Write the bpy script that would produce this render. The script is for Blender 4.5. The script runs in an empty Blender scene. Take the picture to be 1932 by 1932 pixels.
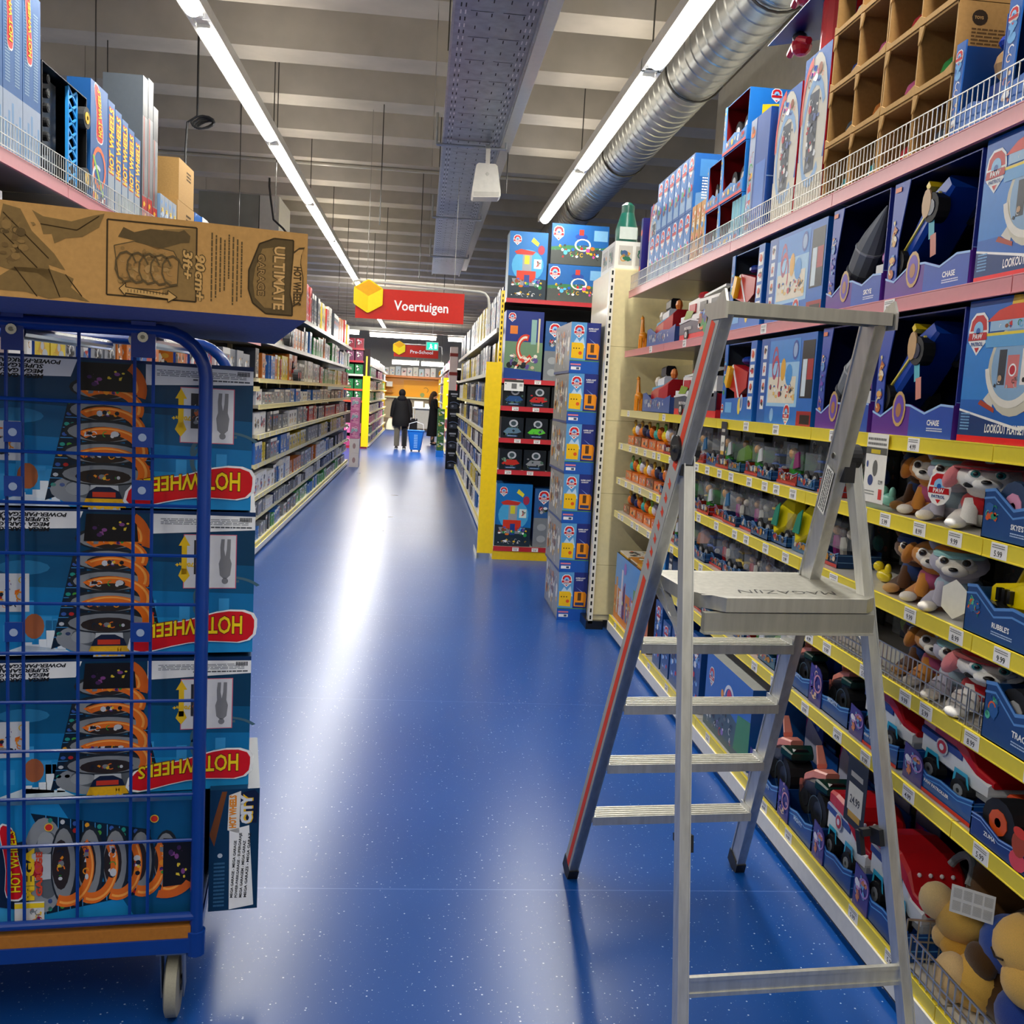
import bpy, math, random
from mathutils import Vector, Matrix
R = math.radians
SC = bpy.context.scene
COL = SC.collection

# ------------------------------------------------------------------ camera, world, lights, exposure
H = 1.58
cam = bpy.data.cameras.new('camera')
cam.sensor_width = 36.0
cam.lens = 36.0 * 1850 / 1932
cam.clip_start = 0.05
cam.clip_end = 200
camo = bpy.data.objects.new('camera', cam)
COL.objects.link(camo)
r_, u_, f_ = Vector((0.99442062, -0.09029503, 0.05453836)), Vector((-0.04332273, 0.12181815, 0.99160651)), Vector((0.0961809, 0.98843672, -0.11722665))
camo.matrix_world = Matrix(((r_.x, u_.x, -f_.x, 0), (r_.y, u_.y, -f_.y, 0), (r_.z, u_.z, -f_.z, H), (0, 0, 0, 1)))
SC.camera = camo

W = bpy.data.worlds.new('world')
SC.world = W
W.use_nodes = True
W.node_tree.nodes['Background'].inputs[0].default_value = (0.95, 0.97, 1.0, 1)
W.node_tree.nodes['Background'].inputs[1].default_value = 0.12
SC.view_settings.view_transform = 'Standard'
SC.view_settings.look = 'None'
SC.view_settings.gamma = 1.0
SC.view_settings.exposure = 0.36
SC.cycles.max_bounces = 7
SC.cycles.diffuse_bounces = 4
SC.cycles.glossy_bounces = 4
SC.cycles.transparent_max_bounces = 10
SC.cycles.use_denoising = True
SC.cycles.sample_clamp_indirect = 6.0
LIGHT_W = 27.0
TUBE_E = 14.0


def area(name, x, y, z, sx, sy, power, rot=(0, 0, 0), color=(1, 0.97, 0.9)):
    l = bpy.data.lights.new(name, 'AREA')
    l.shape = 'RECTANGLE'
    l.size = sx
    l.size_y = sy
    l.energy = power
    l.color = color
    o = bpy.data.objects.new(name, l)
    o.location = (x, y, z)
    o.rotation_euler = rot
    COL.objects.link(o)
    return o


LZ = 3.5
PITCH = 2.595
TL = 2.346
rowL = [5.80 + PITCH * k for k in range(-3, 10)]
rowR = [5.96 + 2.57 * k for k in range(-4, 2)]
LXL, LXR = -1.274, 1.238
LIT = []
for yy in rowL:
    LIT.append((LXL, yy, TL))
for yy in rowR:
    LIT.append((LXR, yy, TL))
UP_W = 7.5
for (lx, ly, ll) in LIT:
    area('tube_lamp', lx, ly + ll / 2, LZ - 0.052, 0.1, ll, LIGHT_W)
    area('tube_uplight', lx, ly + ll / 2, LZ + 0.075, 0.09, ll, UP_W, (math.pi, 0, 0), (1, .9, .76))
for ly in (33, 38, 42.5):  # lamps without fixtures, added to brighten the dark far end
    area('tube_lamp', -.2, ly, LZ, 2.4, .1, LIGHT_W * 1.6)
    area('tube_uplight', -.2, ly, LZ + .12, 2.4, .1, UP_W * 2.5, (math.pi, 0, 0), (1, .9, .76))
# unseen lamps over the neighbouring aisles, farthest ones added to brighten the back
for lx in (-4.4, 4.9):
    for ly in (-1, 5, 11, 17, 23, 29, 35, 40):
        area('tube_lamp', lx, ly + 2, LZ, 0.09, 4.0, LIGHT_W * 2)
        area('tube_uplight', lx, ly + 2, LZ + .08, 0.09, 4.0, UP_W * 2, (math.pi, 0, 0), (1, .9, .76))

# ------------------------------------------------------------------ materials (all read the mesh's own flat colours)


def lin(c):
    if isinstance(c, int):
        c = ((c >> 16 & 255) / 255, (c >> 8 & 255) / 255, (c & 255) / 255)
    return tuple(x / 12.92 if x <= 0.04045 else ((x + 0.055) / 1.055) ** 2.4 for x in c)


MATS = {}


def mat(name, rough=0.45, metal=0.0, spec=0.5, coat=0.0, bump=0.0, bscale=300, vary=0.0, alpha=None, emit=0.0, sheen=0.0, stretch=None):
    m = bpy.data.materials.new(name)
    m.use_nodes = True
    nt = m.node_tree
    b = nt.nodes['Principled BSDF']
    a = nt.nodes.new('ShaderNodeAttribute')
    a.attribute_name = 'Col'
    src = a.outputs['Color']
    tc = nt.nodes.new('ShaderNodeTexCoord')
    if vary or bump:
        n = nt.nodes.new('ShaderNodeTexNoise')
        n.inputs['Scale'].default_value = bscale
        n.inputs['Detail'].default_value = 3
        if stretch:
            mp = nt.nodes.new('ShaderNodeMapping')
            mp.inputs['Scale'].default_value = stretch
            nt.links.new(tc.outputs['Object'], mp.inputs[0])
            nt.links.new(mp.outputs[0], n.inputs['Vector'])
        else:
            nt.links.new(tc.outputs['Object'], n.inputs['Vector'])
    if vary:
        mr = nt.nodes.new('ShaderNodeMapRange')
        mr.inputs[1].default_value = 0.3
        mr.inputs[2].default_value = 0.7
        mr.inputs[3].default_value = 1 - vary
        mr.inputs[4].default_value = 1 + vary
        nt.links.new(n.outputs[0], mr.inputs[0])
        mx = nt.nodes.new('ShaderNodeVectorMath')
        mx.operation = 'SCALE'
        nt.links.new(src, mx.inputs[0])
        nt.links.new(mr.outputs[0], mx.inputs['Scale'])
        src = mx.outputs[0]
    nt.links.new(src, b.inputs['Base Color'])
    b.inputs['Roughness'].default_value = rough
    b.inputs['Metallic'].default_value = metal
    b.inputs['Specular IOR Level'].default_value = spec
    b.inputs['Coat Weight'].default_value = coat
    b.inputs['Coat Roughness'].default_value = 0.12
    if sheen:
        b.inputs['Sheen Weight'].default_value = sheen
    if bump:
        bp = nt.nodes.new('ShaderNodeBump')
        bp.inputs['Strength'].default_value = bump
        bp.inputs['Distance'].default_value = 0.002
        nt.links.new(n.outputs[0], bp.inputs['Height'])
        nt.links.new(bp.outputs[0], b.inputs['Normal'])
    if alpha is not None:
        b.inputs['Alpha'].default_value = alpha
    if emit:
        nt.links.new(src, b.inputs['Emission Color'])
        b.inputs['Emission Strength'].default_value = emit
    MATS[name] = m
    return m


mat('card', 0.42, spec=0.4, vary=0.03, bscale=60)
mat('gloss', 0.32, spec=0.36, vary=0.03, bscale=40)
mat('brown_card', 0.75, spec=0.2, vary=0.07, bscale=90, bump=0.1)
mat('plastic', 0.28, vary=0.02, bscale=50)
mat('paint', 0.3, coat=0.25, vary=0.04, bscale=30)
mat('matte', 0.65, spec=0.3, vary=0.04, bscale=20)
mat('alu', 0.42, metal=0.75, vary=0.1, bscale=60, bump=0.06, stretch=(1, 1, 0.12))
mat('galv', 0.38, metal=0.92, vary=0.14, bscale=14)
mat('chrome', 0.18, metal=1.0)
mat('fabric', 0.9, spec=0.15, bump=0.6, bscale=700, vary=0.12, sheen=0.3)
mat('coat', 0.75, spec=0.2, bump=0.4, bscale=40, vary=0.15)
mat('rubber', 0.55, vary=0.06)
mat('clear', 0.06, alpha=0.16, spec=0.8)
mat('tube', 0.4, emit=TUBE_E)
mat('lit', 0.4, emit=1.6)
mat('concrete', 0.8, spec=0.2, vary=0.09, bscale=3.5, bump=0.3)


# ------------------------------------------------------------------ mesh builder
class Fr:
    """A flat frame on a surface: point (u, v) lifted by l thin layers."""

    def __init__(s, o, u, v):
        s.o, s.u, s.v = Vector(o), Vector(u).normalized(), Vector(v).normalized()
        s.n = s.u.cross(s.v)

    def p(s, a, b, l=0.0):
        return s.o + s.u * a + s.v * b + s.n * l

    def sub(s, a, b, ang=0.0, flip=False):
        c, d = math.cos(ang), math.sin(ang)
        g = Fr(s.p(a, b), s.u * c + s.v * d, s.v * c - s.u * d)
        return g


LAY = 0.00045


class MB:
    def __init__(s):
        s.v, s.f, s.c, s.m = [], [], [], []
        s.dm = 'card'

    def add(s, vs, fs, col, m=None):
        b = len(s.v)
        s.v.extend([tuple(x) for x in vs])
        col = lin(col) if isinstance(col, int) else col
        m = m or s.dm
        for f in fs:
            s.f.append(tuple(i + b for i in f))
            s.c.append(col)
            s.m.append(m)
        return s

    def box(s, x0, x1, y0, y1, z0, z1, col, m=None, faces=None):
        vs = [(x, y, z) for z in (z0, z1) for y in (y0, y1) for x in (x0, x1)]
        fs = {'bottom': (0, 2, 3, 1), 'top': (4, 5, 7, 6), 'front': (0, 1, 5, 4), 'back': (2, 6, 7, 3), 'left': (0, 4, 6, 2), 'right': (1, 3, 7, 5)}
        if isinstance(col, dict):
            b = len(s.v)
            s.v.extend(vs)
            for k, f in fs.items():
                s.f.append(tuple(i + b for i in f))
                c = col.get(k, col['*'])
                s.c.append(lin(c) if isinstance(c, int) else c)
                s.m.append(m or s.dm)
            return s
        return s.add(vs, list(fs.values()), col, m)

    def obox(s, c, ax, ay, az, sx, sy, sz, col, m=None):
        c, ax, ay, az = Vector(c), Vector(ax).normalized(), Vector(ay).normalized(), Vector(az).normalized()
        vs = [c + ax * (i * sx / 2) + ay * (j * sy / 2) + az * (k * sz / 2) for k in (-1, 1) for j in (-1, 1) for i in (-1, 1)]
        return s.add(vs, [(0, 2, 3, 1), (4, 5, 7, 6), (0, 1, 5, 4), (2, 6, 7, 3), (0, 4, 6, 2), (1, 3, 7, 5)], col, m)

    def bar(s, a, b, w, t, col, m=None, up=(0, 0, 1)):
        a, b = Vector(a), Vector(b)
        d = (b - a)
        L = d.length
        d.normalize()
        sx = d.cross(Vector(up))
        if sx.length < 1e-4:
            sx = d.cross(Vector((1, 0, 0)))
        sx.normalize()
        sy = sx.cross(d)
        return s.obox((a + b) / 2, sx, sy, d, w, t, L, col, m)

    def tube(s, pts, r, col, m=None, n=8, closed=False, caps=True):
        pts = [Vector(p) for p in pts]
        rs = r if isinstance(r, (list, tuple)) else [r] * len(pts)
        vs, fs = [], []
        N = len(pts)
        px = None
        for i, p in enumerate(pts):
            if closed:
                d = pts[(i + 1) % N] - pts[i - 1]
            else:
                d = pts[min(i + 1, N - 1)] - pts[max(i - 1, 0)]
            d.normalize()
            if px is None:
                px = d.cross(Vector((0.12, 0.3, 1)))
                if px.length < 0.05:
                    px = d.cross(Vector((1, 0, 0)))
            px = (px - d * px.dot(d)).normalized()
            py = d.cross(px)
            for k in range(n):
                a = 2 * math.pi * k / n
                vs.append(p + (px * math.cos(a) + py * math.sin(a)) * rs[i])
        for i in range(N if closed else N - 1):
            j = (i + 1) % N
            for k in range(n):
                l = (k + 1) % n
                fs.append((i * n + k, i * n + l, j * n + l, j * n + k))
        if caps and not closed:
            fs.append(tuple(range(n - 1, -1, -1)))
            fs.append(tuple((N - 1) * n + k for k in range(n)))
        return s.add(vs, fs, col, m)

    def cyl(s, a, b, r, col, m=None, n=12):
        return s.tube([a, b], r, col, m, n)

    def ell(s, c, r, col, m=None, n=12, rot=None):
        c = Vector(c)
        if not isinstance(r, (list, tuple)):
            r = (r, r, r)
        k = max(4, n // 2)
        vs, fs = [Vector((0, 0, r[2]))], []
        for i in range(1, k):
            t = math.pi * i / k
            for j in range(n):
                a = 2 * math.pi * j / n
                vs.append(Vector((math.sin(t) * math.cos(a) * r[0], math.sin(t) * math.sin(a) * r[1], math.cos(t) * r[2])))
        vs.append(Vector((0, 0, -r[2])))
        if rot is not None:
            vs = [rot @ q for q in vs]
        vs = [q + c for q in vs]
        for j in range(n):
            fs.append((0, 1 + j, 1 + (j + 1) % n))
            fs.append((len(vs) - 1, 1 + (k - 2) * n + (j + 1) % n, 1 + (k - 2) * n + j))
        for i in range(k - 2):
            for j in range(n):
                l = (j + 1) % n
                fs.append((1 + i * n + j, 1 + (i + 1) * n + j, 1 + (i + 1) * n + l, 1 + i * n + l))
        return s.add(vs, fs, col, m)

    def loft(s, secs, col, m=None, n=16, caps=True):
        """secs: (cx, cy, z, rx, ry)"""
        vs, fs = [], []
        for (cx, cy, z, rx, ry) in secs:
            for j in range(n):
                a = 2 * math.pi * j / n
                vs.append((cx + rx * math.cos(a), cy + ry * math.sin(a), z))
        for i in range(len(secs) - 1):
            for j in range(n):
                l = (j + 1) % n
                fs.append((i * n + j, i * n + l, (i + 1) * n + l, (i + 1) * n + j))
        if caps:
            fs.append(tuple(range(n - 1, -1, -1)))
            fs.append(tuple((len(secs) - 1) * n + j for j in range(n)))
        return s.add(vs, fs, col, m)

    # flat printing on a frame
    def poly(s, F, pts, col, l=1, m=None):
        return s.add([F.p(a, b, l * LAY) for a, b in pts], [tuple(range(len(pts)))], col, m)

    def rect(s, F, a, b, w, h, col, l=1, m=None):
        return s.poly(F, [(a, b), (a + w, b), (a + w, b + h), (a, b + h)], col, l, m)

    def disc(s, F, a, b, r, col, l=1, m=None, n=14, ry=None):
        ry = ry or r
        return s.poly(F, [(a + r * math.cos(6.2832 * k / n), b + ry * math.sin(6.2832 * k / n)) for k in range(n)], col, l, m)

    def arc(s, F, a, b, r, w, t0, t1, col, l=1, m=None, n=14, sy=1.0):
        vs = []
        for k in range(n + 1):
            t = t0 + (t1 - t0) * k / n
            vs.append(F.p(a + (r - w / 2) * math.cos(t), b + (r - w / 2) * math.sin(t) * sy, l * LAY))
            vs.append(F.p(a + (r + w / 2) * math.cos(t), b + (r + w / 2) * math.sin(t) * sy, l * LAY))
        return s.add(vs, [(2 * k, 2 * k + 1, 2 * k + 3, 2 * k + 2) for k in range(n)], col, m)

    def prism(s, F, pts, d, col, m=None):
        """a flat outline with a real thickness d along the frame's normal"""
        n = len(pts)
        vs = [F.p(a, b, 0) for a, b in pts] + [F.p(a, b, d) for a, b in pts]
        fs = [tuple(range(n - 1, -1, -1)), tuple(range(n, 2 * n))] + [(i, (i + 1) % n, n + (i + 1) % n, n + i) for i in range(n)]
        return s.add(vs, fs, col, m)

    def text(s, F, t, a, b, size, col, l=2, bold=0.0, shear=0.0, width=None, m=None, curve=None):
        vs, fs, tw = text_geo(t, bold, shear)
        k = size
        kx = (width / tw) if width else k
        out = []
        for x, y in vs:
            X, Y = x * kx, y * k
            if curve:
                X, Y = curve(X, Y)
            out.append(F.p(a + X, b + Y, l * LAY))
        return s.add(out, fs, col, m)

    def scribble(s, F, a, b, w, h, rows, col, l=2, seed=1, m=None):
        """lines of unreadably small print"""
        rn = random.Random(seed)
        for k in range(rows):
            y = b + h - (k + 0.8) * h / rows
            x = a
            while x < a + w * 0.97:
                q = rn.uniform(0.03, 0.11) * w
                s.rect(F, x, y, min(q, a + w - x), h / rows * 0.5, col, l, m)
                x += q + 0.012 * w
        return s

    def busy(s, F, a, b, w, h, pal, n, l=1, seed=0, size=0.25, m=None):
        rn = random.Random(seed)
        for k in range(n):
            c = pal[rn.randrange(len(pal))]
            q = rn.uniform(0.35, 1.0) * size * min(w, h)
            x, y = a + rn.uniform(q * 0.6, max(q * 0.61, w - q * 0.6)), b + rn.uniform(q * 0.6, max(q * 0.61, h - q * 0.6))
            t = rn.random()
            lay = l + (k % 7) * 0.35
            if t < 0.4:
                s.disc(F, x, y, min(q * 0.45, w * 0.45), c, lay, m, 8, min(q * 0.4 * rn.uniform(0.5, 1.2), h * 0.45))
            elif t < 0.7:
                an = rn.uniform(0, 3.14)
                pts = []
                for i in range(4):
                    e = an + i * 1.571 + rn.uniform(-0.3, 0.3)
                    rr = q * rn.uniform(0.25, 0.55)
                    pts.append((min(max(x + rr * math.cos(e), a), a + w), min(max(y + rr * math.sin(e), b), b + h)))
                s.poly(F, pts, c, lay, m)
            else:
                s.arc(F, x, y, q * 0.38, q * 0.13, rn.uniform(0, 3), rn.uniform(3.3, 6), c, lay, m, 8)
        return s

    def build(s, name, parent=None, loc=None, rotz=None, smooth=False):
        o = bpy.data.objects.new(name, s.mesh(name, smooth))
        COL.objects.link(o)
        if parent is not None:
            o.parent = parent
        if loc is not None:
            o.location = loc
        if rotz is not None:
            o.rotation_euler = (0, 0, rotz)
        return o

    def mesh(s, name, smooth=False):
        me = bpy.data.meshes.new(name)
        me.from_pydata(s.v, [], s.f)
        used = []
        for k in s.m:
            if k not in used:
                used.append(k)
        for k in used:
            me.materials.append(MATS[k])
        idx = {k: i for i, k in enumerate(used)}
        me.polygons.foreach_set('material_index', [idx[k] for k in s.m])
        at = me.color_attributes.new('Col', 'FLOAT_COLOR', 'CORNER')
        buf = []
        for f, c in zip(s.f, s.c):
            buf.extend((c[0], c[1], c[2], 1.0) * len(f))
        at.data.foreach_set('color', buf)
        if smooth:
            me.polygons.foreach_set('use_smooth', [len(f) <= 4 for f in s.f])
            try:
                me.set_sharp_from_angle(angle=R(40))
            except Exception:
                pass
        me.update()
        return me


_TX = {}


def text_geo(t, bold=0.0, shear=0.0):
    key = (t, bold, shear)
    if key in _TX:
        return _TX[key]
    cu = bpy.data.curves.new('lettering', 'FONT')
    cu.body = t
    cu.size = 1.0
    cu.offset = bold
    cu.shear = shear
    cu.resolution_u = 2
    cu.fill_mode = 'FRONT'
    o = bpy.data.objects.new('lettering', cu)
    me = o.to_mesh()
    vs = [(v.co.x, v.co.y) for v in me.vertices]
    fs = [tuple(p.vertices) for p in me.polygons]
    o.to_mesh_clear()
    bpy.data.objects.remove(o)
    bpy.data.curves.remove(cu)
    tw = max([x for x, y in vs] + [0.01])
    _TX[key] = (vs, fs, tw)
    return _TX[key]


# ------------------------------------------------------------------ things
def tag(o, label=None, cat=None, group=None, kind=None):
    if label:
        o['label'] = label
    if cat:
        o['category'] = cat
    if group:
        o['group'] = group
    if kind:
        o['kind'] = kind
    return o


def empty(name, loc=(0, 0, 0), rotz=0.0):
    o = bpy.data.objects.new(name, None)
    o.empty_display_size = 0.05
    o.location = loc
    o.rotation_euler = (0, 0, rotz)
    COL.objects.link(o)
    return o


def struct(mb, name, smooth=False):
    return tag(mb.build(name, smooth=smooth), kind='structure')


class Proto:
    """kind of thing: list of (name, mesh, depth, label); depth 0 = own mesh, 1 = part, 2 = sub-part of the last part"""

    def __init__(s, name, cat, parts, smooth=False):
        s.name, s.cat = name, cat
        s.parts = []
        for q in parts:
            nm, mb, dp = q[:3]
            s.parts.append((nm, mb.mesh(nm, smooth), dp, q[3] if len(q) > 3 else None))

    def put(s, loc, rotz=0.0, label=None, group=None, scale=None, name=None, cat=None, tilt=None):
        if s.parts[0][2] == 0:
            root = bpy.data.objects.new(name or s.name, s.parts[0][1])
            rest = s.parts[1:]
        else:
            root = bpy.data.objects.new(name or s.name, None)
            root.empty_display_size = 0.05
            rest = s.parts
        root.location = loc
        root.rotation_euler = tilt or (0, 0, rotz)
        if scale:
            root.scale = scale if isinstance(scale, (tuple, list)) else (scale,) * 3
        COL.objects.link(root)
        last = root
        for nm, me, dp, lb in rest:
            o = bpy.data.objects.new(nm, me)
            o.parent = root if dp == 1 else last
            COL.objects.link(o)
            if dp == 1:
                last = o
            if lb:
                o['label'] = lb
        tag(root, label, cat or s.cat, group)
        return root


RR = R(-90)   # stands on the right-hand shelves, faces the aisle
LL = R(90)    # stands on the left-hand shelves
ORD = ['first', 'second', 'third', 'fourth', 'fifth', 'sixth', 'seventh', 'eighth', 'ninth', 'tenth', 'eleventh', 'twelfth', 'thirteenth', 'fourteenth', 'fifteenth',
       'sixteenth', 'seventeenth', 'eighteenth', 'nineteenth', 'twentieth']
_t = ['', '', 'twenty', 'thirty', 'forty', 'fifty', 'sixty', 'seventy', 'eighty', 'ninety']
for _i in range(21, 100):
    ORD.append((_t[_i // 10][:-1] + 'ieth') if _i % 10 == 0 else _t[_i // 10] + '-' + ORD[_i % 10 - 1])


def FB(w, d, h, side):
    if side == 'front':
        return Fr((0, 0, 0), (1, 0, 0), (0, 0, 1))
    if side == 'right':
        return Fr((w, 0, 0), (0, 1, 0), (0, 0, 1))
    if side == 'left':
        return Fr((0, d, 0), (0, -1, 0), (0, 0, 1))
    if side == 'top':
        return Fr((0, 0, h), (1, 0, 0), (0, 1, 0))
    if side == 'bottom':
        return Fr((0, d, 0), (1, 0, 0), (0, -1, 0))


# ------------------------------------------------------------------ the room
def floor_material():
    m = bpy.data.materials.new('blue_vinyl')
    m.use_nodes = True
    nt = m.node_tree
    N, L = nt.nodes, nt.links
    b = N['Principled BSDF']
    tc = N.new('ShaderNodeTexCoord')
    vo = N.new('ShaderNodeTexVoronoi')
    vo.inputs['Scale'].default_value = 66
    vo.feature = 'F1'
    L.new(tc.outputs['Object'], vo.inputs['Vector'])
    # only some cells carry a chip, each with its own size
    sep = N.new('ShaderNodeSeparateColor')
    L.new(vo.outputs['Color'], sep.inputs[0])
    thr = N.new('ShaderNodeMapRange')
    thr.inputs[1].default_value = 0.4
    thr.inputs[2].default_value = 1.0
    thr.inputs[3].default_value = 0.0
    thr.inputs[4].default_value = 0.19
    L.new(sep.outputs[0], thr.inputs[0])
    lt = N.new('ShaderNodeMath')
    lt.operation = 'LESS_THAN'
    L.new(vo.outputs['Distance'], lt.inputs[0])
    L.new(thr.outputs[0], lt.inputs[1])
    v2 = N.new('ShaderNodeTexVoronoi')
    v2.inputs['Scale'].default_value = 150
    L.new(tc.outputs['Object'], v2.inputs['Vector'])
    s2 = N.new('ShaderNodeSeparateColor')
    L.new(v2.outputs['Color'], s2.inputs[0])
    t2 = N.new('ShaderNodeMapRange')
    t2.inputs[1].default_value = 0.5
    t2.inputs[2].default_value = 1.0
    t2.inputs[3].default_value = 0.0
    t2.inputs[4].default_value = 0.17
    L.new(s2.outputs[1], t2.inputs[0])
    l2 = N.new('ShaderNodeMath')
    l2.operation = 'LESS_THAN'
    L.new(v2.outputs['Distance'], l2.inputs[0])
    L.new(t2.outputs[0], l2.inputs[1])
    mx = N.new('ShaderNodeMath')
    mx.operation = 'MAXIMUM'
    L.new(lt.outputs[0], mx.inputs[0])
    h2 = N.new('ShaderNodeMath')
    h2.operation = 'MULTIPLY'
    h2.inputs[1].default_value = 0.6
    L.new(l2.outputs[0], h2.inputs[0])
    L.new(h2.outputs[0], mx.inputs[1])
    no = N.new('ShaderNodeTexNoise')
    no.inputs['Scale'].default_value = 1.3
    no.inputs['Detail'].default_value = 2
    L.new(tc.outputs['Object'], no.inputs['Vector'])
    base = N.new('ShaderNodeMix')
    base.data_type = 'RGBA'
    base.inputs[6].default_value = (*lin(0x0a3f86), 1)
    base.inputs[7].default_value = (*lin(0x104c98), 1)
    L.new(no.outputs[0], base.inputs[0])
    mix = N.new('ShaderNodeMix')
    mix.data_type = 'RGBA'
    L.new(mx.outputs[0], mix.inputs[0])
    L.new(base.outputs[2], mix.inputs[6])
    mix.inputs[7].default_value = (*lin(0xb4c4e0), 1)
    # welded seams across the aisle
    sx = N.new('ShaderNodeSeparateXYZ')
    L.new(tc.outputs['Object'], sx.inputs[0])
    md = N.new('ShaderNodeMath')
    md.operation = 'MODULO'
    L.new(sx.outputs[1], md.inputs[0])
    md.inputs[1].default_value = 1.93
    sb = N.new('ShaderNodeMath')
    sb.operation = 'COMPARE'
    L.new(md.outputs[0], sb.inputs[0])
    sb.inputs[1].default_value = 1.05
    sb.inputs[2].default_value = 0.0022
    m3 = N.new('ShaderNodeMix')
    m3.data_type = 'RGBA'
    L.new(sb.outputs[0], m3.inputs[0])
    L.new(mix.outputs[2], m3.inputs[6])
    m3.inputs[7].default_value = (*lin(0x4a6cb0), 1)
    L.new(m3.outputs[2], b.inputs['Base Color'])
    rr = N.new('ShaderNodeMapRange')
    rr.inputs[3].default_value = 0.27
    rr.inputs[4].default_value = 0.285
    n2 = N.new('ShaderNodeTexNoise')
    n2.inputs['Scale'].default_value = 1.6
    n2.inputs['Detail'].default_value = 2
    L.new(tc.outputs['Object'], n2.inputs['Vector'])
    L.new(n2.outputs[0], rr.inputs[0])
    L.new(rr.outputs[0], b.inputs['Roughness'])
    bp = N.new('ShaderNodeBump')
    bp.inputs['Strength'].default_value = 0.03
    bp.inputs['Distance'].default_value = 0.004
    n3 = N.new('ShaderNodeTexNoise')
    n3.inputs['Scale'].default_value = 2.5
    n3.inputs['Detail'].default_value = 1
    L.new(tc.outputs['Object'], n3.inputs['Vector'])
    L.new(n3.outputs[0], bp.inputs['Height'])
    b.inputs['Specular IOR Level'].default_value = 0.4
    MATS['floor'] = m


floor_material()
XL, XR, Y0, Y1 = -9.0, 9.0, -4.0, 46.0
struct(MB().add([(XL, Y0, 0), (XR, Y0, 0), (XR, Y1, 0), (XL, Y1, 0)], [(0, 1, 2, 3)], 0x1c55b4, 'floor'), 'floor')
struct(MB().box(XL - .1, XL, Y0, Y1, 0, 4.6, 0xb8b2a4, 'matte'), 'wall_left')
struct(MB().box(XR, XR + .1, Y0, Y1, 0, 4.6, 0xb8b2a4, 'matte'), 'wall_right')
struct(MB().box(XL, XR, Y1, Y1 + .1, 0, 4.6, 0xc9c6b8, 'matte'), 'wall_back')
struct(MB().box(XL, XR, Y0 - .1, Y0, 0, 4.6, 0xb8b2a4, 'matte'), 'wall_front')
# concrete ceiling: a deck with ribs across the aisle
c = MB()
c.dm = 'concrete'
CR, CD = 4.1, 4.46
c.box(XL, XR, Y0, Y1, CD, CD + .12, 0xa8a297)
rn = random.Random(5)
yy = 6.74 - 1.19 * 9
while yy < Y1:
    x = XL
    while x < XR - 0.01:
        x2 = min(XR, x + 3.0)
        g = rn.randrange(-3, 4)
        c.box(x, x2 - .004, yy, yy + 0.34, CR, CD, 0xb5afa3 + g * 0x010101)
        x = x2
    yy += 1.19
struct(c, 'ceiling')
# plastered bulkhead over the right-hand shelves, its far corner in view
struct(MB().box(2.27, 2.5, Y0, 8.07, 0, CR, 0xd2cdbf, 'matte').box(2.3, XR, 7.95, 8.07, 0, CR, 0xc4bfb0, 'matte'), 'wall_right_inner')
c = MB()
c.box(-3.12, -2.32, 14.0, 15.2, 0, CR, 0x8b8c84, 'concrete')
struct(c, 'pillar')
struct(MB().box(-2.31, -2.05, 14.0, 15.1, 0, CR, 0xc9c8c0, 'matte'), 'trim_1')


# ------------------------------------------------------------------ lamps
def tube_fixture(k, x, y, L, where):
    t = empty('strip_light', (x, y, LZ))
    tag(t, f'white strip light with bright tube, {ORD[k]} one along the {where} ceiling row', 'light', f'strip lights of the {where} row')
    b = MB()
    b.box(-.04, .04, -0.12, L + .125, .0, .055, 0xd8d4c8, 'paint')
    b.box(-.06, -.04, -0.12, L + .125, -.012, .055, 0xe6e2d6, 'paint')
    b.box(.04, .06, -0.12, L + .125, -.012, .055, 0xe6e2d6, 'paint')
    b.build('housing', t)
    e = MB()
    n = 10
    vs, fs = [], []
    for yy in (0.03, L - .03):
        for j in range(n + 1):
            a = math.pi * j / n
            vs.append((math.cos(a) * .05, yy, -.002 - math.sin(a) * .048))
    for j in range(n):
        fs.append((j, j + 1, n + 2 + j, n + 1 + j))
    fs += [tuple(range(n + 1)), tuple(range(2 * n + 1, n, -1))]
    e.add(vs, fs, (1.0, 0.985, 0.93), 'tube')
    e.build('lamp_tube', t)
    for yy in (-0.035, L + .035):
        MB().box(-.036, .036, yy - .008, yy + .008, -.02, .0, 0xe8e4d8, 'paint').build('end_bracket', t)


k = 0
for yy in rowL:
    if yy + TL > 3.6:
        tube_fixture(k, LXL, yy, TL, 'left-hand')
        k += 1
k = 0
for yy in rowR:
    if yy + TL > 3.2:
        tube_fixture(k, LXR, yy, TL, 'right-hand')
        k += 1
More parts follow.
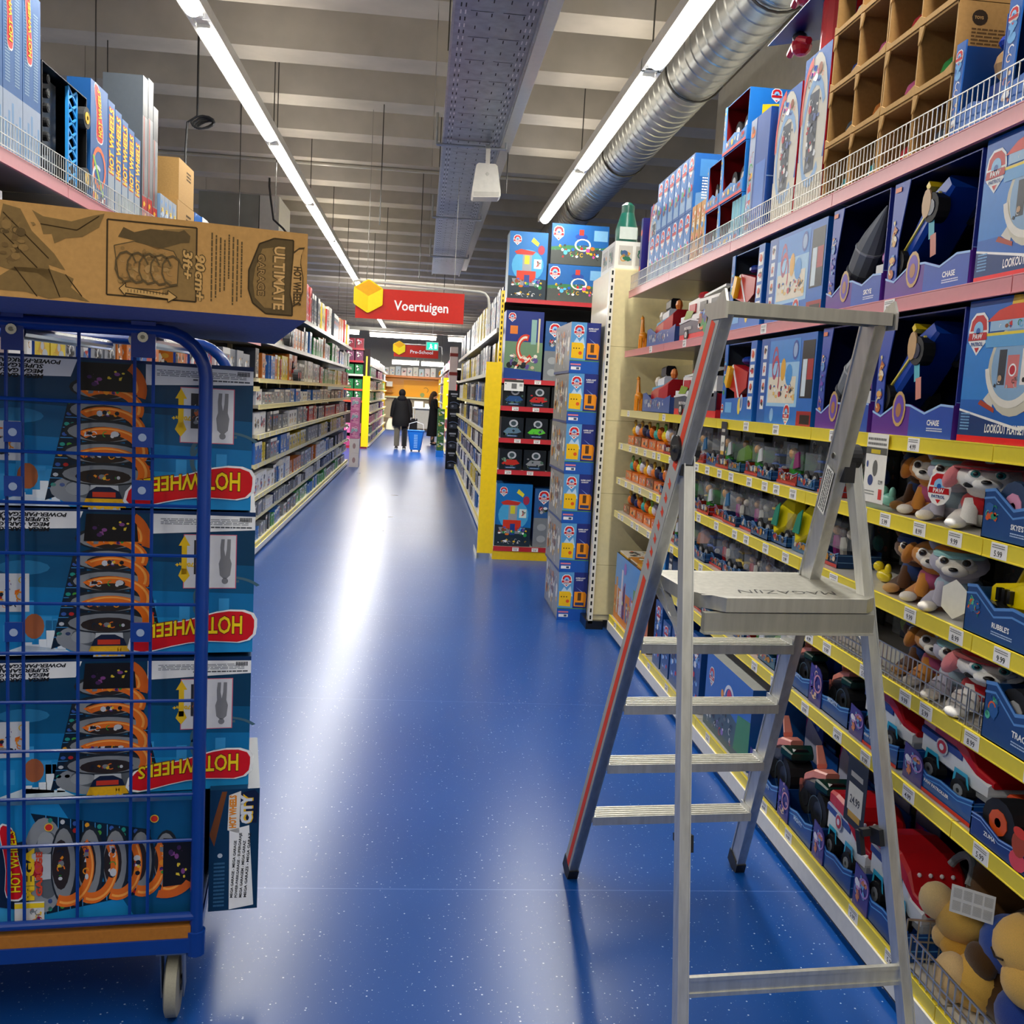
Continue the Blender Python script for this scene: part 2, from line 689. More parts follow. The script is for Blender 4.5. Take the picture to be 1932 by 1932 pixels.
# thin rods that carry the lamp rows and the tray
rn = random.Random(8)
k = 0
for x, y, z0 in [(LXL, 5.7, LZ), (LXL, 8.3, LZ), (LXL, 10.9, LZ), (LXL, 13.5, LZ), (LXL, 16.1, LZ), (LXL, 18.7, LZ), (LXL, 21.3, LZ), (LXR, 5.86, LZ), (LXR, 8.43, LZ),
                 (-2.5, 8.1, 2.9), (-2.3, 7.2, 2.75), (-1.35, 9.0, 3.0), (-.45, 9.2, 3.0), (-1.9, 10.3, 2.9), (-0.1, 12.4, 2.9), (.62, 8.4, 3.2), (.5, 5.9, 3.6), (-2.2, 16, 3), (-.6, 14.5, 3.0),
                 (.07, 6.6, 3.7), (.53, 6.6, 3.7), (.07, 9.9, 3.7), (.53, 9.9, 3.7), (1.64, 6.4, 3.85), (1.64, 8.6, 3.85), (1.64, 10.8, 3.85), (-1.6, 18.5, 2.9), (-.9, 17.0, 2.9), (.3, 17.5, 2.9)]:
    o = MB().cyl((x, y, z0 + .05), (x, y, CD), .005, 0x3a3834, 'paint', 6).build('suspension_rod')
    tag(o, f'thin dark rod hanging from the ceiling, {ORD[k]} of its kind counted by rows', 'rod', 'thin ceiling rods')
    k += 1

# far lamps running across the aisle, on a grey beam
for k, (x0, x1, y, z) in enumerate([(-1.98, -1.55, 24, 2.9), (-1.32, .29, 24, 2.87), (.55, .98, 24, 2.87), (-1.15, -.15, 36.2, 2.62), (-.1, .74, 36.2, 2.62)]):
    t = empty('strip_light', (x0, y, z))
    w = ['short one by the second aisle corner', 'long one above the second hanging sign', 'short one at the inner end', 'half of the farthest pair, at its shelf side', 'half of the farthest pair, over the counter'][k]
    tag(t, f'far strip light running across the aisle, {w}', 'light', 'far strip lights across the aisle')
    MB().box(0, x1 - x0, -.03, .03, 0, .05, 0xd8d4c8, 'paint').build('housing', t)
    MB().box(.02, x1 - x0 - .02, -.05, .05, -.06 if k < 3 else -.12, 0, (1, .99, .95), 'tube').build('lamp_tube', t)
    area('tube_lamp', (x0 + x1) / 2, y, z - .14, x1 - x0, .1, LIGHT_W * (x1 - x0) * 2.2)
    area('tube_uplight', (x0 + x1) / 2, y, z + .06, x1 - x0, .1, UP_W * (x1 - x0) * 2, (math.pi, 0, 0), (1, .9, .76))
    for x in (.1, x1 - x0 - .1):
        MB().cyl((x, 0, .05), (x, 0, CD - z), .003, 0x55524c, 'paint', 6).build('suspension_wire', t)
o = MB().box(-1.9, .98, 23.8, 23.88, 2.94, 3.02, 0x77746c, 'paint').build('support_beam')
tag(o, 'grey steel beam across the aisle above the far strip lights', 'beam')

# ------------------------------------------------------------------ cable tray, duct, loudspeaker, pipes
t = empty('cable_tray', (0, 0, 0))
tag(t, 'long perforated metal cable tray hanging under the ceiling', 'cable tray')
TX0, TX1, TZ = .075, .53, 3.56
b = MB()
b.dm = 'galv'
b.box(TX0, TX1, -1, 17, TZ, TZ + .004, 0x8f98a8)
b.build('tray_floor', t)
for sx, nm in ((TX0, 'side_rail'), (TX1, 'side_rail')):
    b = MB()
    b.dm = 'galv'
    b.box(sx - .006, sx + .006, -1, 17, TZ - .02, TZ + .09, 0xa3a7ac)
    b.build(nm, t)
b = MB()
Ff = Fr((TX0, -1, TZ), (0, 1, 0), (1, 0, 0))   # normal points down
wT = TX1 - TX0
for i in range(0, 150):
    y = i * .095 + 2.2
    for q in (.035, .06, wT - .06, wT - .035):
        b.rect(Ff, y, q, .055, .007, 0x1c1e22 if i % 2 else 0xcfd3d8, 2, 'matte')
    if i % 2 == 0:
        for q in (.12, .2, .29, .37):
            b.rect(Ff, y + .02, q, .05, .006, 0x1c1e22, 2, 'matte')
    if i % 4 == 0:
        b.rect(Ff, y, .09, .006, .12, 0x24272c, 2, 'matte')
        b.rect(Ff, y, .26, .006, .12, 0x24272c, 2, 'matte')
b.build('perforation', t)
b = MB()
b.rect(Fr((TX1 + .008, -1, TZ + .02), (0, 1, 0), (1, 0, 0)), 0, .012, 17.5, .075, 0xbcb8ae, 0, 'paint')
b.box(TX1 + .02, TX1 + .1, -1, 16.5, TZ + .021, TZ + .05, 0xc2beb2, 'paint')
b.build('cable_duct', t)
for i, (y, zz) in enumerate(((8.1, TZ - .03), (11.4, TZ - .03), (14.6, TZ - .03))):
    b = MB()
    b.dm = 'galv'
    b.cyl((TX0 - .05, y, zz), (TX1 + .05, y, zz), .013, 0xb5b8ba)
    b.cyl((TX0 - .05, y, zz), (TX0 - .05, y, zz + .24), .01, 0xb5b8ba)
    b.cyl((TX1 + .05, y, zz), (TX1 + .05, y, zz + .24), .01, 0xb5b8ba)
    b.build('bracket', t)

# spiral duct
b = MB()
b.dm = 'galv'
DX, DZ, DR = 1.64, 3.7, .185
ys = []
y = 1.0
while y < 16:
    ys += [(y, DR), (y + .105, DR), (y + .112, DR + .006), (y + .122, DR + .006), (y + .129, DR)]
    y += .13
vs, fs = [], []
n = 28
for (y, r) in ys:
    for j in range(n):
        a = 2 * math.pi * j / n
        vs.append((DX + r * math.cos(a), y + .13 * j / n, DZ + r * math.sin(a)))
for i in range(len(ys) - 1):
    for j in range(n):
        l = (j + 1) % n
        if l:
            fs.append((i * n + j, i * n + l, (i + 1) * n + l, (i + 1) * n + j))
        elif i + 5 < len(ys):
            fs.append((i * n + j, (i + 5) * n, (i + 6) * n if i + 6 < len(ys) else (i + 5) * n, (i + 1) * n + j))
b.add(vs, [f for f in fs if len(set(f)) > 2], 0xa2a39f)
d = empty('ventilation_duct')
tag(d, 'round spiral-seamed galvanised ventilation duct under the ceiling', 'duct')
o = b.build('spiral_pipe', d, smooth=True)
for i, y in enumerate((4.9, 6.4, 8.6, 10.8)):
    b = MB()
    b.tube([(DX + (DR + .012) * math.cos(6.2832 * j / 24), y, DZ + (DR + .012) * math.sin(6.2832 * j / 24)) for j in range(24)], .007, 0x55524c, 'galv', 6, closed=True)
    b.build('clamp_ring', d)

# white loudspeaker under the tray
s = empty('loudspeaker', (.43, 8.0, 3.12))
tag(s, 'white wedge-shaped loudspeaker hanging below the cable tray', 'speaker')
b = MB()
b.dm = 'paint'
sec = [(-.112, .0), (-.1, -.012), (.1, .0), (.114, .014), (.112, .05), (.078, .235), (.06, .25), (-.07, .25), (-.088, .235), (-.11, .05)]
b.prism(Fr((0, .09, 0), (1, 0, 0), (0, 0, 1)), sec, .18, 0xe6e3d9)
b.build('cabinet', s)
MB().prism(Fr((0, -.0905, 0), (1, 0, 0), (0, 0, 1)), [(-.1, -.004), (.1, .006), (.1, .04), (-.1, .03)], .002, 0xc9c6bc, 'paint').build('grille', s)
b = MB()
b.bar((0, -.075, .16), (0, -.07, .36), .035, .012, 0xe2dfd4, 'paint', up=(0, 1, 0))
b.bar((0, -.07, .36), (0, .06, .425), .035, .012, 0xe2dfd4, 'paint', up=(0, 1, 0))
b.ell((0, -.08, .17), (.03, .012, .03), 0xcfccc0, 'paint')
b.build('mounting_arm', s)

# conduit with a coiled cable on the ceiling at the left
o = MB().cyl((-4.5, 11.7, 4.08), (1.6, 11.7, 4.08), .02, 0xa8a498, 'paint', 8).build('conduit')
tag(o, 'thin grey conduit running across under the ceiling ribs', 'pipe')
pts = []
for j in range(48):
    a = j / 12 * 2 * math.pi
    pts.append((-1.654 + (.085 - j * .0007) * math.cos(a), 7.5 + .02 * j / 10, 3.41 + (.045 - j * .0004) * math.sin(a * 1.04)))
o = MB().tube(pts, .008, 0x1f1f20, 'rubber', 6).build('cable_coil')
tag(o, 'black cable coiled and tied below the ceiling conduit', 'cable')
o = MB().tube([(-1.69, 7.5, CR), (-1.69, 7.5, 3.45), (-1.76, 7.5, 3.4), (-1.77, 7.5, 3.2), (-1.77, 7.5, 2.62)], .008, 0x1f1f20, 'rubber', 6).build('hanging_cable')
tag(o, 'black cable dropping straight from the coil behind the top boxes', 'cable')
o = MB().tube([(-2.0, 12.8, CD), (-2.0, 12.8, 4.0), (-1.98, 12.8, 3.85), (-1.94, 12.8, 3.6), (-1.82, 12.8, 3.5), (-1.66, 12.8, 3.32)], .014, 0x222224, 'rubber', 6).build('hanging_cable')
tag(o, 'black cable hanging in a bend in front of the concrete pillar', 'cable')


# ------------------------------------------------------------------ hanging signs
def cube_logo(b, F, r):
    """yellow hexagon drawn as a cube"""
    hexp = [(r * math.cos(R(90 + 60 * i)), r * math.sin(R(90 + 60 * i))) for i in range(6)]
    rounded = []
    for i, (x, y) in enumerate(hexp):
        px, py = hexp[i - 1]
        qx, qy = hexp[(i + 1) % 6]
        for t in (.14, .06):
            rounded.append((x + (px - x) * t, y + (py - y) * t * .9))
        for t in (.06, .14):
            rounded.append((x + (qx - x) * t, y + (qy - y) * t * .9))
    b.prism(F, rounded, .02, 0xffe000, 'gloss')
    G = Fr(F.p(0, 0, .02), F.u, F.v)
    c = (0, 0)
    k = .93
    hx = [(x * k, y * k) for x, y in hexp]
    b.poly(G, [c, hx[1], hx[0], hx[5]], 0xf2ae00, 2, 'gloss')
    b.poly(G, [c, hx[5], hx[4], hx[3]], 0xffe61a, 2, 'gloss')
    b.poly(G, [c, hx[3], hx[2], hx[1]], 0xffd800, 2, 'gloss')


def hanging_sign(x0, x1, y, z0, z1, txt, label, fr, hexr, tb):
    s = empty('hanging_sign', (x0, y, z0))
    tag(s, label, 'sign')
    w, h = x1 - x0, z1 - z0
    b = MB()
    b.box(0, w, -.006, .006, 0, h, 0xd0291c, 'gloss')
    b.build('sign_panel', s)
    F = Fr((0, -.0065, 0), (1, 0, 0), (0, 0, 1))
    b = MB()
    b.text(F, txt, w * tb[0], h * .34, tb[1], 0xffffff, 1, bold=.018, width=w * tb[2])
    b.build('lettering', s)
    b = MB()
    cube_logo(b, Fr((w * .115, -.008, h * .73), (1, 0, 0), (0, 0, 1)), hexr)
    b.build('cube_emblem', s)
    b = MB()
    b.tube(fr, .012, 0xc9c6bc, 'paint', 8)
    b.build('frame_tube', s)
    for x in (.1, w - .1):
        MB().cyl((x, 0, h), (x, 0, CD - z0), .0025, 0x8a877e, 'paint', 6).build('suspension_wire', s)


fr = [(-.03, 0, .3), (-.02, 0, .335), (.02, 0, .345)] + [(1.15, 0, .31), (1.2, 0, .3), (1.235, 0, .26), (1.245, 0, .2), (1.245, 0, .02)]
hanging_sign(-.655, .355, 9.4, 2.225, 2.505, 'Voertuigen', 'red hanging sign reading Voertuigen with yellow cube emblem, nearer of two', fr, .155, (.355, .125, .5))
fr = [(.0, 0, .3), (1.0, 0, .3), (1.12, 0, .28), (1.14, 0, .1)]
hanging_sign(-.71, .335, 23.6, 2.36, 2.64, 'Pre-School', 'red hanging sign reading Pre-School with yellow cube emblem, the farther', fr, .165, (.36, .11, .52))
s = empty('exit_sign', (.035, 21, 2.44))
tag(s, 'small green and white emergency exit sign hanging in the far aisle', 'sign')
b = MB()
b.box(0, .26, -.01, .01, 0, .18, 0xd8f4ec, 'gloss')
F = Fr((0, -.011, 0), (1, 0, 0), (0, 0, 1))
b.rect(F, .015, .015, .23, .15, 0x17a98c, 1, 'lit')
b.disc(F, .1, .12, .016, 0xffffff, 2, 'lit')
b.poly(F, [(.06, .04), (.09, .07), (.085, .1), (.115, .1), (.135, .085), (.12, .07), (.14, .035), (.115, .035), (.1, .06), (.075, .03)], 0xffffff, 2, 'lit')
b.rect(F, .18, .04, .045, .09, 0xffffff, 2, 'lit')
b.build('sign_panel', s)
MB().cyl((.13, 0, .18), (.13, 0, 2.02), .004, 0xdddddd, 'paint', 6).build('hanger', s)
# ------------------------------------------------------------------ shelving
PINK, YEL, CREAM, DARKC = 0xd9848a, 0xf2dc3c, 0xe9e0bb, 0x26262b
XF = 1.33
LEVELS_R = [(2.262, PINK), (1.875, PINK), (1.488, YEL), (1.268, YEL), (1.036, YEL), (.812, YEL), (.572, YEL)]
_tagm = {}


def price_tag_mesh(v, w=.062):
    key = (v, w)
    if key not in _tagm:
        b = MB()
        b.box(0, w, -.0015, 0, 0, .036, 0xf6f3ee, 'card')
        F = Fr((0, -.0016, 0), (1, 0, 0), (0, 0, 1))
        b.text(F, v, w * .22, .005, .019, 0x1c1c1c, 1, bold=.01)
        b.scribble(F, w * .08, .023, w * .8, .01, 2, 0x8a8a86, 1, 3)
        _tagm[key] = b.mesh('price_tag')
    return _tagm[key]


def fence_mesh(L, h=.1, pitch=.024, r=.0016):
    b = MB()
    b.dm = 'galv'
    for z in (.012, h * .5, h):
        b.bar((0, 0, z), (L, 0, z), r * 2, r * 2, 0xc8c8c4)
    n = int(L / pitch)
    for i in range(n + 1):
        b.bar((i * L / n, 0, 0), (i * L / n, 0, h), r * 1.6, r * 1.6, 0xd2d2ce)
    return b


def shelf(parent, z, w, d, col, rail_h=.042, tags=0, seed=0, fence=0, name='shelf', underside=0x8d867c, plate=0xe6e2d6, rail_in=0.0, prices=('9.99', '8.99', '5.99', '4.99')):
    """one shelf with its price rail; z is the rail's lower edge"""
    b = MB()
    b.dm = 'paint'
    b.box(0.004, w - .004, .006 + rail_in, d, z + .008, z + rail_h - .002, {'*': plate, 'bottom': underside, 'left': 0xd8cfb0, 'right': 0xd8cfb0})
    o = b.build(name, parent)
    b = MB()
    b.dm = 'plastic'
    b.box(0.002, w - .002, rail_in - .004, rail_in + .006, z, z + rail_h, col)
    b.box(0.002, w - .002, rail_in - .0055, rail_in - .004, z, z + .003, col)
    b.box(0.002, w - .002, rail_in - .0055, rail_in - .004, z + rail_h - .003, z + rail_h, col)
    b.build('price_rail', o)
    rn = random.Random(seed)
    for k in range(tags):
        t = bpy.data.objects.new('price_tag', price_tag_mesh(prices[rn.randrange(len(prices))]))
        t.parent = o
        t.location = ((k + .5 + rn.uniform(-.3, .3)) * w / tags - .03, rail_in - .0045, z + .003)
        COL.objects.link(t)
    if fence:
        b = fence_mesh(w - .01, fence)
        q = b.build('wire_fence', o)
        q.location = (.005, .004, z + rail_h)
    return o


def bay(loc, rot, w, d, top, label, group, levels, base=.09, back=0x2b2a2c, name='shelving_bay', side=CREAM, base_tags=3, seed=0, basecol=YEL):
    t = empty(name, loc, rot)
    tag(t, label, 'shelving', group)
    MB().box(0, w, d, d + .02, 0.0, top, back, 'matte').build('back_panel', t)
    for x in (0, w - .03):
        b = MB()
        b.box(x, x + .03, d - .04, d, 0, top, side, 'paint')
        b.build('upright', t)
    b = MB()
    b.dm = 'paint'
    b.box(0, w, .02, d, .0, .028, 0x111214)
    b.box(0, w, 0, d, .028, base, 0xe9e6da)
    b.build('plinth', t)
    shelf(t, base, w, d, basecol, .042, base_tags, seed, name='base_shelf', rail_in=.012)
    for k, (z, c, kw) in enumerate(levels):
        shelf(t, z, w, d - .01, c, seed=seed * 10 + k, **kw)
    return t


# right-hand run: five bays, near to far
ynames = ['nearest of five', 'second nearest of five', 'middle one of five', 'second farthest of five', 'farthest of five']
edges = [1.09, 2.17, 3.25, 4.34, 5.43, 6.5]
for i in range(5):
    w = edges[i + 1] - edges[i]
    lv = []
    for k, (z, c) in enumerate(LEVELS_R):
        if i == 4 and k == 6:
            continue
        kw = dict(tags=[1, 1, 2, 6, 5, 5, 4][k] if i != 4 else [0, 1, 1, 5, 5, 5, 0][k])
        if k == 0:
            kw['fence'] = .1
            kw['rail_h'] = .045
            kw['tags'] = 0
        if c == YEL and i >= 4:
            c = 0xeadb8e
        if k == 5 and i in (1, 0):
            kw['fence'] = .09
        lv.append((z, c, kw))
    bay((XF, edges[i + 1], 0), RR, w, .5, 2.3, f'cream shelving bay with pink and yellow rails, {ynames[i]}', 'shelving bays of the right-hand run', lv, seed=i + 1)

# slotted white end panel of the right-hand run
t = empty('gondola_end_panel', (0, 0, 0))
tag(t, 'tall cream end panel with a slotted strip beside the stacked yellow-blue boxes', 'shelving')
b = MB()
b.box(1.245, 1.9, 6.64, 7.46, .06, 2.47, 0xe8ddb4, 'paint')
b.build('cladding', t)
b = MB()
b.box(1.215, 1.245, 6.6, 6.66, 0.04, 2.46, 0xece8d8, 'paint')
b.box(1.245, 1.9, 6.625, 6.64, .1, 2.46, 0xe4d6a2, 'paint')
Fs = Fr((1.215, 6.6, 0), (1, 0, 0), (0, 0, 1))
for k in range(48):
    b.rect(Fs, .008, .07 + k * .05, .012, .028, 0x0c0c0c, 1, 'matte')
for z in (.45, .95, 1.45, 1.95):
    b.rect(Fr((1.245, 6.625, 0), (1, 0, 0), (0, 0, 1)), 0, z, .65, .003, 0xa89a6a, 1, 'matte')
b.build('slotted_strip', t)
MB().box(1.2, 1.32, 6.6, 6.9, 0, .06, 0x101010, 'paint').build('foot', t)

# end display of the middle run (yellow, red rails), faces us
EY = 9.37
t = empty('end_display', (.745, EY, 0))
tag(t, 'yellow end display with red shelf rails and boxed tower playsets', 'shelving')
MB().box(0, 1.0, .48, .5, 0, 2.5, 0x1b1a1c, 'matte').build('back_panel', t)
MB().box(-.005, 1.0, 0, .5, 0, .085, 0xf0c800, 'paint').build('plinth', t)
for z, n, c in ((2.455, 0, 0xc62f38), (1.70, 4, 0xc62f38), (1.44, 4, 0xc62f38), (1.135, 4, 0xc62f38), (.83, 4, 0xc62f38), (.085, 3, 0xc22b30)):
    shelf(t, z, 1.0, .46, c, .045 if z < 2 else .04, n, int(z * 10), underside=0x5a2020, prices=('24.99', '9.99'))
b = MB()
b.dm = 'paint'
b.box(-.155, -.003, -.02, 0.0, .06, 1.89, 0xf5cf00)
b.build('side_panel', t)
b = MB()
b.box(-.045, -.012, .0, .05, 1.85, 2.56, 0xf0c800, 'paint')
Fs = Fr((-.045, 0, 0), (1, 0, 0), (0, 0, 1))
for k in range(13):
    b.rect(Fs, .011, 1.9 + k * .05, .011, .028, 0x151515, 1, 'matte')
b.build('upright', t)
b = MB()
b.box(-.16, -.155, 0, .5, .0, .06, 0xe9e6da, 'paint')
b.build('foot', t)


def run(side, x, y0, y1, depth, top, levels, label, group, n, name='shelving_run', back=0x3a3836, railc=None, gen=None):
    L = (y1 - y0) / n
    for i in range(n):
        loc, rot = ((x, y0 + (i + 1) * L, 0), RR) if side > 0 else ((x, y0 + i * L, 0), LL)
        lv = []
        for z, c, kw in levels:
            if gen and not gen(i, z):
                continue
            lv.append((z, c, dict(kw)))
        bay(loc, rot, L, depth, top, label.format(ORD[i]), group, lv, back=back, seed=40 + i + int(x * 7), base=.075, base_tags=2)


WH, PALE = 0xe8e4d8, 0xeadf9c
levL = [(2.32, WH, dict(rail_h=.05)), (1.935, WH, {}), (1.575, PALE, {}), (1.335, PALE, {}), (1.065, PALE, dict(tags=4)), (.795, PALE, dict(tags=3, rail_in=.03)), (.5, PALE, dict(tags=3, rail_in=.03)), (.3, PALE, dict(rail_in=.05))]
# near end of the left run carries the pink top shelf
lv_near = [(2.27, PINK, dict(rail_h=.05, fence=.1)), (1.9, PINK, {}), (1.5, PALE, {})]
for i in range(5):
    bay((-1.45, 3.0 + i * 1.2, 0), LL, 1.2, .5, 2.3, f'pink-railed left shelving bay behind the roll cage, {ORD[i]} from near', 'pink-railed bays of the left-hand run', lv_near, seed=60 + i)
run(-1, -1.45, 9.0, 20.3, .5, 2.34, levL, 'white-railed left aisle bay, {} after the pink-railed ones', 'white-railed bays of the left-hand run', 10)
levM = [(2.2, WH, dict(rail_h=.05)), (1.78, WH, {}), (1.45, PALE, {}), (1.13, PALE, dict(tags=3)), (.87, PALE, dict(tags=2, rail_in=.03)), (.62, PALE, dict(tags=2, rail_in=.03)), (.35, PALE, dict(rail_in=.03))]
run(1, .715, 9.9, 20.3, .45, 2.25, levM, 'bay of book-like packs, middle run, {} from its near end', 'bays of the middle run', 10)
levF = [(2.15, WH, dict(rail_h=.05)), (1.85, WH, {}), (1.5, PALE, {}), (1.2, PALE, {}), (.9, PALE, {}), (.6, PALE, {}), (.3, PALE, {})]
run(-1, -1.36, 26.6, 38.0, .5, 2.2, levF, 'far left aisle bay, {} beyond the yellow post', 'bays of the far left run', 7)
run(1, .62, 25.0, 38.0, .5, 2.2, levF, 'far right aisle bay, {} beyond the black stack', 'bays of the far right run', 7)
# far left end display beside a yellow post
t = empty('end_display', (-2.05, 26.0, 0))
tag(t, 'far end display with red shelves and green toys beside a yellow post', 'shelving')
MB().box(0, .65, .3, .32, 0, 2.6, 0x2a2022, 'matte').build('back_panel', t)
for z, c in ((2.55, 0xb02030), (2.23, 0xb02030), (1.88, 0xd8d0c0), (1.5, 0xc8503a), (1.2, 0xc8503a)):
    shelf(t, z, .5, .3, c, .05, 0, 3, underside=0x5a2020)
MB().box(.5, .685, -.03, 0, .05, 1.89, 0xf5cf00, 'paint').build('side_panel', t)
MB().box(.56, .6, .0, .05, 1.8, 2.4, 0xe8d030, 'paint').build('upright', t)
MB().box(0, .66, 0, .32, 0, .05, 0xb02838, 'paint').build('plinth', t)
o = MB().box(.53, .76, 25.3, 25.34, .9, 1.95, 0xf5cf00, 'paint').build('yellow_end_board')
tag(o, 'small yellow end board above the black box stack on the inner side', 'board')
o.location.z = 0
# cream strip totem of pink boxes behind
# yellow-orange back counter
t = empty('service_counter', (-1.62, 40.2, 0))
tag(t, 'yellow and orange service counter closing the far end of the aisle', 'counter')
b = MB()
b.dm = 'paint'
b.box(0, .12, -.1, 1.2, 0, 2.12, 0xf2c400)
b.build('side_post', t)
MB().box(2.26, 2.36, -.1, 1.2, 0, 2.12, 0xf2c400, 'paint').build('side_post', t)
MB().box(-.02, 2.4, -.12, .5, 2.08, 2.16, 0xd87a20, 'paint').build('canopy_board', t)
MB().box(.1, 2.3, .3, .35, 1.2, 2.08, 0xf2a400, 'paint').build('back_board', t)
MB().box(.1, 2.3, -.05, .35, 1.26, 1.32, 0xe8e0a8, 'paint').build('counter_top', t)
MB().box(.1, 2.3, .1, .35, .45, 1.26, 0xb9a98c, 'matte').build('front_board', t)
MB().box(.05, 2.3, 0, .4, 0, .45, 0x8d7c66, 'matte').build('plinth', t)
b = MB()
F = Fr((0, .29, 0), (1, 0, 0), (0, 0, 1))
b.rect(F, .85, 1.34, 1.4, .66, 0xffb000, 1)
b.arc(F, 1.75, 1.62, .1, .02, -1, 2.4, 0x6a5a20, 2)
b.disc(F, 1.62, 1.42, .09, 0x9aa860, 2)
b.build('board_print', t)
for k, (x, w, h, c, l) in enumerate(((.16, .24, .2, 0xf0ece0, 'white papers'), (.2, .2, .07, 0xb8702a, 'brown tray'))):
    o = MB().box(x, x + w, .02, .2, 1.7 - k * .22, 1.7 - k * .22 + h, c, 'card')
    o.box(x - .04, x + w + .05, .0, .29, 1.68 - k * .22, 1.7 - k * .22, 0xc8951a, 'paint')
    o.build('wall_shelf', t, None)
# ------------------------------------------------------------------ printed artwork
HWP = [0xe8731a, 0xf0941c, 0x111820, 0x7c8288, 0xc9ccd0, 0xb02020, 0x1d2a38, 0xe8c030, 0x3a9a3a, 0x5a2a80, 0xd8d8d8, 0x20242a]
PAWP = [0xd8252c, 0x1d5fc0, 0xf2c21c, 0xffffff, 0x2a9a4a, 0xe8741c, 0x2a3a8a, 0x8a4a2a, 0x5ab8e8, 0xd84a9a]
GREY = [0x3a3f45, 0x6c7075, 0xb4b8bc, 0xe2e4e6, 0x15181b]
WHITE = 0xf6f6f4


def flame(b, F, x, y, w, h, l=1):
    """red flame-shaped banner with yellow lettering"""
    def sh(k):
        o = []
        top = [(-.03, .38), (-.02, .56), (.03, .7), (.12, .76), (.25, .74), (.4, .72), (.55, .76), (.7, .84), (.85, .94), (.95, .98), (1.02, .94), (1.05, .84)]
        bot = [(1.03, .62), (.98, .46), (.9, .36), (.8, .3), (.7, .27), (.58, .22), (.45, .12), (.32, .02), (.2, -.03), (.08, -.02), (.0, .06), (-.03, .2)]
        return [(x + (.51 + (px - .51) * k) * w, y + (.48 + (py - .48) * (k + (k - 1) * .8)) * h) for px, py in bot[::-1] + top[::-1]]
    b.poly(F, sh(1.05), WHITE, l, 'gloss')
    b.poly(F, sh(1.0), 0xd8141c, l + 1, 'gloss')

    def cv(X, Y):
        t = X / w
        return X, Y * (1.3 - .45 * t) + h * (.1 + .32 * t * t)
    b.text(F, 'HOT WHEELS', x + .07 * w, y, h * .5, 0x7a0a08, l + 2, bold=.055, width=w * .9, m='gloss', curve=cv)
    b.text(F, 'HOT WHEELS', x + .07 * w, y, h * .5, 0xffdd10, l + 3, bold=.02, width=w * .9, m='gloss', curve=cv)


def badge(b, F, x, y, s, l=1, txt=True):
    """shield badge: red cap arch, blue middle, lettered band, point below"""
    b.poly(F, [(x + s * px, y + s * py) for px, py in ((-.5, .1), (-.42, .42), (-.2, .6), (.2, .6), (.42, .42), (.5, .1), (.46, -.2), (.2, -.42), (0, -.6), (-.2, -.42), (-.46, -.2))], WHITE, l, 'gloss')
    b.poly(F, [(x + s * px, y + s * py) for px, py in ((-.42, .1), (-.36, .38), (-.17, .53), (.17, .53), (.36, .38), (.42, .1))], 0xd02028, l + 1, 'gloss')
    b.disc(F, x, y + s * .12, s * .24, 0x8fc8ee, l + 2, 'gloss')
    b.disc(F, x, y + s * .08, s * .1, 0x2a5fae, l + 3, 'gloss')
    b.poly(F, [(x - s * .47, y - s * .17), (x + s * .47, y - s * .17), (x + s * .44, y + s * .04), (x - s * .44, y + s * .04)], 0xc41c24, l + 3, 'gloss')
    if txt and s > .035:
        b.text(F, 'PAW', x - s * .25, y - s * .13, s * .2, WHITE, l + 4, bold=.03, width=s * .5)
        b.text(F, 'PATROL', x - s * .3, y - s * .33, s * .15, 0x28508c, l + 4, bold=.03, width=s * .6)
    b.poly(F, [(x - s * .12, y - s * .38), (x + s * .12, y - s * .38), (x, y - s * .52)], 0xd02028, l + 2, 'gloss')


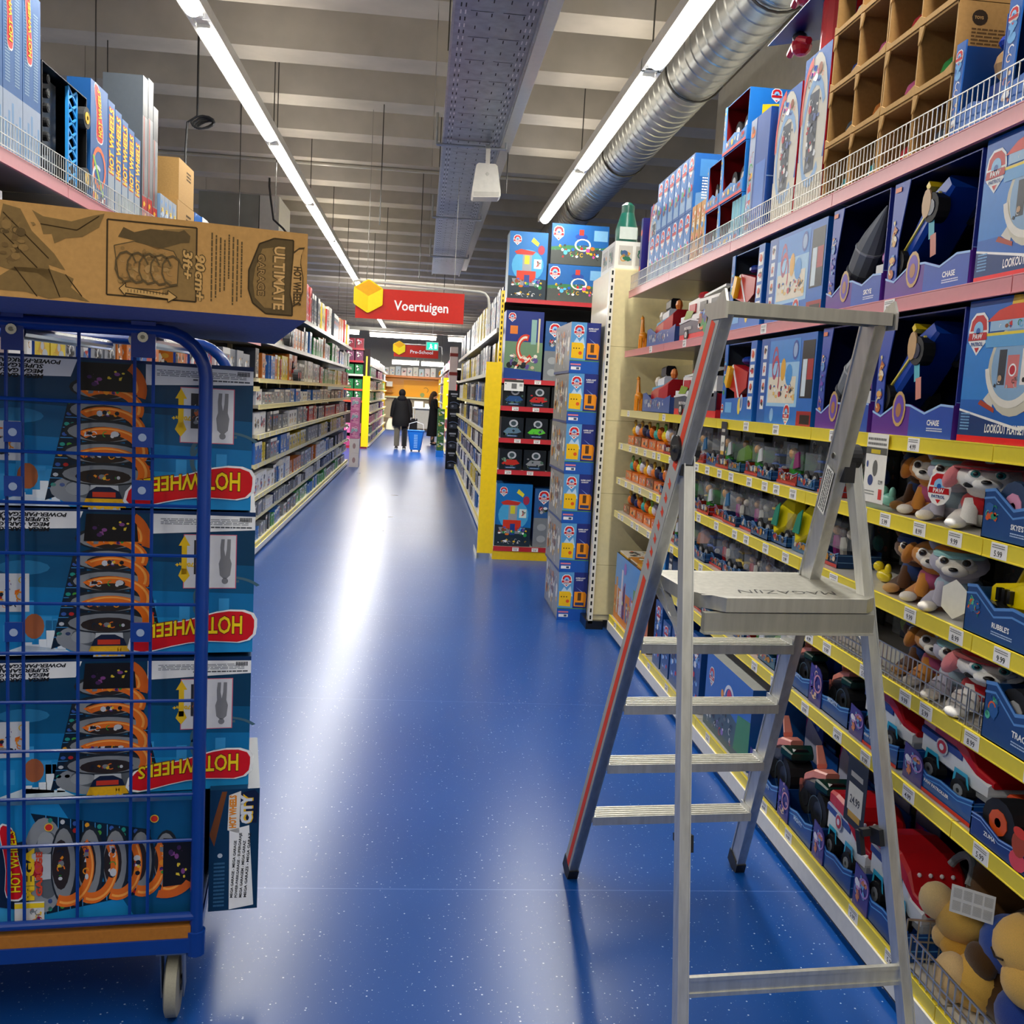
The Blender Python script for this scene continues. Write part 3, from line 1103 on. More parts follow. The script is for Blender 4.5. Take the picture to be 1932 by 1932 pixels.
def garage(b, F, W_, H_, sc=1.0):
    """spiral car-park tower drawn in print; F origin at the drawing's lower left"""
    b.poly(F, [(W_ * .04, 0), (W_ * .22, H_ * .72), (W_ * .32, H_ * .72), (W_ * .34, H_ * .1)], 0x0f2234, 1.3)
    b.poly(F, [(W_ * .96, 0), (W_ * .78, H_ * .72), (W_ * .68, H_ * .72), (W_ * .66, H_ * .1)], 0x0f2234, 1.3)
    rn = random.Random(3)
    for k in range(9):
        for sd in (0, 1):
            t = (k + .5) / 9
            x0 = .05 + .18 * t
            x1 = .22 + .1 * t
            if sd:
                x0, x1 = 1 - x1, 1 - x0
            y = H_ * (.05 + .66 * t)
            b.rect(F, W_ * x0, y, W_ * (x1 - x0), H_ * .005, 0x4a9ad8, 1.8)
            for q in range(2):
                b.disc(F, W_ * (x0 + (x1 - x0) * (.28 + .42 * q)), y + H_ * .028, W_ * .022, [0xc02820, 0x2a9a8a, 0xc8ccd0, 0xe8a020, 0x3a5fae, 0x4a9a3a][rn.randrange(6)], 2, ry=H_ * .014, n=8)
    b.disc(F, W_ * .5, H_ * .08, W_ * .42, 0x8d9297, 2, ry=H_ * .13, n=24)
    b.disc(F, W_ * .5, H_ * .1, W_ * .3, 0x5d6368, 2.3, ry=H_ * .09, n=20)
    b.disc(F, W_ * .3, H_ * .09, W_ * .1, 0x9a9fa3, 2.5, ry=H_ * .05, n=16)
    for k in range(5):
        y = H_ * (.2 + .155 * k)
        s = W_ * (.36 - .022 * k)
        b.disc(F, W_ * .5, y, s, 0x23282c, 2.4 + (4 - k) * .5, ry=H_ * .085, n=20)
        b.disc(F, W_ * .5, y - H_ * .005, s * .9, 0x85898c, 2.5 + (4 - k) * .5, ry=H_ * .07, n=20)
        b.disc(F, W_ * .5, y - H_ * .02, s * .62, 0x30261e, 2.6 + (4 - k) * .5, ry=H_ * .055, n=16)
        b.arc(F, W_ * .52, y + H_ * .01, s * .86, W_ * .1, -.35, 2.3, 0xe8701a, 2.7 + (4 - k) * .5, n=16, sy=.62)
        b.arc(F, W_ * .52, y + H_ * .016, s * .9, W_ * .022, -.3, 2.2, 0xffa84a, 2.8 + (4 - k) * .5, n=16, sy=.62)
        b.busy(F, W_ * .5 - s * .55, y - H_ * .055, s * 1.1, H_ * .065, HWP, 12, 2.8 + (4 - k) * .5, k + 40, 1.0)
    b.poly(F, [(W_ * .3, H_ * .8), (W_ * .74, H_ * .8), (W_ * .72, H_ * 1.0), (W_ * .32, H_ * 1.0)], 0x1a1614, 5.4)
    b.busy(F, W_ * .33, H_ * .82, W_ * .38, H_ * .14, [0xe8c838, 0x4a2a5a, 0x2a2a2a, 0x8a4a8a], 12, 5.6, 9, .35)
    b.arc(F, W_ * .58, H_ * .82, W_ * .23, W_ * .07, -.3, 1.0, 0xd8641a, 6, n=8)
    b.poly(F, [(W_ * .38, -H_ * .06), (W_ * .64, -H_ * .06), (W_ * .62, H_ * .12), (W_ * .4, H_ * .12)], 0xbfc4c8, 6)
    b.disc(F, W_ * .53, H_ * .035, W_ * .075, 0xa81820, 6.5, ry=H_ * .04)
    b.disc(F, W_ * .52, H_ * .045, W_ * .05, 0xd84048, 6.8, ry=H_ * .022)


def mega_front(b, F, w, h):
    """front of the garage carton, upright"""
    b.rect(F, 0, 0, w, h, 0x0b6fb2, .5)
    b.rect(F, 0, h * .5, w, h * .5, 0x0a4f80, .6)
    b.poly(F, [(0, h * .5), (w, h * .42), (w, h * .55), (0, h * .6)], 0x0a6096, .7)
    for k in range(14):
        rn = random.Random(k)
        b.rect(F, w * rn.uniform(.0, .95), h * .1, w * .035, h * rn.uniform(.06, .2), 0x3f9bd6, .8)
    b.poly(F, [(0, 0), (w, 0), (w, h * .09), (w * .6, h * .13), (w * .3, h * .06), (0, h * .12)], 0x38a8e0, .9)
    # white band with the names
    b.poly(F, [(0, h * .86), (w, h * .86), (w, h), (0, h)], WHITE, .9)
    b.poly(F, [(w * .36, h * .82), (w * .0, h * .87), (w * .0, h * .9), (w * .36, h * .9)], WHITE, .9)


def palette_pack(b, F, w, h, pal, seed, band=None, n=26):
    b.busy(F, w * .06, h * .1, w * .88, h * .75, pal, n, 1, seed, .42)
    if band is not None:
        b.rect(F, 0, 0, w, h * .12, band, 3.6)
        b.scribble(F, w * .3, h * .03, w * .5, h * .07, 2, WHITE, 4, seed)


# ------------------------------------------------------------------ toys as solid parts (front toward -y, x along the shelf)
def wheel(b, x, y, z, r, t, hub, axis='y', tyre=0x17181a, m='rubber'):
    if axis == 'y':
        a, c = (x, y - t / 2, z), (x, y + t / 2, z)
        h1, h2 = (x, y - t / 2 - .002, z), (x, y + t / 2 + .002, z)
    else:
        a, c = (x - t / 2, y, z), (x + t / 2, y, z)
        h1, h2 = (x - t / 2 - .002, y, z), (x + t / 2 + .002, y, z)
    b.cyl(a, c, r, tyre, m, 14)
    b.cyl(h1, h2, r * .55, hub, 'plastic', 10)
    b.cyl(h1, h2, r * .2, tyre, 'plastic', 8)


def hull(b, secs, col, m='plastic'):
    """secs: (x, y0, y1, z0, z1) rectangles joined along x"""
    vs, fs = [], []
    for (x, y0, y1, z0, z1) in secs:
        q = min(y1 - y0, z1 - z0) * .18
        vs += [(x, y0 + q, z0), (x, y1 - q, z0), (x, y1, z0 + q), (x, y1, z1 - q), (x, y1 - q, z1), (x, y0 + q, z1), (x, y0, z1 - q), (x, y0, z0 + q)]
    for i in range(len(secs) - 1):
        for j in range(8):
            l = (j + 1) % 8
            fs.append((i * 8 + j, i * 8 + l, (i + 1) * 8 + l, (i + 1) * 8 + j))
    fs.append(tuple(range(7, -1, -1)))
    fs.append(tuple((len(secs) - 1) * 8 + j for j in range(8)))
    return b.add(vs, fs, col, m)


def toy_bus(w=.26, h=.2, d=.17):
    """white and red rounded rescue van, side toward the front"""
    b = MB()
    b.dm = 'plastic'
    hull(b, [(0, .01, d - .01, .05, h * .82), (w * .5, .006, d, .05, h * .86), (w * .72, .006, d, .05, h * .8), (w * .8, .01, d - .01, .045, h * .55), (w, .02, d - .02, .045, h * .46)], 0xe9ecee)
    hull(b, [(-.004, .012, d - .012, h * .72, h * .93), (w * .25, .0, d + .002, h * .74, h), (w * .6, .0, d + .002, h * .72, h * .97), (w * .76, .004, d, h * .58, h * .84), (w * .86, .01, d - .01, h * .5, h * .62), (w + .004, .03, d - .03, h * .4, h * .5)], 0xd01820)
    hull(b, [(0.004, .002, .03, h * .62, h * .76), (w * .68, .002, .03, h * .58, h * .74)], 0x1c3f8f)
    F = Fr((0, .003, 0), (1, 0, 0), (0, 0, 1))
    b.disc(F, w * .38, h * .62, h * .13, 0xc8ccd0, 6)
    b.disc(F, w * .38, h * .62, h * .1, 0xc8202a, 8)
    b.disc(F, w * .38, h * .62, h * .05, 0xe8e8f0, 10)
    for x in (.13, .6):
        b.poly(F, [(w * x - .004, .05), (w * x, h * .46), (w * (x + .2), h * .46), (w * (x + .24), .05)], 0x35b4d8, 5)
        b.poly(F, [(w * x + .006, .05), (w * x + .01, h * .4), (w * (x + .18), h * .4), (w * (x + .21), .05)], 0x14181e, 7)
    b.box(w * .8, w + .012, .02, d - .02, .035, .06, 0x9a9ea2, 'plastic')
    for x in (w * .24, w * .72):
        for y in (.01, d - .01):
            wheel(b, x, y, .034, .034, .03, 0x9aa0a6)
    for k in range(4):
        b.ell((w * .79 + .004 * k, .035 + k * .03, h * .8), .006, 0xf2f2f2, 'plastic', 6)
    return b


def toy_bike(col=0xf08a78, s=1.0):
    """chunky two-wheeled toy bike, nose toward +x"""
    b = MB()
    b.dm = 'plastic'
    S = s
    wheel(b, .045 * S, .07 * S, .05 * S, .05 * S, .05 * S, 0x2a2c30)
    wheel(b, .17 * S, .07 * S, .055 * S, .056 * S, .075 * S, 0x2a2c30)
    hull(b, [(.03 * S, .04 * S, .1 * S, .075 * S, .1 * S), (.09 * S, .035 * S, .105 * S, .07 * S, .125 * S), (.15 * S, .03 * S, .11 * S, .085 * S, .14 * S), (.2 * S, .045 * S, .095 * S, .11 * S, .15 * S)], 0x16181c)
    hull(b, [(.02 * S, .045 * S, .095 * S, .06 * S, .085 * S), (.05 * S, .035 * S, .105 * S, .1 * S, .125 * S), (.1 * S, .04 * S, .1 * S, .125 * S, .155 * S), (.16 * S, .05 * S, .09 * S, .14 * S, .165 * S)], col)
    hull(b, [(.085 * S, .055 * S, .085 * S, .15 * S, .165 * S), (.055 * S, .06 * S, .08 * S, .2 * S, .21 * S)], col)
    hull(b, [(.0 * S, .05 * S, .06 * S, .035 * S, .06 * S), (.03 * S, .03 * S, .04 * S, .08 * S, .1 * S)], col)
    hull(b, [(.16 * S, .02 * S, .12 * S, .12 * S, .15 * S), (.21 * S, .035 * S, .105 * S, .12 * S, .14 * S)], 0x123a30)
    F = Fr((0, .024 * S, 0), (1, 0, 0), (0, 0, 1))
    b.arc(F, .17 * S, .055 * S, .046 * S, .003, 0, 6.28, 0x4a6068, 5, n=20)
    return b


def toy_truck(col, hubc, s=1.0, tyre=0x15161a):
    b = MB()
    S = s
    for x in (.05, .2):
        for y in (.0, .14):
            wheel(b, x * S, y * S, .055 * S, .055 * S, .05 * S, hubc, tyre=tyre)
    hull(b, [(0, .02 * S, .12 * S, .07 * S, .1 * S), (.12 * S, .015 * S, .125 * S, .07 * S, .12 * S), (.25 * S, .02 * S, .12 * S, .06 * S, .11 * S)], col)
    hull(b, [(.06 * S, .03 * S, .11 * S, .11 * S, .125 * S), (.1 * S, .035 * S, .105 * S, .12 * S, .175 * S), (.17 * S, .035 * S, .105 * S, .12 * S, .175 * S), (.2 * S, .03 * S, .11 * S, .1 * S, .12 * S)], 0x2a3038)
    hull(b, [(.09 * S, .03 * S, .11 * S, .17 * S, .185 * S), (.18 * S, .03 * S, .11 * S, .17 * S, .185 * S)], col)
    b.cyl((.245 * S, .045 * S, .085 * S), (.262 * S, .045 * S, .085 * S), .02 * S, 0xd8dce0, 'plastic', 10)
    return b


def toy_rocket(w, h):
    """grey winged space rocket standing askew"""
    b = MB()
    b.dm = 'plastic'
    a, c = Vector((w * .12, .055, h * .12)), Vector((w * .7, .05, h * .92))
    q = [a + (c - a) * t for t in (0, .12, .2, .55, .7, .86, 1)]
    b.tube(q, [.018, .034, .042, .044, .034, .018, .002], 0x7c828a, 'plastic', 12)
    b.tube([a + (c - a) * t for t in (.3, .34)], .046, 0x50545c, 'plastic', 12)
    b.tube([a + (c - a) * t for t in (.55, .57)], .046, 0xb0b4ba, 'plastic', 12)
    F = Fr((0, .07, 0), (1, 0, 0), (0, 0, 1))
    b.prism(F, [(w * .22, h * .3), (w * .08, h * .42), (w * .02, h * .4), (w * .14, h * .2)], .006, 0x565c68, 'plastic')
    b.prism(F, [(w * .42, h * .32), (w * .66, h * .28), (w * .62, h * .12), (w * .34, h * .2)], .006, 0x666c78, 'plastic')
    b.ell((w * .76, .06, h * .44), (.028, .02, .026), 0xa82a9a, 'plastic', 10)
    b.box(w * .66, w * .84, .04, .1, h * .22, h * .38, 0xd8dade, 'plastic')
    wheel(b, w * .66, .04, h * .2, h * .085, .02, 0xc02aa8, tyre=0x8a1a80)
    return b


def toy_racer(w, h, c1=0x1246b0, c2=0x0c1c40):
    """long blue racer with yellow flashes, tipped toward the viewer"""
    b = MB()
    M0 = len(b.v)
    hull(b, [(0, .02, .12, .02, .05), (w * .25, .01, .13, .02, .075), (w * .6, .01, .13, .03, .1), (w * .78, .02, .12, .04, .085)], c1, 'plastic')
    hull(b, [(w * .25, .03, .11, .07, .08), (w * .36, .035, .105, .08, .125), (w * .52, .035, .105, .09, .12), (w * .6, .03, .11, .08, .1)], 0x10141c, 'plastic')
    for x in (w * .14, w * .62):
        for y in (.01, .13):
            wheel(b, x, y, .035, .04, .035, c2)
    b.box(w * .62, w * .66, .0, .14, .1, .12, 0xf2d020, 'plastic')
    b.box(w * .2, w * .7, .005, .012, .055, .061, 0xf2e060, 'plastic')
    R_ = Matrix.Rotation(R(-38), 4, 'Y')
    for i in range(M0, len(b.v)):
        p = R_ @ Vector(b.v[i])
        b.v[i] = (p.x + .01, p.y + .015, p.z + h * .12)
    return b


def toy_plane(w, h):
    b = MB()
    hull(b, [(w * .3, .05, .09, h * .04, h * .1), (w * .36, .03, .11, h * .1, h * .3), (w * .5, .03, .11, h * .3, h * .5)], 0xd01c22, 'plastic')
    F = Fr((0, .05, 0), (1, 0, 0), (0, 0, 1))
    b.prism(F, [(w * .12, h * .62), (w * .34, h * .8), (w * .84, h * .68), (w * .82, h * .46), (w * .6, h * .36), (w * .64, h * .08), (w * .5, h * .06), (w * .42, h * .4), (w * .2, h * .46)], .05, 0xc8161e, 'plastic')
    b.prism(F.sub(w * .06, h * .02), [(w * .12, h * .52), (w * .2, h * .76), (w * .3, h * .72), (w * .2, h * .44)], .07, 0xf0b818, 'plastic')
    b.prism(Fr((0, -.002, 0), (1, 0, 0), (0, 0, 1)), [(w * .28, h * .78), (w * .32, h * .8), (w * .62, h * .3), (w * .58, h * .3)], -.05, 0xf4f4f4, 'plastic')
    b.ell((w * .74, .06, h * .72), (w * .16, .04, h * .12), 0xe8ecee, 'plastic', 10)
    b.ell((w * .46, .05, h * .86), (w * .1, .03, h * .06), 0x1c3fa0, 'plastic', 10)
    return b


def toy_boat(w, h, d=.16):
    b = MB()
    hull(b, [(0, .05, d - .05, h * .3, h * .46), (w * .25, .02, d - .02, h * .14, h * .5), (w * .7, .0, d, h * .12, h * .56), (w, .01, d - .01, h * .16, h * .7)], 0xc41c28, 'plastic')
    hull(b, [(w * .12, .04, d - .04, h * .46, h * .54), (w * .9, .02, d - .02, h * .5, h * .62)], 0x2aa8e0, 'plastic')
    hull(b, [(w * .35, .04, d - .04, h * .55, h * .72), (w * .62, .04, d - .04, h * .55, h * .78)], 0xf0f2f4, 'plastic')
    hull(b, [(w * .4, .05, d - .05, h * .75, h * .97), (w * .6, .05, d - .05, h * .78, h)], 0x1a1c20, 'plastic')
    b.ell((w * .25, .06, h * .66), (.025, .025, .03), 0xe8dcc8, 'plastic', 8)
    b.ell((w * .8, .07, h * .82), (.022, .022, .028), 0xe88a3a, 'plastic', 8)
    return b


def toy_engine(w, h, d=.13):
    """red and white fire engine with ladder and open garage front"""
    b = MB()
    b.dm = 'plastic'
    b.box(0, w, .01, d, h * .1, h * .42, 0xc8141c)
    b.box(w * .02, w * .98, -.002, .012, h * .36, h * .46, 0xf4f4f2)
    b.box(w * .15, w * .98, .01, d, h * .46, h * .72, 0xf2efe8)
    for k in range(3):
        b.box(w * (.2 + .27 * k), w * (.36 + .27 * k), .004, .012, h * .5, h * .66, 0x1c1c20 if k else 0xc8202a)
    for x in (.2, .78):
        wheel(b, w * x, .01, h * .11, h * .11, .03, 0xc8ccd0)
    b.bar((w * .05, .05, h * .74), (w * .9, .05, h * .86), .03, .01, 0xe8e8e4)
    b.ell((w * .35, .05, h * .82), (w * .1, .03, h * .07), 0xc8181c, 'plastic', 8)
    return b


def toy_giraffe():
    b = MB()
    b.dm = 'plastic'
    O = 0xf5981c
    b.ell((.05, .05, .09), (.04, .03, .03), O)
    b.tube([(.03, .05, .1), (.015, .05, .16), (.012, .05, .2)], [.018, .012, .01], O)
    b.ell((.0, .05, .208), (.02, .012, .013), O)
    b.tube([(.012, .045, .21), (.016, .045, .226)], .003, 0xe8b030)
    for x, y in ((.025, .035), (.025, .065), (.075, .035), (.075, .065)):
        b.tube([(x, y, .08), (x, y, 0)], [.009, .008], O)
    return b


def tray(w, d, h, base, edge=None, back=None):
    """low open cardboard tray with a waved front"""
    b = MB()
    b.dm = 'gloss'
    t = .003
    b.box(0, w, 0, d, 0, t, base)
    F = Fr((0, 0, 0), (1, 0, 0), (0, 0, 1))
    pts = [(0, 0), (w, 0), (w, h * .9), (w * .8, h * .72), (w * .55, h * .78), (w * .35, h * .66), (w * .12, h * 1.0), (0, h * .95)]
    b.prism(Fr((0, t, 0), (1, 0, 0), (0, 0, 1)), pts, t, base)
    if edge:
        for (x0, z0), (x1, z1) in zip(pts[2:], pts[3:]):
            b.poly(F, [(x0, z0), (x1, z1), (x1, z1 - h * .06), (x0, z0 - h * .06)], edge, 1)
            b.poly(F, [(x0, z0 - h * .16), (x1, z1 - h * .16), (x1, z1 - h * .2), (x0, z0 - h * .2)], edge, 1)
    b.box(w - t, w, 0, d, 0, h * .8, base)
    b.box(0, t, 0, d, 0, h * .9, base)
    Fr2 = FB(w, d, h, 'right')
    if edge:
        b.rect(Fr2, 0, h * .7, d, h * .04, edge, 1)
        b.rect(Fr2, 0, h * .3, d, h * .04, edge, 1)
    b.box(0, w, d - t, d, 0, back or h, base)
    return b


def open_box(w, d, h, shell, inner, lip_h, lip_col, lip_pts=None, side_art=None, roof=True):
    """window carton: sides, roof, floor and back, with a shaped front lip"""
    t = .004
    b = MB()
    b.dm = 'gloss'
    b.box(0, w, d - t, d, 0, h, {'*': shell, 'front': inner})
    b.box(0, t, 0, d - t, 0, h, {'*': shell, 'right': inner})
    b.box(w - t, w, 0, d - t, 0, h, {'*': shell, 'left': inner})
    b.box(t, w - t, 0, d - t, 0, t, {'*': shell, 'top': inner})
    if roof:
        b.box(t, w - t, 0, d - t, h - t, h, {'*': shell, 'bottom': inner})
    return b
# ------------------------------------------------------------------ goods on the right-hand shelves
SZ = {'top': 2.306, 'pink': 1.917, 'y1': 1.530, 'y2': 1.310, 'y3': 1.078, 'y4': .854, 'y5': .614, 'base': .132}
SN = {'top': 'top pink shelf', 'pink': 'second pink shelf', 'y1': 'highest yellow shelf', 'y2': 'second yellow shelf', 'y3': 'third yellow shelf', 'y4': 'fourth yellow shelf', 'y5': 'fifth yellow shelf', 'base': 'base shelf'}


def onR(p, yfar, lv, back=.03, label=None, group=None, dz=0, **kw):
    return p.put((XF + back, yfar, SZ[lv] + dz), RR, label, group, **kw)


# --- lookout tower carton
w, h, d = .5, .345, .22
b = MB()
b.dm = 'gloss'
b.box(0, w, 0, d, 0, h, {'*': 0x1262b8, 'top': 0x1e78cc})
F = FB(w, d, h, 'front')
b.rect(F, 0, 0, w, h, 0x1565bd, .4)
b.rect(F, 0, h * .3, w, h * .4, 0x2a86d6, .6)
b.poly(F, [(0, 0), (w, 0), (w, h * .2), (w * .5, h * .1), (0, h * .22)], 0x0c3a78, 1)
b.poly(F, [(0, h * .22), (w * .5, h * .1), (w, h * .2), (w, h * .215), (w * .5, h * .12), (0, h * .235)], WHITE, 1.5)
b.rect(F, 0, 0, w, h * .045, 0xd81820, 2)
b.text(F, 'LOOKOUT PLAYSET', w * .24, h * .075, .028, WHITE, 2.5, bold=.03, width=w * .32)
b.scribble(F, w * .02, h * .08, w * .08, h * .13, 6, 0x7ab0e0, 2)
b.poly(F, [(w * .2, h * .3), (w * .3, h * .42), (w * .28, h * .24)], 0xd8d4c8, 2)
b.poly(F, [(w * .6, h * .3), (w * .5, h * .42), (w * .54, h * .24)], 0xd8d4c8, 2)
b.poly(F, [(w * .18, h * .3), (w * .3, h * .24), (w * .3, h * .21), (w * .16, h * .27)], 0xb04028, 2.2)
b.poly(F, [(w * .62, h * .3), (w * .5, h * .24), (w * .5, h * .21), (w * .64, h * .27)], 0xb04028, 2.2)
b.disc(F, w * .43, h * .5, w * .215, 0xd0ccb8, 2.5, n=24)
b.disc(F, w * .43, h * .53, w * .185, 0x8ab0d0, 2.8, n=24)
b.rect(F, w * .3, h * .4, w * .06, h * .24, 0x3a3f48, 3)
b.rect(F, w * .48, h * .4, w * .05, h * .24, 0xf0e8e0, 3)
b.rect(F, w * .37, h * .38, w * .09, h * .22, 0xd87a78, 3.1)
b.disc(F, w * .415, h * .5, w * .03, WHITE, 3.4)
b.disc(F, w * .415, h * .5, w * .022, 0xc83040, 3.6)
b.busy(F, w * .26, h * .36, w * .3, h * .12, GREY + [0xc8a078], 14, 3.6, 3, .5)
b.arc(F, w * .41, h * .56, w * .2, w * .035, 3.3, 6.1, 0xe9e5d8, 4, n=18)
b.poly(F, [(w * .18, h * .66), (w * .64, h * .66), (w * .66, h * .76), (w * .16, h * .76)], 0x5fa8dc, 4.2)
b.rect(F, w * .15, h * .74, w * .52, h * .02, 0xf2d840, 4.6)
b.rect(F, w * .2, h * .77, w * .42, h * .07, 0x9cc4e2, 4.4)
b.busy(F, w * .24, h * .77, w * .34, h * .08, PAWP, 9, 4.6, 5, .7)
b.poly(F, [(w * .17, h * .84), (w * .26, h * .91), (w * .41, h * .95), (w * .56, h * .91), (w * .65, h * .84)], 0xe03424, 5)
b.poly(F, [(w * .36, h * .94), (w * .37, h * 1.0), (w * .44, h * .995), (w * .45, h * .94)], 0xf0c020, 5.2)
badge(b, F, w * .1, h * .76, h * .25, 3)
b.busy(F, w * .7, h * .2, w * .26, h * .5, PAWP, 20, 3, 11, .3)
G = FB(w, d, h, 'right')
b.rect(G, 0, 0, d, h, 0x155cae, .5)
b.rect(G, 0, 0, d, h * .045, 0xd81820, 1)
badge(b, G, d * .5, h * .75, h * .28, 1)
p_look = Proto('lookout_playset_box', 'toy box', [('lookout_playset_box', b, 0)])

# --- window carton with grey rocket / blue racer


def purple_box(w, h, d, nm, txt, toy, tname, seed):
    t = .004
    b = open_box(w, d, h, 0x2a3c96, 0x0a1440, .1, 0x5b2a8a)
    F = FB(w, d, h, 'front')
    # slanting side flap with print
    b.prism(Fr((0, .002, 0), (1, 0, 0), (0, 0, 1)), [(0, 0), (w * .13, 0), (w * .11, h * .5), (w * .2, h), (0, h)], .003, 0x3a55b4, 'gloss')
    b.busy(F, w * .01, h * .1, w * .1, h * .7, [0xe8b060, 0xf0e0c8, 0xc06a3a, 0x6a9ad0, 0xe8d8a0, 0x7a4ab0], 16, 7, seed, .9)
    b.rect(F, w * .02, h * .92, w * .08, h * .04, 0xe87a4a, 8)
    lip = [(0, 0), (w, 0), (w, h * .26), (w * .86, h * .27), (w * .68, h * .2), (w * .5, h * .26), (w * .32, h * .27), (w * .12, h * .16), (0, h * .2)]
    b.prism(Fr((0, .0, 0), (1, 0, 0), (0, 0, 1)), lip, .004, 0x5c2c92, 'gloss')
    b.poly(F, [(w * .5, 0), (w, 0), (w, h * .24), (w * .86, h * .25), (w * .68, h * .18), (w * .5, h * .24)], 0x2850b0, 11)
    for (x0, z0), (x1, z1) in zip(lip[2:], lip[3:]):
        b.poly(F, [(x0, z0), (x1, z1), (x1, z1 - .006), (x0, z0 - .006)], 0x9ac0f0, 12)
    b.disc(F, w * .36, h * .22, w * .085, 0xc9a468, 13, ry=h * .15)
    b.disc(F, w * .36, h * .22, w * .065, 0x6a4ab0, 14, ry=h * .12)
    b.disc(F, w * .36, h * .21, w * .035, 0xb07850, 15, ry=h * .06)
    b.text(F, txt, w * .72, h * .1, .02, WHITE, 12, bold=.03, width=w * .14)
    b.scribble(F, w * .72, h * .05, w * .18, h * .035, 2, 0xd0d8f0, 12, seed)
    G = FB(w, d, h, 'right')
    b.rect(G, 0, 0, d, h, 0x34429e, .5)
    b.rect(G, 0, 0, d, h * .28, 0x5c2c92, 1)
    b.busy(G, d * .1, h * .15, d * .8, h * .8, [0xf0c860, 0x4a9a58, 0xd87a38, 0xe8d8b8, 0x8a5a30, 0x6ab0e0, 0xc84a6a, 0x38b0a8], 46, 2, seed + 3, .42)
    b.rect(G, d * .1, h * .5, d * .25, h * .38, 0xd8e4f0, 4.5)
    b.scribble(G, d * .12, h * .52, d * .2, h * .33, 6, 0x6a80a8, 5.5, 8)
    b.rect(G, 0, h * .28, d, h * .006, 0x9ac0f0, 4)
    return Proto(nm, 'toy box', [('carton', b, 1), (tname, toy, 1)])


p_rocket = purple_box(.40, .335, .2, 'rocket_toy_box', 'SKYE', toy_rocket(.4, .335), 'toy_rocket', 21)
_r = toy_racer(.44, .335)
G_ = Fr((.28, -.002, .2), (.35, 0, .94), (-.94, 0, .35))
_r.rect(Fr((.20, .012, .15), (-.18, 0, .98), (-.98, 0, -.18)), 0, -.03, .1, .03, 0x58b8c8, 1)
_r.rect(Fr((.22, .011, .1), (-.18, 0, .98), (-.98, 0, -.18)), 0, -.03, .06, .03, 0xd88a7a, 1)
_r.prism(Fr((.18, .01, .25), (1, 0, 0), (0, 0, 1)), [(.024 * math.cos(k * .524), .04 * math.sin(k * .524)) for k in range(12)], .005, 0xc8a070, 'gloss')
p_racer = purple_box(.45, .335, .2, 'racer_toy_box', 'CHASE', _r, 'toy_racer', 33)

# --- blue carton with a drawing window
w, h, d = .56, .33, .2
b = MB()
b.dm = 'gloss'
b.box(0, w, 0, d, 0, h, {'*': 0x1c6fc8, 'right': 0x1860b4})
F = FB(w, d, h, 'front')
b.rect(F, 0, 0, w * .16, h, 0x1a5cb0, .6)
for k in range(4):
    b.rect(F, w * .05, h * (.16 + .2 * k), w * .07, h * .16, WHITE, 1)
    b.busy(F, w * .05, h * (.17 + .2 * k), w * .07, h * .14, [0xd02030, 0xe06040, 0x303030], 5, 1.5, k, .8)
b.rect(F, w * .18, h * .2, w * .56, h * .76, 0x9fd0f2, 1)
b.poly(F, [(w * .18, h * .96), (w * .74, h * .96), (w * .74, h * .7), (w * .18, h * .7)], 0x3f92de, 1.3)
b.rect(F, w * .2, h * .24, w * .5, h * .3, 0xeee4cc, 1.6)
b.arc(F, w * .32, h * .52, w * .07, w * .018, -.5, 2.6, 0xc83850, 2, sy=2)
b.arc(F, w * .3, h * .7, w * .05, w * .015, 0, 6.2, 0xb04a70, 2, sy=2)
b.disc(F, w * .46, h * .62, w * .045, 0xf0b030, 2.4, ry=h * .13)
b.disc(F, w * .57, h * .56, w * .06, 0x3a9ae0, 2.4, ry=h * .12)
b.busy(F, w * .2, h * .26, w * .52, h * .22, [0x2a70c0, 0xd03848, 0xf0c870, 0xffffff, 0xe88848, 0x303848], 34, 2.6, 4, .42)
b.disc(F, w * .66, h * .83, w * .05, 0x2a50a8, 3, ry=h * .11)
b.disc(F, w * .66, h * .83, w * .035, 0x9ab8dc, 3.4, ry=h * .08)
b.rect(F, w * .78, h * .3, w * .2, h * .62, 0x12161c, 1.5)
b.rect(F, w * .8, h * .32, w * .07, h * .4, 0xd8e8ee, 2)
b.rect(F, w * .88, h * .5, w * .09, h * .22, 0xb02028, 2)
b.rect(F, w * .76, 0, w * .24, h * .16, 0xa01c20, 2)
b.rect(F, w * .82, h * .02, w * .16, h * .1, 0x180808, 2.5)
b.disc(F, w * .3, h * .1, w * .035, 0x8ab8e8, 1.2, ry=h * .08)
badge(b, F, w * .58, h * .11, h * .2, 1.5)
p_draw = Proto('adventure_playset_box', 'toy box', [('adventure_playset_box', b, 0)])

# --- carton with a red plane
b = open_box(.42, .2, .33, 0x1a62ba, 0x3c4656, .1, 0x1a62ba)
F = FB(.42, .2, .33, 'front')
b.prism(Fr((0, .0, 0), (1, 0, 0), (0, 0, 1)), [(0, 0), (.42, 0), (.42, .33), (.35, .33), (.345, .1), (.05, .09), (.04, .33), (0, .33)], .004, 0x1c6cc6, 'gloss')
for k in range(4):
    b.rect(F, .358, .05 + .065 * k, .052, .052, WHITE, 11)
    b.busy(F, .358, .052 + .065 * k, .052, .048, [0xd02030, 0x202020, 0xe86040], 6, 12, k + 9, .8)
b.busy(F, .004, .1, .034, .2, PAWP, 14, 11, 4, .9)
b.disc(F, .25, .06, .02, 0xe8d050, 11, ry=.036)
b.disc(F, .275, .075, .02, 0xd8dce8, 11, ry=.036)
b.disc(F, .275, .075, .012, 0x5a80b0, 12, ry=.024)
b.rect(F, .06, .03, .09, .045, 0x6ab0e8, 11)
badge(b, F, .02, .045, .036, 11, False)
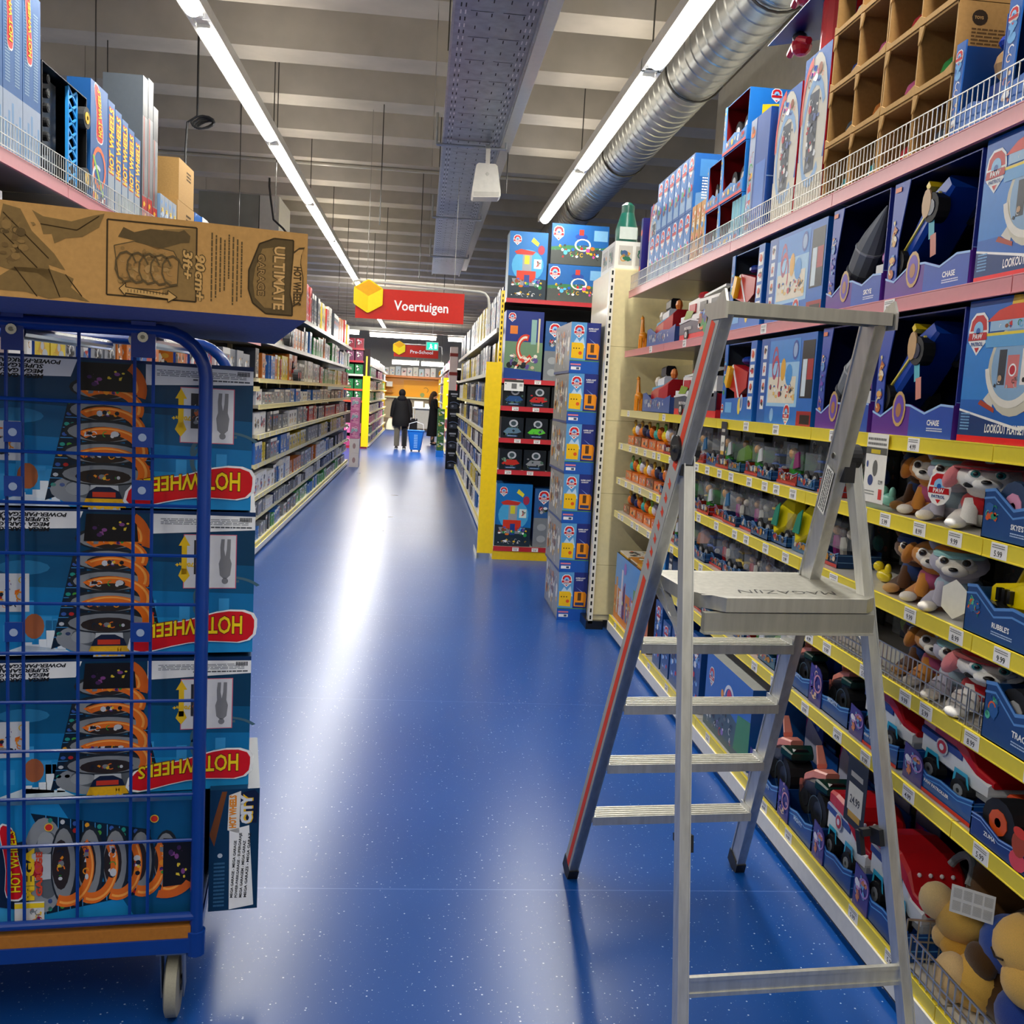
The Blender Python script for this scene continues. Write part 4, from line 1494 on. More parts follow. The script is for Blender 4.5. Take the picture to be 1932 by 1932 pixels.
p_plane = Proto('rescue_plane_box', 'toy box', [('carton', b, 1), ('toy_plane', toy_plane(.38, .3), 1)])

# --- boat in a clear-fronted tray, fire engine playset, giraffe
b = tray(.52, .22, .1, 0x3458a0)
F = Fr((0, 0, 0), (1, 0, 0), (0, 0, 1))
b.busy(F, .02, .01, .4, .07, [0xd87040, 0xf0f0f0, 0x8aa0b8, 0xb8c0cc, 0x6a7a90], 28, 1, 5, .7)
q = MB()
q.box(.0, .5, .18, .2, .1, .25, 0x7a8a90, 'clear')
p_boat = Proto('toy_boat_pack', 'toy', [('tray', b, 1), ('toy_boat', toy_boat(.44, .24), 1), ('clear_cover', q, 1)])
b = MB()
b.dm = 'gloss'
b.box(0, .56, 0, .18, 0, .035, 0xd0242c)
F = FB(.56, .18, .25, 'front')
b.prism(Fr((0, .002, 0), (1, 0, 0), (0, 0, 1)), [(.0, .03), (.56, .03), (.56, .11), (.3, .08), (.16, .1), (.0, .09)], .004, 0x4a4e60, 'gloss')
b.poly(F, [(.0, .09), (.16, .1), (.3, .08), (.3, .074), (.16, .092), (0, .082)], 0xe8e8ea, 12)
b.poly(F, [(.06, .1), (.16, .1), (.2, .13), (.1, .14)], 0x8aa828, 10)
b.text(F, 'FIRE STATION', .08, .05, .018, WHITE, 12, bold=.03, width=.1)
b.busy(F, .26, .01, .14, .13, PAWP, 18, 12, 4, .5)
q = toy_engine(.54, .25)
p_engine = Proto('fire_engine_playset', 'toy', [('base_card', b, 1), ('toy_fire_engine', q, 1)])
p_giraffe = Proto('toy_giraffe', 'toy', [('toy_giraffe', toy_giraffe(), 0)], smooth=True)

for lv, nm in (('pink', 'second pink shelf'), ('y1', 'highest yellow shelf')):
    onR(p_look, 2.375, lv, .02, f'blue lookout playset carton with red-roofed tower print on the {nm}', 'lookout playset cartons')
    onR(p_racer, 2.845, lv, .02, f'purple window carton holding a dark blue racer, on the {nm}', 'purple window cartons')
    onR(p_rocket, 3.275, lv, .02, f'purple window carton holding a grey rocket, on the {nm}', 'purple window cartons')
    onR(p_draw, 3.885, lv, .02, f'blue carton with cream picture panel between plane and rocket, on the {nm}', 'cartons between plane and rocket')
    onR(p_plane, 4.355, lv, .02, f'blue window carton with red toy plane on the {nm}', 'red plane cartons')
    onR(p_boat, 6.02, lv, .03, f'red and blue toy boat in an open tray on the {nm}', 'boat packs', scale=(1.3, 1, 1.15))
    onR(p_engine, 5.24, lv, .03, f'red and white fire engine playset on the {nm}', 'fire engine playsets', scale=(1.35, 1, 1.1))
    onR(p_giraffe, 6.36, lv, .02, f'orange toy giraffe at the far end of the {nm}', 'orange toy giraffes')
    # smaller packs standing behind the playsets
    rn = random.Random(len(nm))
    for k in range(9):
        q = MB()
        ww, hh = .085, .2 + .03 * (k % 3)
        q.box(0, ww, 0, .05, 0, hh, [0x3a4250, 0x6a3030, 0x2a3a5a, 0x20242c][k % 4], 'gloss')
        palette_pack(q, FB(ww, .05, hh, 'front'), ww, hh, [0xb03030, 0xd8d8d8, 0x405080, 0xc8902a, 0x506050], k + 3, n=16)
        pr = Proto('small_toy_pack', 'toy box', [('small_toy_pack', q, 0)])
        onR(pr, 6.1 - k * .18, lv, .34, f'small dark pack behind boat, {ORD[k]} from far, {nm}', 'small packs behind the playsets')

# --- top shelf -------------------------------------------------------------
ZT = SZ['top']


def plain_box(w, d, h, base, side=None, top=None, front=None, nm='toy_box', cat='toy box', right=None, left=None):
    b = MB()
    b.dm = 'gloss'
    b.box(0, w, 0, d, 0, h, {'*': base, 'right': side or base, 'left': side or base, 'top': top or base})
    if front:
        front(b, FB(w, d, h, 'front'), w, h)
    if right:
        right(b, FB(w, d, h, 'right'), d, h)
    if left:
        left(b, FB(w, d, h, 'left'), d, h)
    return Proto(nm, cat, [(nm, b, 0)])


def tower_front(b, F, w, h):
    b.disc(F, w * .5, h * .52, w * .5, 0xc4c0b4, .8, ry=h * .47, n=24)
    b.poly(F, [(0, 0), (w, 0), (w, h * .3), (0, h * .35)], 0xc8c2b0, 1)
    b.arc(F, w * .5, h * .5, w * .4, w * .08, .5, 5.5, 0x7aa0c8, 1.6, sy=h / w * .8)
    b.rect(F, w * .3, h * .25, w * .35, h * .5, 0x3a4250, 1.8)
    b.busy(F, w * .22, h * .25, w * .55, h * .5, [0xd8dce0, 0x8a9098, 0xb03040, 0x202428, 0xe8e4dc, 0x5a6a9a], 40, 2, 6, .26)
    b.busy(F, w * .1, h * .78, w * .8, h * .2, PAWP, 14, 2, 8, .5)
    b.arc(F, w * .35, h * .66, w * .34, w * .07, 1.6, 3.4, 0xd04a40, 3, sy=2)


def red_ribs(b, F, w, h):
    for k in range(6):
        b.rect(F, w * (.2 + .1 * k), h * .3, w * .03, h * .4, 0x8a1018, 1)
    b.rect(F, w * .1, h * .74, w * .8, h * .2, 0xd03038, 1)


p_tower = plain_box(.24, .36, .5, 0x2a62b0, 0xb01820, 0x8a1820, tower_front, 'tall_tower_box', right=red_ribs)
p_tower2 = plain_box(.24, .36, .56, 0x2a62b0, 0xb01820, 0x8a1820, tower_front, 'tall_tower_box', right=red_ribs)
onR(p_tower, 3.95, 'top', .03, 'tall tower playset box with red side, farther of the two by the cardboard trays', 'tall tower boxes')
onR(p_tower2, 3.69, 'top', .03, 'tall tower playset box with red side, beside the cardboard trays', 'tall tower boxes')
onR(p_tower, 6.2, 'top', .04, 'tall tower playset box with thin red side near the far end of the top shelf', 'tall tower boxes', scale=(1, .3, .98))
# red canister-like boxes with dark blue roof flaps on top of the tower box
for k, (z, lab) in enumerate(((.563, 'lower'), (.752, 'upper'))):
    b = MB()
    b.dm = 'gloss'
    b.box(.02, .3, .05, .34, 0, .18, {'*': 0x1c2468, 'right': 0xc82028})
    b.cyl((.14, .1, 0), (.14, .1, .178), .1, 0xd0242a, 'plastic', 20)
    G = MB()
    G.dm = 'gloss'
    G.prism(Fr((0, -.0, .182), (1, 0, .0), (0, 1, .0)), [(-.37, -.03), (.3, -.05), (.3, .36), (-.1, .36)], .004, 0x1c2468, 'gloss')
    G.rect(Fr((0.1, .05, .187), (1, 0, 0), (0, 1, 0)), 0, 0, .1, .1, 0xc83a30, 1)
    q = MB()
    q.dm = 'plastic'
    q.ell((-.2, .05, .13), (.045, .04, .035), 0xc82030)
    q.tube([(-.3, .04, .13), (-.2, .03, .16), (-.1, .04, .12)], .014, 0xd02838)
    q.ell((-.2, .04, .165), (.03, .03, .02), 0x20242c)
    pr = Proto('red_canister_playset', 'toy', [('canister', b, 1), ('roof_flap', G, 1), ('toy_helicopter', q, 1)])
    onR(pr, 3.72, 'top', .04, f'red canister playset with dark blue roof flap, {lab} of two above the tower box', 'red canister playsets', dz=z)

# dark thin panel box, light blue boxes in two layers
p_panel = plain_box(.05, .3, .46, 0x1c2470, 0x18206a, None, lambda b, F, w, h: (b.disc(F, w * .5, h * .8, .02, 0xd8402a, 1), b.disc(F, w * .5, h * .3, .02, 0xd8402a, 1)), 'thin_toy_box')
onR(p_panel, 6.45, 'top', .04, 'thin dark blue box at the far end of the top pink shelf')


def ltblue(b, F, w, h):
    b.rect(F, w * .06, h * .05, w * .88, h * .9, 0x2f74b8, .6)
    b.poly(F, [(w * .1, h * .05), (w * .9, h * .05), (w * .7, h * .5), (w * .2, h * .4)], 0x88a8c8, 1)
    badge(b, F, w * .5, h * .78, w * .7, 1, False)
    b.busy(F, w * .1, h * .1, w * .8, h * .5, PAWP, 10, 2, 3, .45)


def ltblue_side(b, F, w, h):
    b.poly(F, [(w * .05, h * .04), (w * .9, h * .04), (w * .9, h * .5), (w * .05, h * .3)], 0x6a98c8, 1)
    b.rect(F, w * .1, h * .6, w * .3, h * .3, 0x4a88c4, 1)
    b.scribble(F, w * .15, h * .2, w * .6, h * .4, 8, 0xe8f2fa, 2, 4)


p_lb = plain_box(.13, .3, .29, 0x1e5ca4, 0x2463ac, 0x3a80c0, ltblue, 'slim_blue_box', right=ltblue_side)
for k in range(7):
    y = 6.12 - k * .135
    onR(p_lb, y, 'top', .03, f'slim light blue box, lower layer, top shelf, {ORD[k]} from far', 'slim light blue boxes')
    if k > 0:
        onR(p_lb, y, 'top', .03, f'slim light blue box, upper layer, top shelf, {ORD[k - 1]} from far', 'slim light blue boxes', dz=.292)

# orange-brown slim boxes then red open cartons with cars, three high
p_ob = plain_box(.075, .25, .3, 0xc88a30, 0x7a5a3a, None, lambda b, F, w, h: b.busy(F, 0, 0, w, h, [0xf0c030, 0xd86020, 0x4a90d0, 0x2a2a2a, 0xe8e0d0], 24, 1, 3, .6), 'slim_picture_box')
for k in range(3):
    onR(p_ob, 5.16 - k * .085, 'top', .03, f'slim yellow-brown picture box beside the red car cartons, {ORD[k]} from the far end', 'slim picture boxes')
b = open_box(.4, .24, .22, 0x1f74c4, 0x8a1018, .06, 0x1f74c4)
F = FB(.4, .24, .22, 'front')
b.prism(Fr((0, 0, 0), (1, 0, 0), (0, 0, 1)), [(0, 0), (.4, 0), (.4, .06), (.3, .05), (.2, .07), (.05, .05), (.03, .22), (0, .22)], .004, 0x3a86cc, 'gloss')
b.rect(F, 0, 0, .4, .012, 0xe02a28, 11)
b.busy(F, .05, .012, .33, .045, [0xf0f0f0, 0xe8c030, 0x2a60b0, 0xd03a30], 22, 11, 3, .9)
b.busy(F, .002, .06, .026, .15, [0xf0e8e0, 0xe8c030, 0x6ab0e0], 12, 11, 5, .9)
G = FB(.4, .24, .22, 'right')
b.poly(G, [(.06, .08), (.2, .08), (.22, .12), (.16, .16), (.06, .15)], 0xf0d020, 1)
b.text(G, 'RC', .09, .095, .045, 0x3a3a60, 2, bold=.03)
badge(b, G, .12, .19, .05, 2, False)
q = toy_truck(0xd03028, 0xe8e8e8, 1.0)
q2 = MB()
q2.v, q2.f, q2.c, q2.m = [(x + .1, y + .05, z + .02) for x, y, z in q.v], q.f, q.c, q.m
p_rc = Proto('car_window_box', 'toy box', [('carton', b, 1), ('toy_car', q2, 1)])
for c in range(2):
    for r in range(3):
        if c == 0 and r == 2:
            continue
        onR(p_rc, (4.9, 4.68)[c] if True else 0, 'top', .03 + .0 * c, f'red-lined open carton with a red toy car, {"farther" if c == 0 else "nearer"} column, {["bottom", "middle", "top"][r]} layer', 'red-lined car cartons', dz=r * .222, scale=(.52 if c == 0 else .85, 1, 1))
p_tall = plain_box(.24, .34, .5, 0x1d4f9e, 0x184a98, 0x2a60b0, lambda b, F, w, h: (b.rect(F, 0, 0, w * .3, h, 0x9aa8c0, 1), b.busy(F, 0, 0, w * .3, h, PAWP, 20, 1.5, 5, .9), b.rect(F, w * .4, h * .1, w * .5, h * .5, 0x2f6cc0, 1)), 'tall_blue_box',
                    right=lambda b, F, w, h: (b.rect(F, w * .2, h * .5, w * .6, h * .4, 0x2a66b8, 1), b.rect(F, 0, h * .45, w, .004, 0x8ab0e0, 2)))
onR(p_tall, 4.28, 'top', .03, 'tall plain blue box between red car cartons and the tower boxes')
p_aqua = plain_box(.035, .24, .2, 0x3aa0b8, 0xbfe4ea, None, None, 'slim_game_box')
for k in range(4):
    onR(p_aqua, 4.47 - k * .045, 'top', .03, f'slim aqua box in front of the red car cartons, {ORD[k]} from the far end', 'slim aqua boxes')

# corrugated display trays with goods in their cells
CELL_W, CELL_H = .205, .185
b = MB()
b.dm = 'brown_card'
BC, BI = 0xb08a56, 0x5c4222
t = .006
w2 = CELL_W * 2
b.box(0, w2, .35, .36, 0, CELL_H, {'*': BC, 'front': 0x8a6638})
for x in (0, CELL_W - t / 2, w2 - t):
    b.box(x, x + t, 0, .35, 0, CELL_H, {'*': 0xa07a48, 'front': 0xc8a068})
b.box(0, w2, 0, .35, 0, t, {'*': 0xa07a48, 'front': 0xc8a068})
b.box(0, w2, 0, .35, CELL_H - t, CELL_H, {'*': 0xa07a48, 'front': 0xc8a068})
F = Fr((0, 0, 0), (1, 0, 0), (0, 0, 1))
for x0 in (0, CELL_W):
    b.prism(Fr((0, .001, 0), (1, 0, 0), (0, 0, 1)), [(x0, 0), (x0 + CELL_W, 0), (x0 + CELL_W, .028), (x0 + CELL_W * .8, .016), (x0 + CELL_W * .15, .014), (x0, .028)], .005, 0xc29a60, 'brown_card')
    b.prism(Fr((0, .001, 0), (1, 0, 0), (0, 0, 1)), [(x0, CELL_H), (x0 + .03, CELL_H - .004), (x0 + .012, CELL_H - .04), (x0, CELL_H - .05)], .005, 0xc29a60, 'brown_card')
G = FB(w2, .36, CELL_H, 'right')
b.disc(G, .06, CELL_H * .78, .022, 0x2c1f14, 1, ry=.02)
b.text(G, 'TOYS', .045, CELL_H * .76, .01, 0xb08a56, 2, bold=.03)
b.scribble(G, .04, .02, .26, .1, 11, 0x5a4022, 1, 4)
b.rect(G, .15, .02, .002, .12, 0x4a3418, 1)
b.rect(G, .2, CELL_H * .72, .1, .035, 0x8a6638, 1)
for k in range(14):
    b.rect(G, .205 + k * .0065, CELL_H * .74, .003, .025, 0x2c1f14, 1.5)
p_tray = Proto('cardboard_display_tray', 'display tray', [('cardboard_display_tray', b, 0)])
cols = {0: 'farther', 1: 'nearer'}
rows = ['bottom', 'second', 'third', 'fourth', 'fifth']
hats = [0x2f9a4a, 0x3ab0b8, 0xc82838, 0x4a5a68, 0xc8782a, 0x7a9a3a, 0x2a50a8, 0xd868a0]


def headset(c):
    q = MB()
    q.dm = 'plastic'
    q.ell((.07, .06, .04), (.045, .045, .04), c)
    q.prism(Fr((.03, .02, 0), (1, 0, 0), (0, .2, .98)), [(0, 0), (.12, 0), (.13, .045), (.09, .085), (.06, .05), (.02, .05)], .004, 0x3a66b4, 'gloss')
    F = Fr((.03, .0155, 0), (1, 0, 0), (0, .2, .98))
    q.busy(F, .0, .0, .12, .045, [0xf0f0f0, 0xe8a060, 0x2a50a0, c], 12, 1, 4, .8)
    q.disc(F, .095, .045, .018, 0xe8c8a0, 4)
    return q


p_hats = [Proto('toy_cap_pack', 'toy', [('cap', headset(c), 0)]) for c in hats]
k = 0
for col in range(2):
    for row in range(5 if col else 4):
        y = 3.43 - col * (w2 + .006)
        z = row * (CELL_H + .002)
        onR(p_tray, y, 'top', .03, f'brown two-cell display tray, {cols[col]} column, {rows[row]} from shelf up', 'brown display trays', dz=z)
        for cell in range(2):
            if row < 5 and not (row == 0 and col == 0 and cell == 5):
                ci = (k * 3 + cell) % 8 if row else (1, 1, 2, 3)[col * 2 + cell]
                onR(p_hats[ci], y - cell * CELL_W - .02, 'top', .045, f'toy cap in the {"far" if cell == 0 else "near"} cell, {rows[row]} tray, {cols[col]} column', 'toy caps in the display trays', dz=z + .0065)
        k += 1
# open blue boxes beyond the trays
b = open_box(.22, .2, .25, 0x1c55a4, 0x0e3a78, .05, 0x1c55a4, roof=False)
F = FB(.22, .2, .25, 'front')
b.prism(Fr((0, 0, 0), (1, 0, 0), (0, 0, 1)), [(0, 0), (.22, 0), (.22, .05), (.1, .08), (.035, .07), (.045, .25), (0, .25)], .004, 0x2a66b8, 'gloss')
b.busy(F, .0, .02, .04, .2, [0xf0f0f0, 0xe89a80, 0x6ab0e8, 0xf0d8c0], 16, 11, 5, .9)
badge(b, F, .02, .21, .035, 12, False)
q = MB()
q.dm = 'plastic'
q.ell((.12, .08, .17), (.04, .04, .045), 0xb89468)
q.ell((.12, .08, .225), (.035, .035, .02), 0x2a48b8)
q.box(.08, .17, .05, .12, .005, .125, 0x24408f)
q.box(.17, .2, .03, .06, .1, .14, 0xf0d020)
p_fig = Proto('figure_window_box', 'toy box', [('carton', b, 1), ('toy_figure', q, 1)])
onR(p_fig, 2.585, 'top', .03, 'open blue carton with a figure in a blue cap, right beside the display trays', 'blue figure cartons')
onR(p_fig, 2.355, 'top', .03, 'open blue carton with a figure, next after the one beside the trays', 'blue figure cartons', scale=(1.2, 1, 1.1))
p_fort = plain_box(.26, .25, .3, 0x6a4a2a, 0x7a5530, None, lambda b, F, w, h: (b.rect(F, 0, h * .75, w, h * .12, 0xe8741c, 1), b.rect(F, 0, h * .1, w, h * .15, 0xf0ece0, 1), b.busy(F, 0, h * .25, w, h * .5, [0x2a1c10, 0xc8862a, 0x8a5a2a], 20, 1, 4, .4)), 'castle_toy_box')
onR(p_fort, 2.35, 'top', .03, 'brown castle toy box stacked on the nearest figure carton', dz=.277)

# ------------------------------------------------------------------ plush puppies


def puppy(fur, face, hat=None, hatc=0, ears=None, chest=None, earh=False, eye=0x3a2a20, vest=None, spots=None):
    """generic seated plush dog facing -y, about 0.27 high"""
    parts = []
    b = MB()
    b.dm = 'fabric'
    b.ell((0, .05, .075), (.06, .055, .078), fur, n=16)
    b.ell((0, .02, .155), (.052, .045, .05), fur, n=16)
    for s in (-1, 1):
        b.tube([(s * .032, .015, .11), (s * .036, -.008, .06), (s * .036, -.02, .02)], [.02, .019, .02], fur, n=10)
        b.tube([(s * .05, .06, .04), (s * .062, .0, .022), (s * .06, -.04, .02)], [.03, .026, .022], fur, n=10)
    b.tube([(0, .1, .04), (.02, .13, .06), (.03, .14, .09)], [.015, .014, .01], fur, n=8)
    b.ell((0, .0, .2), (.076, .064, .064), fur, n=18)
    parts.append(('body', b, 1))
    q = MB()
    q.dm = 'fabric'
    q.ell((0, -.058, .178), (.034, .032, .025), face, n=14)
    q.ell((0, -.036, .198), (.056, .034, .04), face, n=14)
    parts.append(('muzzle', q, 1))
    q = MB()
    q.ell((0, -.091, .188), (.012, .009, .009), 0x16110f, 'plastic', 10)
    parts.append(('nose', q, 1))
    for s in (-1, 1):
        q = MB()
        q.ell((s * .028, -.06, .216), (.0155, .008, .019), 0xf8f6f0, 'plastic', 10)
        q.ell((s * .027, -.067, .215), (.011, .004, .014), eye, 'plastic', 10)
        q.ell((s * .026, -.0705, .215), (.006, .002, .009), 0x0c0a0a, 'plastic', 8)
        parts.append(('eye', q, 1))
        q = MB()
        e = ears or fur
        if earh:
            q.ell((s * .06, .005, .262), (.02, .012, .034), e, 'fabric', 10, Matrix.Rotation(s * .35, 3, 'Y'))
        else:
            q.ell((s * .082, .0, .195), (.02, .028, .05), e, 'fabric', 12, Matrix.Rotation(s * -.25, 3, 'Y'))
        parts.append(('ear', q, 1))
        q = MB()
        q.ell((s * .06, -.05, .022), (.025, .028, .021), face, 'fabric', 12)
        parts.append(('paw', q, 1))
    if hat:
        q = MB()
        q.ell((0, .006, .243), (.068, .06, .034), hatc, 'fabric', 16)
        if hat == 'brim':
            q.loft([(0, .0, .232, .082, .078), (0, 0, .238, .084, .08), (0, 0, .243, .06, .055)], hatc, 'fabric', 20)
            q.ell((0, -.045, .258), (.012, .006, .01), 0xd8d8d8, 'plastic', 8)
        else:
            q.loft([(0, -.01, .226, .064, .06), (0, -.01, .238, .066, .062), (0, -.01, .25, .058, .054)], 0x9ad0cc if hat == 'band' else hatc, 'fabric', 20)
        parts.append(('cap', q, 1))
    if vest:
        q = MB()
        q.ell((0, .04, .095), (.063, .058, .06), vest, 'fabric', 16)
        parts.append(('vest', q, 1))
    if spots:
        q = MB()
        for x, y, z in ((.05, -.02, .215), (-.04, -.04, .17), (.052, .02, .18), (.03, .0, .05), (-.05, .06, .1)):
            q.ell((x, y, z), (.014, .012, .012), spots, 'fabric', 8)
        parts.append(('spot', q, 1))
    return Proto('plush_puppy', 'plush toy', parts, smooth=True)


BRN, TAN, CR_, GRY = 0x5a3a22, 0xd8a868, 0xf4ece0, 0x9a9aa8
P_brown = puppy(BRN, TAN, 'cap', 0x1c3f80, vest=0x1f3a70, earh=True)
P_gold = puppy(0xd08a3a, CR_, None, ears=0xc07a2c, vest=0xb0507a)
P_grey = puppy(0xb8b4c4, CR_, 'band', 0xe88a34, ears=0xa8a4b4, earh=True, vest=0x9ab0c0)
P_white = puppy(0xf2efe8, 0xf6f3ee, 'brim', 0xb01c24, ears=0xe8888c, spots=0x1c1c20, eye=0x2a7a7a, vest=0xc02028)
sh = {'y2': 'second yellow shelf', 'y3': 'third yellow shelf', 'y4': 'fourth yellow shelf behind wire'}
names = {id(P_brown): 'brown and tan plush puppy with blue cap', id(P_gold): 'golden plush puppy without a cap', id(P_grey): 'grey plush puppy with orange and mint cap', id(P_white): 'white spotted plush puppy with red hat'}


def plush(p, y, lv, back, sc, turn=0, extra=''):
    p.put((XF + back, y, SZ[lv]), RR + turn + .5, f'{names[id(p)]} on the {sh[lv]}', 'seated plush puppies', scale=(sc * 1.12, sc * 1.12, min(sc, .66 if lv != 'y4' else .64)))


for (p, y, back, sc, tu) in ((P_brown, 2.74, .14, .8, .3), (P_gold, 2.63, .11, .8, .2), (P_grey, 2.5, .1, .86, .35), (P_white, 2.34, .1, .95, .45)):
    plush(p, y, 'y2', back, sc, tu)
for (p, y, back, sc, tu) in ((P_brown, 2.66, .11, .85, .3), (P_gold, 2.54, .1, .85, .3), (P_grey, 2.42, .09, .88, .4)):
    plush(p, y, 'y3', back, sc, tu)
for (p, y, back, sc, tu) in ((P_brown, 2.6, .13, .85, .3), (P_gold, 2.49, .11, .88, .3), (P_grey, 2.37, .1, .9, .35), (P_white, 2.24, .1, 1.0, .45)):
    plush(p, y, 'y4', back, sc, tu)
b = MB()
F = Fr((0, 0, 0), (1, 0, 0), (0, 0, 1))
badge(b, F, 0, 0, .075, 1)
b.prism(Fr((0, .001, 0), (1, 0, 0), (0, 0, 1)), [(.04 * math.cos(k * .524), .045 * math.sin(k * .524)) for k in range(12)], .001, 0xf4f4f4, 'card')
b.build('swing_tag', None, (XF + .03, 2.45, 1.40), RR + .3)
tag(bpy.data.objects['swing_tag'], 'round badge swing tag hanging in front of the grey puppy, second yellow shelf', 'tag')
b = MB()
b.prism(F, [((.04 + .006 * (k % 2)) * math.cos(k * .524), (.045 + .006 * (k % 2)) * math.sin(k * .524)) for k in range(12)], .001, 0xf1eee2, 'card')
o = b.build('swing_tag', None, (XF + .035, 2.33, 1.13), RR + .3)
tag(o, 'blank white scalloped swing tag in front of the grey puppy, third yellow shelf', 'tag')

# trays with vehicles at the near end


def vehicle_tray(w, h, toy, txt, base=0x1d4a86, seed=1, nm='vehicle_tray', tn='toy_vehicle'):
    b = tray(w, .2, h, base, 0x5a90d0, back=h * 1.2)
    F = Fr((0, 0, 0), (1, 0, 0), (0, 0, 1))
    b.busy(F, .005, h * .3, w * .2, h * .5, [0x2a8a6a, 0x5ac0a0, 0x2a60a0, 0xe06030], 14, 2, seed, .6)
    b.text(F, txt, w * .34, h * .28, h * .14, WHITE, 3, bold=.03)
    b.scribble(F, w * .34, h * .14, w * .24, h * .09, 2, 0xb0c8e8, 3, seed)
    b.disc(F, w * .78, h * .45, h * .2, 0xe8a860, 3, ry=h * .26)
    b.disc(F, w * .78, h * .52, h * .1, 0xf0d8b8, 4)
    return Proto(nm, 'toy', [('tray', b, 1), (tn, toy, 1)])


def shift(q, dx, dy, dz):
    q.v = [(x + dx, y + dy, z + dz) for x, y, z in q.v]
    return q


yel = MB()
hull(yel, [(.0, .02, .14, .05, .1), (.1, .01, .15, .05, .12), (.2, .01, .15, .05, .17), (.26, .02, .14, .05, .14)], 0xf6dc00, 'plastic')
hull(yel, [(.2, .0, .16, .0, .1), (.3, .02, .14, .0, .05)], 0xe8c800, 'plastic')
for k in range(3):
    yel.box(.05 + .022 * k, .062 + .022 * k, -.001, .012, .07, .1, 0x16161a, 'plastic')
yel.bar((.03, -.004, .06), (.26, -.004, .03), .012, .012, 0x22262a, 'plastic')
yel.tube([(.02, .08, .1), (.05, .08, .15), (.15, .08, .2)], .012, 0xf6dc00, 'plastic')
for x in (.06, .24):
    wheel(yel, x, .02, .035, .035, .03, 0x888888)
p_yel = vehicle_tray(.34, .12, shift(yel, .02, .03, .02), "RUBBLE'S", seed=3, tn='toy_digger')
p_jeep = vehicle_tray(.34, .14, shift(toy_truck(0x4c6a48, 0xa8a8a8, 1.1), .04, .04, .02), "TRACKER'S", seed=4, tn='toy_jeep')
p_blue = vehicle_tray(.34, .12, shift(toy_truck(0x2a5a9a, 0xe8a0c0, 1.1, 0x1c3a60), .04, .04, .02), "SKYE'S", seed=5, tn='toy_car')
onR(p_blue, 2.19, 'y2', .0, 'blue open tray with toy car next to the plush puppies, second yellow shelf')
onR(p_yel, 2.22, 'y3', .0, 'blue open tray with a yellow digger beside the plush puppies, third yellow shelf')
onR(p_jeep, 2.1, 'y4', .0, 'blue open tray with a green jeep at the end of the wire fence')
# dark hanging packs behind the plush toys


def dark_pack(c, seed, w=.13, h=.19):
    b = MB()
    b.box(0, w, 0, .004, 0, h, c, 'card')
    F = Fr((0, 0, 0), (1, 0, 0), (0, 0, 1))
    b.busy(F, .01, .02, w - .02, h - .05, [0x3a3f4a, 0x24407a, 0x6a6e78, 0x16181c, 0xa05a40], 16, 1, seed, .3)
    b.disc(F, w / 2, h * .9, .01, 0xb0b4ba, 2)
    q = MB()
    q.box(w * .1, w * .9, -.035, -.0004, .02, h * .7, 0xc8d0d8, 'clear')
    r = MB()
    r.ell((w / 2, -.015, h * .3), (w * .3, .012, h * .16), [0x2a62c0, 0x4aa0a0, 0x3a3a40, 0x6a8a3a][seed % 4], 'plastic', 8)
    return Proto('blister_pack', 'toy pack', [('backing_card', b, 1), ('clear_blister', q, 1), ('toy_figure', r, 1)])


packs = [dark_pack(c, i) for i, c in enumerate((0x1a1c22, 0x2a2e38, 0x30343c, 0x1c2a48))]
for lv in ('y2', 'y3', 'y4'):
    for k in range(7):
        onR(packs[(k + len(lv)) % 4], 3.2 - k * .15, lv, .33 - .05 * (k % 2), f'dark blister pack at the back, {ORD[k]} from far, {SN[lv]}', 'dark blister packs', dz=.005)
# little green and yellow figures
for k, (y, lv, c, lab) in enumerate(((2.95, 'y2', 0x3a9a2a, 'small green crocodile-like toy'), (2.86, 'y2', 0x8ad0c0, 'small mint toy figure'), (2.98, 'y2', 0x1c3050, 'small navy toy figure'), (2.84, 'y3', 0xe8d020, 'small yellow toy figure'))):
    q = MB()
    q.dm = 'plastic'
    q.ell((0, 0, .02), (.035, .02, .02), c)
    q.ell((-.02, -.01, .045), (.018, .016, .016), c)
    q.ell((.02, .0, .04), (.012, .01, .02), c)
    o = q.build('toy_figure', None, (XF + .1, y, SZ[lv]), RR, True)
    tag(o, f'{lab} standing on the {SN[lv]} near the plush puppies', 'toy')

# --- pink bikes and rescue vans


